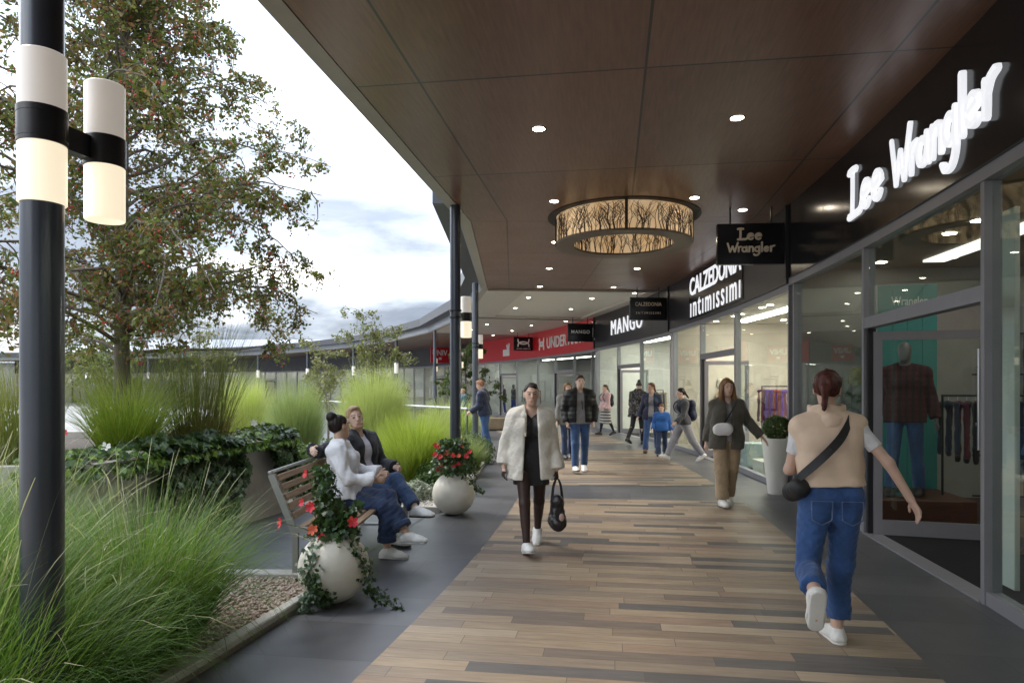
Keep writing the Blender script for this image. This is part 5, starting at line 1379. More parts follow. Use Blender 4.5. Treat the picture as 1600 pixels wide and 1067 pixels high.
def torso_prims(s, o=0., hipo=0., lo_z=None):
    k = s.k; B = s.bulk; R_ = s.Rs; f = s.female; ax = s.Rs @ fwd; axp = s.Rp @ fwd; out = []
    h = V3(.075 if f else .068, 0, 0) * k
    out.append((rc(s.pel - s.Rp @ h + V3(0, 0, .02) * k, s.pel + s.Rp @ h + V3(0, 0, .02) * k, (.108 if f else .102) * k * B + o + hipo, (.108 if f else .102) * k * B + o + hipo, .92, axp), .05))
    w = V3(.045 if f else .062, 0, 0) * k
    out.append((rc(s.waist - s.Rt @ w, s.waist + s.Rt @ w, (.082 if f else .10) * k * B + o, (.082 if f else .10) * k * B + o, .92, ax), .06))
    c = V3(.07 if f else .088, 0, 0) * k
    out.append((rc(s.chest - R_ @ c, s.chest + R_ @ c, (.095 if f else .112) * k * B + o, (.095 if f else .112) * k * B + o, .90, ax), .06))
    u = s.nb - s.Rt @ V3(0, 0, .085 * k); c2 = V3(.10 if f else .125, 0, 0) * k
    out.append((rc(u - R_ @ c2, u + R_ @ c2, (.066 if f else .074) * k * B + o, (.066 if f else .074) * k * B + o, .95, ax), .05))
    for sx in (-1, 1): out.append((rc(s.nb + s.Rt @ V3(sx * .03 * k, .01, .005), s.sh[sx], .048 * k * B + o * .9, (.048 if f else .056) * k * B + o), .045))
    if f:
        for sx in (-1, 1): out.append((el(s.chest + R_ @ V3(sx * .067, -.075, .005) * k, V3(.058, .055, .06) * k + o * .9), .03))
    return out
def arm_prims(s, sx, o=0., end=1., cut=False, flare=0., up=None):
    k = s.k; B = s.bulk; w = s.elb[sx] + (s.wri[sx] - s.elb[sx]) * end
    r = (.047, .038, .028) if not s.female else (.041, .033, .025)
    if up is not None:
        e = s.sh[sx] + (s.elb[sx] - s.sh[sx]) * up; return [(rc(s.sh[sx], e, r[0] * k * B + o, r[0] * .92 * k * B + o, cutb=cut), .03)]
    return [(rc(s.sh[sx], s.elb[sx], r[0] * k * B + o, r[1] * k * B + o), .03), (rc(s.elb[sx], w, r[1] * k * B + o, r[2] * k * B + o + flare, cutb=cut), .02)]
def leg_prims(s, sx, o=0., end=1., cut=False, flare=0., calf=True, loose=0.):
    k = s.k; B = s.bulk; f = s.female; rt = (.088 if f else .085) * k * B + o; rk = .054 * k * B + o + loose; ra = .036 * k * B + o + flare
    a = s.knee[sx] + (s.ank[sx] - s.knee[sx]) * end; out = [(rc(s.hip[sx], s.knee[sx], rt, rk), .045), (rc(s.knee[sx], a, rk, rk + (ra - rk) * end, cutb=cut), .03)]
    if calf:
        d = nrm(s.ank[sx] - s.knee[sx]); t = nrm(s.hip[sx] - s.knee[sx]); back = -nrm(np.cross(np.cross(d, s.toe[sx]), d))
        c = s.knee[sx] + d * .13 * k + back * .014 * k; out.append((rc(c - d * .06 * k, c + d * .09 * k, .046 * k * B + o, .036 * k * B + o), .03))
    return out
def foot_prims(s, sx, o=0., sole=0.):
    k = s.k; fd = s.toe[sx]; a = s.ank[sx]; up = nrm(np.cross(np.cross(fd, V3(0, 0, 1)), fd))
    heel = a - fd * .028 * k - up * .045 * k; ball = a + fd * .125 * k - up * .052 * k; tip = a + fd * .178 * k - up * .056 * k
    return [(rc(heel, a - up * .01 * k, .030 * k + o, .034 * k + o), .02), (rc(heel, ball, .032 * k + o, .031 * k + o, .9, up), .03), (rc(a + fd * .03 * k - up * .01 * k, ball, .034 * k + o, .030 * k + o), .03), (rc(ball, tip, .035 * k + o, .027 * k + o, .8, up), .03)], up
def hand_prims(s, sx):
    k = s.k * .98; d = s.hd[sx]; n = s.pn[sx]; n = nrm(n - d * (n @ d)); sd = np.cross(d, n); sd = nrm(sd); w = s.wri[sx]
    fr = nrm(s.Rs @ fwd)
    if sd @ fr < 0: sd = -sd          # sd points to the thumb side
    out = [(rc(w + d * .015 * k, w + d * .075 * k, .030 * k, .036 * k, .5, n), .012)]
    cu = s.curl[sx]
    for i, (off, ln) in enumerate(((.027, .072), (.009, .080), (-.009, .075), (-.026, .060))):
        b = w + d * .085 * k + sd * off * k; c = cu * (1 + .15 * i)
        d1 = nrm(d * math.cos(c * .7) + n * math.sin(c * .7) + sd * off * 1.5); p1 = b + d1 * ln * .5 * k; d2 = nrm(d1 * math.cos(c) + n * math.sin(c)); p2 = p1 + d2 * ln * .5 * k
        out += [(rc(b - d * .02 * k, p1, .0100 * k, .0085 * k), .006), (rc(p1, p2, .0085 * k, .0068 * k), .004)]
    t0 = w + d * .03 * k + sd * .026 * k; d1 = nrm(d * .7 + sd * .75 + n * .25); t1 = t0 + d1 * .040 * k; t2 = t1 + nrm(d * .95 + sd * .25 + n * (.2 + .4 * cu)) * .030 * k
    out += [(rc(t0 - d1 * .01 * k, t1, .0135 * k, .0105 * k), .010), (rc(t1, t2, .0105 * k, .008 * k), .005)]
    return out
def head_prims(s, face=True):
    k = s.k; R_ = s.Rhd; c = s.hc; P = lambda x, y, z: c + R_ @ V3(x, y, z) * k
    f = s.female
    out = [(el(P(0, .012, .03), V3(.073, .092, .088) * k, R_), .01), (el(P(0, -.028, -.035), V3(.058, .060, .075) * k, R_), .03), (el(P(0, -.050, -.085), V3(.030 if f else .036, .030, .026) * k, R_), .035)]
    out.append((rc(s.nb - s.Rt @ V3(0, 0, .05) * k, P(0, .022, -.055), (.052 if f else .060) * k, (.048 if f else .056) * k), .025))
    if face:
        out += [(rc(P(0, -.088, .018), P(0, -.104, -.018), .010 * k, .0145 * k), .014), (rc(P(-.018, -.088, -.052), P(.018, -.088, -.052), .0085 * k, .0085 * k), .010)]
        for sx in (-1, 1):
            out += [(el(P(sx * .074, .008, -.004), V3(.010, .022, .033) * k, R_), .006), (rc(P(sx * .012, -.084, .038), P(sx * .045, -.070, .036), .0065 * k, .005 * k), .014), (el(P(sx * .030, -.076, .014), V3(.014, .012, .010) * k, R_), .003)]
    return out
def garment(name, vol, mat, parent, colf=None):
    P, F = vol.mesh()
    col = colf(P) if colf is not None else None
    return mesh_np(name, P, F, mat, parent, True, col)
def body(s, t, h, skin, mat, legs_bare=True, face=True, legcol=None, hands=True):
    lo, hi = s.bb(.12); v = Vol(lo, hi, h)
    for p, k in torso_prims(s): v.add(p, k)
    for sx in (-1, 1):
        for p, k in arm_prims(s, sx) + leg_prims(s, sx): v.add(p, k * s.k)
        for p, k in foot_prims(s, sx, -.013)[0]: v.add(p, k)
    for p, k in head_prims(s, face): v.add(p, k)
    if face:
        for sx in (-1, 1): v.sub(el(s.hc + s.Rhd @ V3(sx * .030, -.090, .018) * s.k, V3(.016, .007, .009) * s.k, s.Rhd), .010)
        for sx in (-1, 1): v.add(el(s.hc + s.Rhd @ V3(sx * .030, -.074, .015) * s.k, V3(.0135, .0135, .011) * s.k, s.Rhd), .003)
    if hands:
        for sx in (-1, 1):
            for p, k in hand_prims(s, sx): v.add(p, k)
    def colf(P):
        C = np.tile(np.array(skin), (len(P), 1)); L = (P - s.hc) @ s.Rhd / s.k
        head = np.linalg.norm(L, axis=1) < .2
        if face:
            for sx in (-1, 1):
                e = head & (np.abs(L[:, 0] - sx * .030) < .014) & (np.abs(L[:, 2] - .015) < .0055) & (L[:, 1] < -.06); C[e] = np.array(skin) * .5
                e = head & (np.abs(L[:, 0] - sx * .030) < .0065) & (np.abs(L[:, 2] - .015) < .006) & (L[:, 1] < -.06); C[e] = (.03, .02, .016)
                e = head & (np.abs(L[:, 0] - sx * .031) < .020) & (np.abs(L[:, 2] - .040 + .10 * np.abs(np.abs(L[:, 0]) - .03)) < .0042) & (L[:, 1] < -.055); C[e] = np.array(skin) * .42
            e = head & (np.abs(L[:, 0]) < .024) & (np.abs(L[:, 2] + .051) < .0065) & (L[:, 1] < -.075); C[e] = np.array(skin) * np.array([.93, .66, .62])
            e = head & ((L[:, 0] / .022) ** 2 + ((L[:, 2] + .02) / .02) ** 2 < 1) & (L[:, 1] < -.07); C[e] = np.array(skin) * np.array([1.0, .88, .86])
        if legcol is not None:
            e = P[:, 2] < s.pel[2] - .08; C[e] = legcol
        return C
    return garment('body', v, mat, t, colf)
def box_of(s, pts, pad): P = np.array(pts); return P.min(0) - pad, P.max(0) + pad
def trousers(s, t, h, mat, o=.014, end=.97, flare=.02, loose=.0, top=.10, name='trousers', fold=.005, colf=None, seed=1, cuff=None):
    k = s.k; pts = [*s.hip.values(), *s.knee.values(), *s.ank.values(), s.waist]; lo, hi = box_of(s, pts, .17); v = Vol(lo, hi, h)
    for p, kk in torso_prims(s, o)[:2]: v.add(p, kk)
    for sx in (-1, 1):
        for p, kk in leg_prims(s, sx, o, end, True, flare, False, loose): v.add(p, kk)
    if s.Rt[1, 2] > -2: v.sub(half(s.pel + s.Rt @ V3(0, 0, top * k), s.Rt @ V3(0, 0, 1), lo, hi))
    v.fold(fold, 26, seed, (1, 1, 1.6))
    if cuff:
        for sx in (-1, 1):
            d = nrm(s.ank[sx] - s.knee[sx]); e = s.knee[sx] + (s.ank[sx] - s.knee[sx]) * end; r = .036 * k + o + flare + (.018 * k) * (1 - end) + .008
            v.add(rc(e - d * cuff, e + d * .002, r, r, cutb=True, cuta=True), .004)
    return garment(name, v, mat, t, colf)
def top(s, t, h, mat, name, o=.02, sleeve=1., hem=.0, flare=0., up=None, fold=.006, cuffflare=.006, open_=None, collar=0., seed=2, colf=None, neck=.0, hood=False, hipo=0., fr=20, vneck=None, quilt=0., straight=0., qp=.085):
    """upper garment. hem: metres below (-) / above (+) the hips along the spine; open_: (half width at collar, half width at hem) of an open front"""
    k = s.k; pts = [s.pel + V3(0, 0, min(hem, 0)), s.nb, *s.sh.values(), *s.elb.values(), *s.wri.values()]; lo, hi = box_of(s, pts, .19); v = Vol(lo, hi, h)
    pr = torso_prims(s, o, hipo)
    if hem > .13 * k: pr = pr[1:]
    for p, kk in pr: v.add(p, kk)
    if hem < .03:
        d = s.Rp @ V3(0, 0, -1); c = V3(.085, 0, 0) * k; r = .108 * k * s.bulk + o
        for q in (-1, 1): v.add(rc(s.pel + s.Rp @ (c * q * .8) + V3(0, 0, .05), s.pel + s.Rp @ (c * q) + d * (-hem + .05), r, r + flare, .92, s.Rp @ fwd), .06)
    if straight:
        for q in (-1, 0, 1): v.add(rc(s.chest + s.Rs @ (V3(.085 * q, 0, .02) * k), s.pel + s.Rp @ (V3(.085 * q, 0, 0) * k) + s.Rt @ V3(0, 0, hem), straight + o, straight + o + flare * .5, .92, s.Rs @ fwd), .05)
    for sx in (-1, 1):
        for p, kk in arm_prims(s, sx, o * .9, sleeve, True, cuffflare, up): v.add(p, kk)
    if collar:
        v.add(rc(s.nb - s.Rt @ V3(0, 0, .03) * k, s.nb + s.Rt @ V3(0, -.005, collar) * k, (.075) * k + o * .5, .072 * k + o * .4, cutb=True, cuta=True), .03)
    v.sub(half(s.pel + s.Rt @ V3(0, 0, hem), s.Rt @ V3(0, 0, -1), lo, hi))
    if quilt:
        X, Y, Z = v.grid((slice(None),) * 3); v.D = v.D + (quilt * np.abs(np.sin((Z - f32(s.pel[2])) * f32(math.pi / qp)))).astype(f32) * -1 + f32(quilt * .6)
    v.fold(fold, fr, seed)
    # neck opening
    nc = s.nb + s.Rt @ V3(0, -.012, .03 + collar * .8) * k
    v.sub(rc(nc, s.nb + s.Rt @ V3(0, -.02, .20) * k, .060 * k + neck, .075 * k + neck), .004)
    if vneck:
        v.sub(rc(s.nb + s.Rs @ V3(0, -.09, .06) * k, s.chest + s.Rs @ V3(0, -.13, .155 - vneck) * k, .055 * k, .008, 2.5, s.Rs @ fwd), .004)
    if open_:
        w0, w1 = open_; z0 = s.nb[2] + .03; z1 = s.pel[2] + hem; Ri = s.Rs.T; cc = s.chest
        def f(X, Y, Z):
            tt = np.clip((z0 - Z) / f32(max(.1, z0 - z1)), 0, 1.2); w = f32(w0) + tt * f32(w1 - w0)
            lx = (X - f32(cc[0])) * f32(Ri[0, 0]) + (Y - f32(cc[1])) * f32(Ri[0, 1]) + (Z - f32(cc[2])) * f32(Ri[0, 2])
            ly = (X - f32(cc[0])) * f32(Ri[1, 0]) + (Y - f32(cc[1])) * f32(Ri[1, 1]) + (Z - f32(cc[2])) * f32(Ri[1, 2])
            return np.maximum(np.abs(lx) - w, ly + f32(.02))
        v.sub(dict(f=f, lo=lo, hi=hi), .012)
    return garment(name, v, mat, t, colf)
def shoes(s, t, h, mat, sole, o=.012):
    for sx in (-1, 1):
        pr, up = foot_prims(s, sx, o); a = s.ank[sx]; fd = s.toe[sx]; k = s.k
        lo, hi = box_of(s, [a - fd * .06, a + fd * .2, a - up * .09, a + up * .04], .07); v = Vol(lo, hi, min(h, .007))
        for p, kk in pr: v.add(p, kk)
        v.sub(half(a + up * .028 * k, up, lo, hi)); v.sub(half(a - up * .062 * k, -up, lo, hi))
        v.fold(.002, 60, 3)
        sh = garment('shoe', v, mat, t)
        v = Vol(lo, hi, min(h, .007)); b0 = a - fd * .035 * k - up * .069 * k; b1 = a + fd * .165 * k - up * .069 * k
        v.add(rc(b0, b1, .042 * k + .004, .042 * k + .004, .5, up), .01); v.sub(half(a - up * .060 * k, up, lo, hi)); v.sub(half(a - up * .0785 * k, -up, lo, hi))
        garment('sole', v, sole, sh)
def hair(s, t, h, mat, style, col=None, seed=4):
    k = s.k; R_ = s.Rhd; P = lambda x, y, z: s.hc + R_ @ V3(x, y, z) * k; lo, hi = box_of(s, [s.hc, s.nb], .24); lo[2] -= .25
    v = Vol(lo, hi, min(h, .008)); th = dict(short=.012, bun=.012, long=.016, pony=.010, slick=.006, bald=.003, hat=.022).get(style, .012)
    v.add(el(P(0, .016 + th * .55, .034), V3(.073, .092, .088) * k + th, R_), .01)
    if style in ('short',): v.add(el(P(0, -.035, .098), V3(.055, .055, .030) * k, R_), .03)
    # face cut: everything in front of the hairline
    n = R_ @ V3(0, -1, -.85 if style != 'short' else -.6)
    v.sub(half(P(0, -.062, .072 if style != 'short' else .074), n, lo, hi), .008)
    v.sub(half(P(0, .0, -.045 if style in ('short', 'bald') else -.075), R_ @ V3(0, -.25, -1), lo, hi), .01)
    for sx in (-1, 1): v.sub(el(P(sx * .082, -.004, -.010), V3(.03, .030, .040) * k, R_), .006)
    if style == 'bun': v.add(el(P(0, .088, .108), V3(.055, .052, .052) * k, R_), .006)
    if style == 'slick': v.add(el(P(0, .11, .005), V3(.034, .03, .036) * k, R_), .02)
    if style == 'pony':
        v.add(el(P(0, .10, .0), V3(.030, .03, .035) * k, R_), .02); v.add(rc(P(.0, .115, -.01), P(.01, .175, -.14), .026 * k, .012 * k), .02)
    if style == 'long':
        for sx in (-1, 1):
            v.add(rc(P(sx * .062, -.005, .05), P(sx * .090, -.020, -.13), .030 * k, .036 * k), .02); v.add(rc(P(sx * .090, -.020, -.13), P(sx * .105, -.055, -.27), .036 * k, .018 * k), .02)
            v.add(rc(P(sx * .05, .06, .02), P(sx * .07, .055, -.22), .045 * k, .03 * k), .03)
        v.add(rc(P(0, .07, .02), P(0, .07, -.22), .05 * k, .03 * k), .03)
    v.fold(.007 if style in ('long', 'pony') else .004, 55, seed, (1.6, 1.6, .35))
    return garment('hair', v, mat, t)
m_skin = M('skin', (.5, .35, .28), rough=.48, attr=True, var=.05, scale=30, spec=.35)
def cloth(name, col, rough=.8, var=.12, scale=18, bump=.8, bscale=15, sheen=.2): return M(name, col, rough=rough, var=var, scale=scale, bump=bump, bscale=bscale, sheen=sheen, bdist=.022)
def denim(name, col): return M(name, col, rough=.8, var=.30, scale=7, bump=.8, bscale=17, sheen=.15, bdist=.02)
m_hair_dk = M('dark_brown_hair', (.018, .012, .010), rough=.42, var=.4, scale=40, stretch=(1.6, 1.6, .14), bump=.7, bscale=55, bdist=.008, spec=.22)
m_hair_au = M('auburn_hair', (.075, .022, .016), rough=.42, var=.4, scale=40, stretch=(1.6, 1.6, .14), bump=.7, bscale=55, bdist=.008, spec=.22)
m_hair_bl = M('strawberry_blond_hair', (.40, .27, .15), rough=.5, var=.3, scale=40, stretch=(1.6, 1.6, .14), bump=.7, bscale=55, bdist=.008, spec=.22)
m_hair_lb = M('long_light_brown_hair', (.20, .105, .045), rough=.42, var=.4, scale=30, stretch=(1.6, 1.6, .14), bump=.7, bscale=55, bdist=.008, spec=.22)
m_hair_br = M('brown_hair', (.065, .038, .022), rough=.5, var=.35, scale=40, stretch=(1.6, 1.6, .14), bump=.7, bscale=55, bdist=.008, spec=.22)
m_wshoe = M('white_sneaker', (.66, .65, .62), rough=.5, var=.06, scale=12); m_wsole = M('white_rubber_sole', (.62, .61, .58), rough=.6, var=.08)
m_dsole = M('dark_rubber_sole', (.03, .03, .03), rough=.6); m_dshoe = M('dark_shoe', (.03, .028, .027), rough=.45); m_bshoe = M('brown_leather_shoe', (.16, .075, .04), rough=.4)
m_jean = denim('blue_denim', (.030, .075, .190)); m_jeand = denim('dark_blue_denim', (.016, .034, .085)); m_jeanm = denim('mid_dark_denim', (.022, .052, .125)); m_jeanb = denim('bright_blue_denim', (.025, .075, .215))
m_cream = cloth('cream_wool', (.68, .64, .56), var=.10, bump=.6, bscale=24); m_blackc = cloth('black_jersey', (.008, .008, .009)); m_puff = M('black_puffer_nylon', (.012, .0115, .0115), rough=.55, var=.15, spec=.3)
m_grey = cloth('grey_jersey', (.25, .245, .25)); m_peach = M('peach_quilted_nylon', (.72, .55, .41), rough=.62, var=.06, scale=8, bump=.4, bscale=11, bdist=.015); m_whitec = cloth('white_cotton', (.68, .68, .70), var=.05)
m_lilac = cloth('pale_lilac_cotton', (.60, .58, .66), var=.06); m_navy = cloth('navy_wool', (.006, .007, .013)); m_olive = cloth('olive_wool', (.075, .068, .052)); m_tan = cloth('tan_twill', (.36, .265, .165), var=.08)
m_pink = cloth('dusty_pink_wool', (.46, .30, .30)); m_blue = cloth('bright_blue_cotton', (.012, .10, .34)); m_navyb = cloth('navy_blue_nylon', (.014, .020, .050)); m_greyp = cloth('light_grey_fleece', (.25, .25, .27)); m_dgrey = cloth('dark_grey_jersey', (.040, .042, .048)); m_stripe = None
def tights_mat():
    m = M('sheer_black_tights', (.030, .018, .016), rough=.5, var=.1); return m
m_tights = tights_mat()
def fur_mat():
    m, nt, out = new_mat('mottled_dark_fur'); p = nd(nt, 'ShaderNodeBsdfPrincipled'); nt.links.new(p.outputs[0], out.inputs[0]); tc = nd(nt, 'ShaderNodeTexCoord')
    nt.links.new(ramp(nt, noise(nt, 22, 6, .7, tc.outputs['Object']), [(.42, (.012, .011, .011)), (.52, (.05, .046, .042)), (.62, (.22, .20, .18))]), p.inputs['Base Color']); p.inputs['Roughness'].default_value = .9; return m
m_fur = fur_mat()
def stripe_mat():
    m, nt, out = new_mat('striped_grey_knit'); p = nd(nt, 'ShaderNodeBsdfPrincipled'); nt.links.new(p.outputs[0], out.inputs[0]); tc = nd(nt, 'ShaderNodeTexCoord'); w = nd(nt, 'ShaderNodeTexWave', wave_type='BANDS', bands_direction='Z'); w.inputs['Scale'].default_value = 3.2; w.inputs['Distortion'].default_value = 1.5
    nt.links.new(tc.outputs['Object'], w.inputs[0]); nt.links.new(ramp(nt, w.outputs['Fac'], [(.35, (.05, .05, .05)), (.6, (.36, .35, .33))]), p.inputs['Base Color']); p.inputs['Roughness'].default_value = .85; return m
m_stripe = stripe_mat()
SK1, SK2, SK3 = (.58, .385, .295), (.60, .41, .32), (.52, .335, .245)
def person(loc, rz, label): return thing('person', label, 'person', loc, RAD(rz))
HN, HF = .0085, .015

# --- woman in cream jacket walking towards the camera
t = person((.19, 6.72, 0), 3, 'woman in open cream jacket and black mini dress walking forward with a dark handbag')
s = Skel(1.665, True, lean=1, twist=-3, head=(3, 3, 0), legs={-1: (17, 3, 14, -1, 3), 1: (-13, 22, -26, -1, 3)}, arms={-1: dict(p=-10, ab=17, e=30, inn=10, curl=.6), 1: dict(p=3, ab=11, e=10, inn=4, curl=1.3)})
body(s, t, .007, SK1, m_skin, legcol=(.045, .024, .020))
hair(s, t, HN, m_hair_dk, 'slick')
top(s, t, HN, m_blackc, 'dress', o=.012, sleeve=.15, up=.25, hem=-.22, flare=-.012, fold=.003, neck=.018, vneck=.11)
top(s, t, HN, m_cream, 'jacket', o=.042, sleeve=.97, hem=-.155, flare=.030, fold=.012, cuffflare=.020, open_=(.050, .085), collar=.03, fr=15, neck=.012, straight=.098)
v = Vol(s.nb + V3(-.2, -.22, -.3), s.nb + V3(.2, .12, .1), .007)
for sx in (-1, 1):
    v.add(rc(s.nb + V3(sx * .068, .0, .035), s.nb + V3(sx * .088, -.105, -.03), .020, .024, .45, V3(sx * .5, -.6, 1)), .01); v.add(rc(s.nb + V3(sx * .088, -.108, -.03), s.nb + V3(sx * .068, -.152, -.22), .040, .014, .28, V3(sx * .35, -1, .35)), .015)
v.add(rc(s.nb + V3(-.08, .045, .035), s.nb + V3(.08, .045, .035), .020, .020, .6, V3(0, 1, .3)), .02)
garment('collar', v, m_cream, t)
v = Vol(s.chest + V3(-.2, -.26, -.1), s.chest + V3(.2, -.05, .12), .007)
shoes(s, t, HN, m_wshoe, m_wsole)
hb = s.wri[1] + s.hd[1] * .085
bx, by = .19 + hb[0] * math.cos(RAD(3)) - hb[1] * math.sin(RAD(3)), 6.72 + hb[1] * math.cos(RAD(3)) + hb[0] * math.sin(RAD(3))
bag = thing('handbag', 'soft black handbag with pinkish charm held by the woman in cream jacket', 'bag', (bx, by, hb[2]), RAD(8))
v = Vol((-.2, -.2, -.55), (.2, .2, .05), .008)
v.add(rc((0, -.055, -.44), (0, .055, -.44), .075, .075, 1), .03); v.add(rc((0, -.03, -.22), (0, .03, -.22), .052, .052), .05); v.add(rc((0, 0, -.40), (0, 0, -.26), .085, .06), .05); v.fold(.006, 30, 6)
garment('bag_body', v, M('black_soft_leather', (.016, .013, .014), rough=.4, var=.2), bag)
b = MB()
for y in (-.03, .03): b.tube(spline([(-.05, y, -.21), (-.035, y * .7, -.08), (0, y * .3, -.008), (.035, y * .7, -.08), (.05, y, -.21)], 5), .008, 6)
b.obj('bag_handles', m_black, bag, True)
v = Vol((-.1, -.2, -.5), (.15, 0, -.25), .007); v.add(el((.02, -.115, -.37), (.028, .014, .04)), .01); garment('bag_charm', v, M('pinkish_charm', (.45, .30, .25), rough=.6), bag)

# --- man in black puffer
gx, gy = gnd(906, 738)
t = person((gx, gy, 0), 2, 'man in black puffer jacket, grey T-shirt and jeans walking with hands in pockets')
s = Skel(1.82, False, head=(6, 3, 0), legs={-1: (12, 4, 8, 1), 1: (-6, 14, -14, 1)}, arms={-1: dict(p=-12, ab=17, e=38, inn=24, curl=.9), 1: dict(p=-12, ab=17, e=38, inn=24, curl=.9)})
body(s, t, .010, SK2, m_skin); hair(s, t, .009, m_hair_br, 'short'); trousers(s, t, .011, m_jean, o=.014, loose=.005, flare=.014)
top(s, t, .010, m_grey, 'shirt', o=.016, sleeve=.2, up=.4, hem=-.06)
top(s, t, .010, m_puff, 'jacket', o=.048, sleeve=.98, hem=-.03, flare=-.01, open_=(.06, .085), collar=.05, quilt=.006, fold=.006)
v = Vol(s.chest + V3(-.05, -.2, -.2), s.chest + V3(.06, 0, .1), .008); v.add(rc(s.chest + V3(.02, -.134, .02), s.chest + V3(.03, -.138, -.16), .009, .012, .3, V3(0, 1, 0)), .01); garment('shirt_print', v, m_blackc, t)
shoes(s, t, .009, m_wshoe, m_dsole)

# --- woman in peach vest, seen from behind
t = person((1.985, 4.245, 0), 172, 'woman in peach padded vest and cropped blue jeans walking away, seen from behind')
s = Skel(1.715, True, lean=3, side=2, twist=-4, head=(-14, 4, -5), legs={1: (-7, 76, -66, 9, 0), -1: (6, 5, -1, -3, 0)}, arms={-1: dict(p=-14, ab=33, e=16, inn=6, curl=.45), 1: dict(p=10, ab=14, e=78, inn=42, curl=.8)}, hipx=0)
body(s, t, .007, SK1, m_skin); hair(s, t, HN, m_hair_au, 'pony')
trousers(s, t, HN, m_jeanb, o=.015, end=.80, flare=.024, loose=.006, top=.12, fold=.010)
top(s, t, HN, m_whitec, 'shirt', o=.012, up=.62, hem=.14, fold=.005)
v = None
top(s, t, HN, m_peach, 'vest', o=.022, qp=.15, straight=.092, up=.02, hem=.085, flare=0, collar=.05, quilt=.007, fold=.004, neck=.012)
v = Vol(s.nb - .22, s.nb + .22, .007); v.add(rc(s.nb + s.Rt @ V3(0, -.01, .0), s.nb + s.Rt @ V3(0, -.005, .085), .112, .108, cutb=True), .02); v.sub(rc(s.nb + s.Rt @ V3(0, -.02, -.05), s.nb + s.Rt @ V3(0, -.02, .2), .080, .092), .012); v.sub(half(s.nb + V3(0, -.075, 0), V3(0, -1, .2), s.nb - .3, s.nb + .3), .02); v.fold(.008, 22, 9)
garment('collar', v, m_peach, t)
k = s.k; bk = s.Rp @ V3(.088, .118, 0)
v = Vol(s.pel + V3(-.25, 0, -.2), s.pel + V3(.25, .26, .14), .006)
for sx in (-1, 1):
    c = s.pel + V3(sx * .088, .118, -.055); w = [c + V3(-.062, 0, .06), c + V3(.062, 0, .06), c + V3(.058, -.004, -.055), c + V3(0, -.002, -.085), c + V3(-.058, -.004, -.055)]
    for a, b_ in zip(w, w[1:] + w[:1]): v.add(rc(a, b_, .0045, .0045), .003)
garment('pocket_seams', v, M('pale_seam_thread', (.12, .17, .30), rough=.8), t)
shoes(s, t, HN, m_wshoe, m_wsole)
def belt_bag(parent_loc, rz, pts, w, bag_pts, label, name='crossbody_bag', sm=m_blackc, bm=None, rr=.06, ax=None):
    b = thing(name, label, 'bag', parent_loc, RAD(rz)); P = spline(pts, 8); mb = MB()
    pp = [Vector(p) for p in P]; c = Vector((0, 0, 1)); vs = []; fs = []
    for i, p in enumerate(pp):
        tt = (pp[min(i + 1, len(pp) - 1)] - pp[max(i - 1, 0)]).normalized(); out = Vector((p.x - s.waist[0] * 1, p.y - s.waist[1], 0)); out = (out - tt * out.dot(tt)); out = out.normalized() if out.length > 1e-4 else Vector((0, 1, 0)); sd = tt.cross(out).normalized() * w / 2
        vs += [p - sd - out * .003, p + sd - out * .003, p + sd + out * .003, p - sd + out * .003]
    for i in range(len(pp) - 1):
        for q in range(4): fs.append((4 * i + q, 4 * i + 4 + q, 4 * i + 4 + (q + 1) % 4, 4 * i + (q + 1) % 4))
    fs += [(0, 1, 2, 3), tuple(4 * len(pp) - 4 + q for q in (3, 2, 1, 0))]
    mb.add(vs, [f[::-1] for f in fs]).obj('strap', sm, b)
    a, c_ = np.array(bag_pts[0]), np.array(bag_pts[1]); lo, hi = np.minimum(a, c_) - .14, np.maximum(a, c_) + .14; v = Vol(lo, hi, .007); v.add(rc(a, c_, rr, rr, .55 if ax is not None else 1, ax), .01); v.fold(.003, 40, 5)
    garment('bag_body', v, bm or sm, b); return b
q = s; S3 = lambda x, y, z: tuple(q.chest + q.Rs @ V3(x, y, z))
belt_bag((1.985, 4.245, 0), 172, [S3(-.115, .02, .165), S3(-.10, .10, .12), S3(-.03, .158, .02), S3(.08, .172, -.09), S3(.19, .11, -.20), S3(.225, .02, -.26)], .052, (s.pel + V3(.20, .06, .075), s.pel + V3(.215, -.05, .035)), 'black crossbody bag on the hip of the woman in peach vest', sm=M('black_webbing', (.014, .014, .015), rough=.6), rr=.062)

# --- woman with white bag
t = person((2.88, 9.15, 0), -4, 'woman with long light brown hair, olive blazer and tan trousers')
s = Skel(1.70, True, head=(6, 4, 0), legs={-1: (6, 4, 2, -1, 0), 1: (-6, 16, -18, -2, 0)}, arms={-1: dict(p=-14, ab=10, e=12, curl=.6), 1: dict(p=-8, ab=30, e=26, inn=-8, curl=.3)})
body(s, t, .009, SK1, m_skin); hair(s, t, .009, m_hair_lb, 'long'); trousers(s, t, .010, m_tan, o=.022, end=.95, loose=.014, flare=.028, fold=.007)
top(s, t, .010, m_grey, 'shirt', o=.014, up=.3, hem=-.04, vneck=.06)
top(s, t, .010, m_olive, 'blazer', o=.034, straight=.09, sleeve=.98, hem=-.14, flare=.012, open_=(.035, .035), fold=.009, cuffflare=.014)
shoes(s, t, .009, m_wshoe, m_wsole); q = s
belt_bag((2.88, 9.15, 0), -4, [S3(.13, -.02, .175), S3(.09, -.11, .12), S3(.0, -.165, -.02), S3(-.08, -.17, -.15)], .014, (s.pel + V3(-.145, -.185, .13), s.pel + V3(-.045, -.20, .135)), 'white rounded shoulder bag worn across the olive blazer', sm=m_blackc, bm=M('white_leather', (.74, .74, .74), rough=.4, var=.03), rr=.082, ax=V3(0, 1, 0))

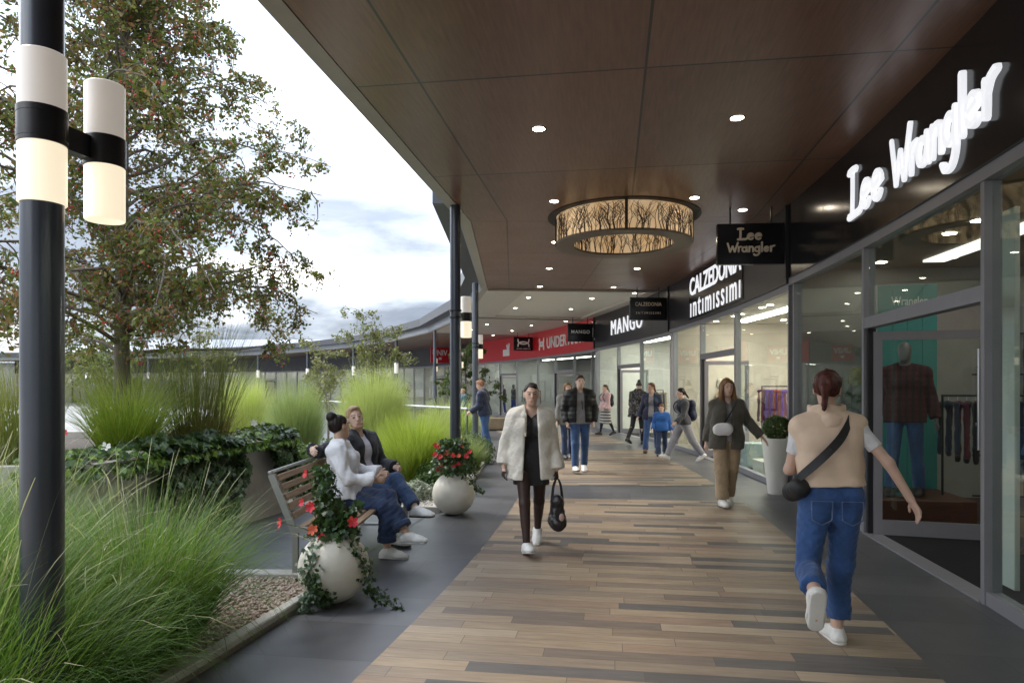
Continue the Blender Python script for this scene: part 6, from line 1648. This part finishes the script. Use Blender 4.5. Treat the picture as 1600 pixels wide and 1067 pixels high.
# --- walker with backpack, going left
gx, gy = gnd(1068, 721)
t = person((gx, gy, 0), -83, 'walker in dark top and light grey joggers with a backpack striding past the lingerie shop')
s = Skel(1.62, True, lean=4, head=(0, 5, 0), legs={-1: (27, 4, 16, 0), 1: (-24, 12, -34, 0)}, arms={-1: dict(p=-12, ab=8, e=25, curl=.7), 1: dict(p=18, ab=8, e=35, curl=.7)})
body(s, t, .013, SK2, m_skin); hair(s, t, .011, m_hair_dk, 'pony'); trousers(s, t, .013, m_greyp, o=.02, loose=.012, flare=.016); top(s, t, .013, m_dgrey, 'sweater', o=.030, sleeve=.97, hem=-.03, fold=.006); shoes(s, t, .01, m_wshoe, m_wsole)
def backpack(loc, rz, s, label, mat, sc_=1.):
    b = thing('backpack', label, 'bag', loc, RAD(rz)); c = s.chest + s.Rs @ V3(0, .205, -.06); lo, hi = c - .32, c + .32; v = Vol(lo, hi, .012); u = s.Rt @ V3(0, 0, 1); sd = s.Rs @ V3(1, 0, 0)
    v.add(rc(c - u * .14 * sc_ - sd * .05, c - u * .14 * sc_ + sd * .05, .10 * sc_, .10 * sc_, .85, s.Rs @ fwd), .05); v.add(rc(c + u * .12 * sc_ - sd * .04, c + u * .12 * sc_ + sd * .04, .088 * sc_, .088 * sc_, .8, s.Rs @ fwd), .05); v.add(rc(c - u * .12, c + u * .1, .11, .10, .85, s.Rs @ fwd), .05); v.fold(.005, 25, 3)
    garment('pack', v, mat, b); mb = MB()
    for sx in (-1, 1): mb.tube(spline([tuple(s.chest + s.Rs @ V3(sx * .09, .12, .14)), tuple(s.nb + s.Rs @ V3(sx * .10, .0, .035)), tuple(s.chest + s.Rs @ V3(sx * .105, -.145, .08)), tuple(s.chest + s.Rs @ V3(sx * .13, -.11, -.08)), tuple(s.chest + s.Rs @ V3(sx * .12, .08, -.16))], 5), .014, 6)
    mb.obj('shoulder_straps', mat, b, True)
backpack((gx, gy, 0), -83, s, 'dark backpack on the striding walker in grey joggers', m_navyb)

# --- woman in navy with boy in blue
gx, gy = gnd(1018, 708)
t = person((gx, gy, 0), -18, 'woman in navy cardigan and jeans with reddish hair standing behind a boy')
s = Skel(1.72, True, head=(-40, 2, 0), legs={-1: (10, 2, 8, 3), 1: (-12, 10, -12, 2)}, arms={-1: dict(p=-4, ab=16, e=30, curl=.7), 1: dict(p=4, ab=18, e=32, inn=12, curl=.7)})
body(s, t, .013, SK1, m_skin); hair(s, t, .011, M('reddish_brown_hair', (.14, .06, .03), rough=.45, var=.3, scale=40, stretch=(1.6, 1.6, .14), bump=.7, bscale=55, bdist=.008, spec=.22), 'pony'); trousers(s, t, .013, m_jean, o=.014); top(s, t, .013, m_grey, 'shirt', o=.014, up=.3, hem=-.02, vneck=.08); top(s, t, .013, m_navyb, 'cardigan', o=.03, sleeve=.97, hem=-.10, open_=(.05, .07), fold=.006); shoes(s, t, .011, m_bshoe, m_dsole)
gx, gy = gnd(1034, 713)
t = person((gx, gy, 0), -14, 'small boy in bright blue top in front of the woman in navy')
s = Skel(1.22, False, head=(-10, 8, 0), legs={-1: (14, 4, 8, 1), 1: (-14, 18, -20, 1)}, arms={-1: dict(p=0, ab=12, e=40, curl=.6), 1: dict(p=-6, ab=14, e=30, curl=.6)})
body(s, t, .012, SK2, m_skin); hair(s, t, .011, M('ginger_hair', (.25, .11, .045), rough=.5, var=.3, scale=40, stretch=(1.6, 1.6, .14), bump=.7, bscale=55, bdist=.008, spec=.22), 'short'); trousers(s, t, .012, m_jeand, o=.016); top(s, t, .012, m_blue, 'sweatshirt', o=.024, sleeve=.96, hem=-.04); shoes(s, t, .01, m_dshoe, m_dsole)

# --- person in mottled fur coat
gx, gy = gnd(996, 694)
t = person((gx, gy, 0), 140, 'person in mottled dark fur coat, black leggings and bobble hat entering the shop')
s = Skel(1.76, True, lean=5, head=(0, 10, 0), legs={-1: (10, 6, 8, 1), 1: (-14, 22, -22, 1)}, arms={-1: dict(p=10, ab=8, e=40, curl=.8), 1: dict(p=10, ab=8, e=40, curl=.8)})
body(s, t, .015, SK2, m_skin); trousers(s, t, .014, m_blackc, o=.010, flare=.008, name='leggings'); top(s, t, .014, m_fur, 'coat', o=.062, sleeve=.98, hem=-.16, flare=.03, fold=.014, fr=34, hood=True, collar=.10); shoes(s, t, .011, m_dshoe, m_dsole)
v = Vol(s.hc - .2, s.hc + .32, .011); v.add(el(s.hc + s.Rhd @ V3(0, .012, .05), V3(.085, .102, .09)), .01); v.sub(half(s.hc + V3(0, 0, .02), V3(0, 0, -1), s.hc - .3, s.hc + .3)); v.add(el(s.hc + V3(0, .01, .16), V3(.045, .045, .045)), .02); v.fold(.005, 60, 3); garment('bobble_hat', v, cloth('grey_knit', (.06, .055, .05)), t)

# --- person in pink with backpack
gx, gy = gnd(946, 680)
t = person((gx, gy, 0), -70, 'person in dusty pink jacket and striped skirt with dark backpack in the distance')
s = Skel(1.70, True, head=(0, 3, 0), legs={-1: (12, 4, 8, 0), 1: (-12, 16, -18, 0)}, arms={-1: dict(p=0, ab=8, e=30, curl=.7), 1: dict(p=5, ab=8, e=40, curl=.7)})
body(s, t, .016, SK2, m_skin, legcol=(.015, .014, .015)); hair(s, t, .013, m_hair_br, 'pony'); top(s, t, .016, m_stripe, 'skirt', o=.03, up=.1, hem=-.50, flare=.04, hipo=.0); top(s, t, .016, m_pink, 'jacket', o=.042, sleeve=.98, hem=-.03, collar=.05); shoes(s, t, .012, m_dshoe, m_dsole)
backpack((gx, gy, 0), -70, s, 'small dark backpack on the distant person in pink', m_blackc, .85)

# --- man in navy by the kerb end
gx, gy = gnd(757, 704)
t = person((gx, gy, 0), -105, 'man in navy jacket and jeans standing by the column at the far kerb end')
s = Skel(1.80, False, lean=6, head=(0, 12, 0), legs={-1: (4, 6, 2, 2), 1: (-8, 8, -6, 2)}, arms={-1: dict(p=20, ab=8, e=50, curl=.9), 1: dict(p=14, ab=8, e=45, curl=.9)}, bulk=1.06)
body(s, t, .014, SK3, m_skin); hair(s, t, .011, M('short_ginger_hair', (.26, .13, .07), rough=.5, var=.3, scale=40, stretch=(1.6, 1.6, .14), bump=.7, bscale=55, bdist=.008, spec=.22), 'short'); trousers(s, t, .014, m_jean, o=.018, loose=.008); top(s, t, .014, m_navyb, 'jacket', o=.044, sleeve=.98, hem=-.06, collar=.05, fold=.008); shoes(s, t, .011, m_dshoe, m_dsole)

# --- figures farther off
x_, y_ = -1.86, 26.0
t = person((x_, y_, 0), -60, 'distant person in teal jacket seen between two columns')
s = Skel(1.55, False, head=(0, 0, 0), legs={-1: (4, 2, 2), 1: (-4, 4, -2)}, arms={-1: dict(p=8, ab=8, e=30), 1: dict(p=8, ab=8, e=30)}, bulk=1.1)
body(s, t, .018, SK3, m_skin); hair(s, t, .014, m_hair_bl, 'short'); trousers(s, t, .018, m_jeand); top(s, t, .018, cloth('teal_nylon', (.010, .06, .085)), 'jacket', o=.05, sleeve=.98, hem=-.05); shoes(s, t, .014, m_dshoe, m_dsole)
gx, gy = 1.24, 15.2
t = person((gx, gy, 0), 5, 'person in grey fur trimmed coat half hidden behind the man in black puffer')
s = Skel(1.70, True, head=(0, 0, 0), legs={-1: (12, 4, 8, 0), 1: (-8, 12, -10, 0)}, arms={-1: dict(p=0, ab=10, e=20), 1: dict(p=0, ab=10, e=20)})
body(s, t, .014, SK2, m_skin); hair(s, t, .012, m_hair_lb, 'long'); trousers(s, t, .014, m_jeand); top(s, t, .014, cloth('grey_green_coat', (.16, .155, .14)), 'coat', o=.045, sleeve=.98, hem=-.14, collar=.08); shoes(s, t, .012, m_dshoe, m_dsole)

# --- couple on the bench (they face +X: turned 90 degrees)
bx0, by0 = -1.57, 6.52
t = person((bx0, by0, 0), 84, 'woman with black hair bun, white shirt and rolled jeans sitting on the bench')
s = Skel(1.68, True, lean=-8, twist=10, head=(44, 5, 4), seat=.555, legs={-1: (79, 78, -3, 0, 0), 1: (90, 58, 2, -14, 0)}, arms={-1: dict(p=16, ab=16, e=62, inn=30, curl=.8), 1: dict(p=26, ab=10, e=55, inn=38, curl=.8)})
dz = (s.ank[-1][2] - .078 * s.k)
body(s, t, .007, SK3, m_skin); hair(s, t, HN, m_hair_dk, 'bun'); trousers(s, t, HN, m_jeand, o=.018, end=.80, flare=.026, loose=.008, fold=.010, cuff=.05)
top(s, t, HN, m_whitec, 'shirt', o=.042, sleeve=.97, hem=.0, fold=.016, cuffflare=.006, collar=.035, fr=18); shoes(s, t, HN, m_wshoe, m_wsole)
bx1, by1 = -1.55, 7.20
t = person((bx1, by1, 0), 66, 'bearded blond man in navy jacket sitting with crossed legs on the bench')
s = Skel(1.80, False, lean=-10, twist=-6, head=(-34, 4, -5), seat=.565, legs={-1: (84, 84, -2, 4, 0), 1: (101, 48, 4, -18, 0)}, arms={1: dict(p=14, ab=12, e=62, inn=30, curl=.7), -1: dict(elb=(-.46, .22, .95), wri=(-.60, .19, .99), hd=(-.75, -.62, -.1), pn=(.3, -.8, -.5), curl=.55)})
body(s, t, .007, SK2, m_skin); hair(s, t, HN, m_hair_bl, 'short'); trousers(s, t, HN, m_jeanm, o=.020, end=.90, flare=.018, loose=.008, fold=.006)
v = Vol(s.hc - .16, s.hc + .16, .006); k = s.k; P = lambda x, y, z: s.hc + s.Rhd @ V3(x, y, z) * k
v.add(rc(P(-.058, -.01, -.05), P(-.028, -.066, -.092), .014, .018), .015); v.add(rc(P(.058, -.01, -.05), P(.028, -.066, -.092), .014, .018), .015); v.add(rc(P(-.028, -.068, -.092), P(.028, -.068, -.092), .018, .018), .015); v.fold(.002, 90, 2)
garment('beard', v, M('blond_beard', (.36, .21, .11), rough=.7, var=.3, scale=60), t)
top(s, t, HN, m_lilac, 'shirt', o=.016, up=.4, hem=.0, fold=.006, vneck=.05); top(s, t, HN, m_navy, 'jacket', o=.036, sleeve=.96, hem=-.02, fold=.010, open_=(.045, .075), collar=.03); shoes(s, t, HN, m_wshoe, m_dsole)

# ------------------------------------------------------------------ what stands inside the shops
def at_shop(px, d, back=False):   # point d metres behind the glass, in line with photo column px of the front
    k = (px - 800) / 1066.7; lo, hi = -15., 40.
    for _ in range(50):
        m = (lo + hi) / 2; x, y = pol(RF + d, m)
        if y <= .05 or x / y > k: lo = m
        else: hi = m
    return pol(RF + d, lo) + (0,), RAD(lo - 90)
m_man = M('grey_mannequin', (.10, .10, .10), rough=.35, attr=True, var=.03); m_manw = M('white_mannequin', (.6, .6, .6), rough=.35, attr=True, var=.03)
def plaid():
    m, nt, out = new_mat('dark_red_plaid'); p = nd(nt, 'ShaderNodeBsdfPrincipled'); nt.links.new(p.outputs[0], out.inputs[0]); tc = nd(nt, 'ShaderNodeTexCoord')
    cs = []
    for ax in 'XZ':
        w = nd(nt, 'ShaderNodeTexWave', wave_type='BANDS', bands_direction=ax); w.inputs['Scale'].default_value = 4.5; nt.links.new(tc.outputs['Object'], w.inputs[0]); cs.append(w.outputs['Fac'])
    c = mixc(nt, cs[0], (.10, .012, .016), (.018, .010, .014)); nt.links.new(mixc(nt, math_n(nt, 'MULTIPLY', cs[1], .6), c, (.012, .010, .013)), p.inputs['Base Color']); p.inputs['Roughness'].default_value = .85; return m
m_plaid = plaid()
def mannequin(loc, rz, label, H, fem, pose, outfit, mat, skin, h=.012, base=True):
    t = thing('mannequin', label, 'mannequin', loc, rz, 'shop window mannequins'); s = Skel(H, fem, **pose); body(s, t, h, skin, mat, face=False); outfit(s, t, h)
    if base: MB().lathe([(.16, -.012 + .013), (.165, .004), (.16, .012), (.01, .013)], 24, capb=True).obj('base_disc', m_steel, t)
    return t
st = dict(legs={-1: (6, 3, 0, 3), 1: (-5, 3, 0, 3)}, arms={-1: dict(p=-6, ab=12, e=15), 1: dict(p=-8, ab=12, e=18)})
# lee shop: teal board, plinth, plaid mannequin behind the open door
(px_, py_, _), rr = at_shop(1437, 1.25)
def P2(x, y, z=0): return (x, y, z)
pl_x, pl_y = 4.75, 8.3
t = thing('display_plinth', 'reddish brown wooden plinth under the plaid mannequin inside the open door', 'plinth', (pl_x, pl_y, 0), RAD(-8))
MB().bevbox(-.75, .62, -.45, .55, .012, .30, .008).obj('plinth_body', M('reddish_wood', (.085, .030, .018), rough=.45, var=.25, stretch=(2, 14, 14)), t)
mannequin((pl_x - .02, pl_y - .08, .302), RAD(-38), 'dark mannequin in red plaid shirt and blue jeans inside the open door', 1.86, False, st,
          lambda s, t, h: (trousers(s, t, h, m_jean, o=.012), top(s, t, h, m_plaid, 'shirt', o=.030, sleeve=.95, hem=-.10, collar=.03), shoes(s, t, h, m_dshoe, m_dsole)), m_man, (.13, .13, .13), .011)
m_teal = M('teal_board', (.048, .25, .23), rough=.5, var=.05)
t = thing('display_board', 'tall teal plank board with white lettering behind the plaid mannequin', 'board', (5.22, 9.02, 0), RAD(-10))
b = MB()
for i in range(4): b.bevbox(-.36 + .18 * i, -.36 + .18 * i + .177, -.02, .02, .012, 2.95, .004)
b.obj('board_planks', m_teal, t)
text_obj('lettering', 'Wrangler', .44, .15, .008, m_whitep, t, F((.02, -.021, 2.72)), weight=.01)
text_obj('lettering_large', '2 for\nyou', .9, .4, .008, m_whitep, t, F((.0, -.021, 1.95)), weight=.01) if False else None
def rack(loc, rz, label, cols, n, L=1.3, H=1.45, seed=1, shelf=False):
    t = thing('clothes_rack', label, 'clothes rack', loc, rz); b = MB()
    for x in (-L / 2, L / 2): b.tube([(x, 0, .012), (x, 0, H)], .014, 8).box(x - .02, x + .02, -.25, .25, .002, .02)
    b.tube([(-L / 2 - .01, 0, H), (L / 2 + .01, 0, H)], .014, 8); b.obj('rail', m_black, t, True); g = random.Random(seed)
    for i in range(n):
        x = -L / 2 + .08 + (L - .16) * i / max(1, n - 1); v = Vol((x - .09, -.3, .25), (x + .09, .3, H), .018); ln = g.uniform(.62, .9); v.add(rc((x, -.15, H - .1), (x, .15, H - .1), .030, .030), .02); v.add(rc((x, -.13, H - .12), (x, -.15, H - ln), .028, .036), .03); v.add(rc((x, .13, H - .12), (x, .15, H - ln), .028, .036), .03); v.add(rc((x, 0, H - .12), (x, 0, H - ln), .03, .034), .06); v.fold(.008, 20, seed * 17 + i); garment('hanging_garment', v, g.choice(cols), t)
        MB().tube([(x, 0, H - .07), (x, 0, H + .012)], .004, 5).obj('hanger_hook', m_steel, t)
    return t
c_dark = [cloth('black_denim', (.014, .014, .016)), cloth('dark_indigo', (.015, .022, .05)), cloth('charcoal_knit', (.03, .03, .032)), cloth('oxblood_knit', (.10, .015, .018))]
c_warm = [cloth('maroon_satin', (.16, .015, .04)), cloth('purple_satin', (.12, .03, .28)), cloth('dark_plum', (.07, .012, .03)), cloth('rust_knit', (.24, .05, .03))]
c_pale = [cloth('beige_knit', (.42, .35, .27)), cloth('white_linen', (.6, .58, .55)), cloth('sage_knit', (.25, .30, .22)), cloth('sand_wool', (.38, .28, .18))]
rack((5.75, 8.3, 0), RAD(5), 'black rail of dark coats inside the open door of the black fronted shop', c_dark, 9, 1.1, 1.5, 3)
def shelf(loc, rz, label, w, h, items, back, n=4, d=.4):
    t = thing('wall_shelf', label, 'shelf', loc, rz); b = MB(); b.box(-w / 2, -w / 2 + .03, 0, d, .012, h).box(w / 2 - .03, w / 2, 0, d, .012, h).box(-w / 2 + .031, w / 2 - .031, d - .02, d, .012, h); b.obj('carcass', back, t)
    g = random.Random(int(h * 100 + w * 10)); 
    for i in range(n + 1):
        z = .03 + (h - .06) * i / n; MB().box(-w / 2 + .031, w / 2 - .031, .01, d - .021, z - .012, z + .012).obj('shelf_board', back, t)
        if i < n:
            for c in range(int(w / .34)):
                x = -w / 2 + .2 + .34 * c; k = g.randint(2, 5)
                v = Vol((x - .17, .0, z), (x + .17, d, z + .3), .016)
                for q in range(k): v.add(rc((x - .09 + g.uniform(-.01, .01), .17, z + .034 + .042 * q), (x + .09, .17, z + .034 + .042 * q), .021, .021), .004); v.add(el((x, .18, z + .034 + .042 * q), (.13, .12, .021)), .004)
                garment('folded_stack', v, g.choice(items), t)
    return t
shelf((6.6, 9.9, 0), RAD(-100 + 90), 'dark shelf of folded jeans at the back of the black fronted shop', 1.6, 2.4, c_dark, M('black_shelf_wood', (.02, .016, .014), rough=.5))
(x, y, z), rr = at_shop(1420, 5.2); shelf((x, y, 0), rr + math.pi * 0, 'wooden wall shelf deep inside the black fronted shop', 2.6, 2.5, c_dark + c_warm[:1], M('mid_brown_shelf_wood', (.16, .09, .05), rough=.5))
(x, y, z), rr = at_shop(1290, 4.6); shelf((x, y, 0), rr, 'shelf of folded clothes seen through the window beside the open door', 2.0, 2.2, c_dark + c_pale, M('grey_shelf', (.2, .19, .17), rough=.5))
(x, y, z), rr = at_shop(1338, .85)
mannequin((x, y, .012), rr + RAD(10), 'dark mannequin in green jacket behind the window left of the open door', 1.9, False, st, lambda s, t, h: (trousers(s, t, h, m_jeand, o=.012), top(s, t, h, cloth('bottle_green_nylon', (.012, .035, .022)), 'jacket', o=.045, sleeve=.96, hem=-.05, collar=.05), shoes(s, t, h, m_dshoe, m_dsole)), m_man, (.30, .28, .12))
(x, y, z), rr = at_shop(1640, 1.1)
mannequin((x, y, .012), rr, 'dark mannequin in denim jacket behind the nearest window pane', 1.86, False, st, lambda s, t, h: (trousers(s, t, h, m_jeand, o=.012), top(s, t, h, m_jean, 'jacket', o=.035, sleeve=.96, hem=-.03), shoes(s, t, h, m_dshoe, m_dsole)), m_man, (.06, .06, .06))
(x, y, z), rr = at_shop(1572, .35)
t = thing('display_board', 'pale green white panel board behind the nearest window pane', 'board', (x, y, .012), rr)
MB().bevbox(-.16, .16, -.02, .02, 0, 3.0, .004).obj('board_panel', M('pale_green_panel', (.52, .60, .55), rough=.5, var=.04), t)
(x, y, z), rr = at_shop(1266, .4)
t = thing('display_board', 'narrow pale green board behind the window left of the open door', 'board', (x, y, .012), rr)
MB().bevbox(-.2, .2, -.02, .02, 0, 2.95, .004).obj('board_panel', bpy.data.materials['pale_green_panel'], t)
# lingerie shop
(x, y, z), rr = at_shop(1126, 1.3)
mannequin((x, y, .012), rr + RAD(-15), 'cream mannequin in beige knit behind the blazer woman, in the shop doorway', 1.84, True, st, lambda s, t, h: (trousers(s, t, h, cloth('camel_trousers', (.36, .26, .16)), o=.02), top(s, t, h, cloth('beige_sweater', (.46, .33, .22)), 'sweater', o=.03, sleeve=.95, hem=-.08)), m_manw, (.56, .52, .44))
def plinth(loc, rz, label, w, d, h, col, cat='plinth'):
    t = thing('display_cube', label, cat, loc, rz); MB().bevbox(-w / 2, w / 2, -d / 2, d / 2, .012, h, .006).obj('cube_body', M('plinth_paint', col, rough=.5, var=.03), t); MB().bevbox(-w / 2 - .008, w / 2 + .008, -d / 2 - .008, d / 2 + .008, h + .001, h + .022, .004).obj('cube_top', M('plinth_top', sc(col, 1.1), rough=.4, var=.03), t); return t
for px, d_, w, h, col, lb in ((1178, .50, .5, .46, (.40, .52, .50), 'pale teal display cube in the lingerie shop window'), (1166, .55, .4, .36, (.58, .42, .36), 'pinkish display cube beside the pale teal cube'), (1203, .45, .6, .22, (.66, .64, .58), 'low white display cube behind the tall white pot'), (1225, .6, .5, .40, (.6, .58, .52), 'white display cube at the shop boundary window')):
    (x, y, z), rr = at_shop(px, d_); plinth((x, y, 0), rr, lb, w, .45, h, col)
(x, y, z), rr = at_shop(1212, 1.7)
rack((x, y, 0), rr + RAD(12), 'rail of maroon and purple garments in the lingerie shop window', c_warm, 7, 1.1, 1.62, 5)
(x, y, z), rr = at_shop(1192, 2.6); rack((x, y, 0), rr, 'rail of pale garments deeper in the lingerie shop', c_pale, 8, 1.5, 1.5, 6)
(x, y, z), rr = at_shop(1075, 1.0)
mannequin((x, y, .012), rr + RAD(20), 'cream mannequin in dark red top by the far window of the lingerie shop', 1.80, True, st, lambda s, t, h: (trousers(s, t, h, cloth('cream_leggings', (.5, .46, .38)), o=.012), top(s, t, h, cloth('dark_red_top', (.20, .02, .025)), 'top', o=.02, sleeve=.5, hem=-.02)), m_manw, (.5, .42, .34), .016)
(x, y, z), rr = at_shop(1180, 5.6); shelf((x, y, 0), rr, 'long shelf of pale folded clothes at the back of the lingerie shop', 3.6, 2.2, c_pale + c_warm, M('oak_shelf', (.36, .24, .13), rough=.5))
# fashion shop
(x, y, z), rr = at_shop(1024, 1.6); rack((x, y, 0), rr, 'rail of pale clothes behind the woman in navy', c_pale + c_dark[:1], 8, 1.5, 1.5, 8)
(x, y, z), rr = at_shop(950, .9)
mannequin((x, y, .012), rr, 'white mannequin in sand coat in the fashion shop window', 1.82, True, st, lambda s, t, h: (trousers(s, t, h, m_blackc, o=.012), top(s, t, h, c_pale[3], 'coat', o=.04, sleeve=.95, hem=-.35, flare=.02)), m_manw, (.55, .55, .53), .018)
(x, y, z), rr = at_shop(985, 5.4); shelf((x, y, 0), rr, 'pale shelf at the back of the fashion shop', 3.6, 2.2, c_pale, M('white_shelf', (.5, .5, .47), rough=.5))
# sports shop
for px, d_, lb in ((786, .9, 'first mannequin with blue trousers in the sports shop window'), (803, 1.0, 'second mannequin with blue trousers in the sports shop window')):
    (x, y, z), rr = at_shop(px, d_)
    mannequin((x, y, .012), rr, lb, 1.8, False, st, lambda s, t, h: (trousers(s, t, h, cloth('royal_blue_nylon', (.02, .035, .20)), o=.02), top(s, t, h, m_dgrey, 'hoodie', o=.035, sleeve=.95, hem=-.05), shoes(s, t, h, m_wshoe, m_wsole)), m_man, (.06, .06, .06), .02)
(x, y, z), rr = at_shop(830, 2.2)
rack((x, y, 0), rr, 'rail of dark sportswear in the sports shop', c_dark, 8, 2.0, 1.5, 9)
# brownish low seat at the far bend
t = thing('low_bench', 'low brown block seat on the walk beyond the woman in cream jacket', 'bench', (-.35, 25.5, 0), RAD(14))
MB().bevbox(-.75, .75, -.3, .3, .05, .46, .015).obj('seat_block', M('brown_block', (.20, .15, .10), rough=.6), t); MB().box(-.7, .7, -.26, .26, 0, .0495).obj('base', m_black, t)

S.cycles.use_denoising = True
S.cycles.max_bounces = 8; S.cycles.transparent_max_bounces = 24; S.cycles.diffuse_bounces = 4; S.cycles.glossy_bounces = 4
S.cycles.sample_clamp_indirect = 6.0
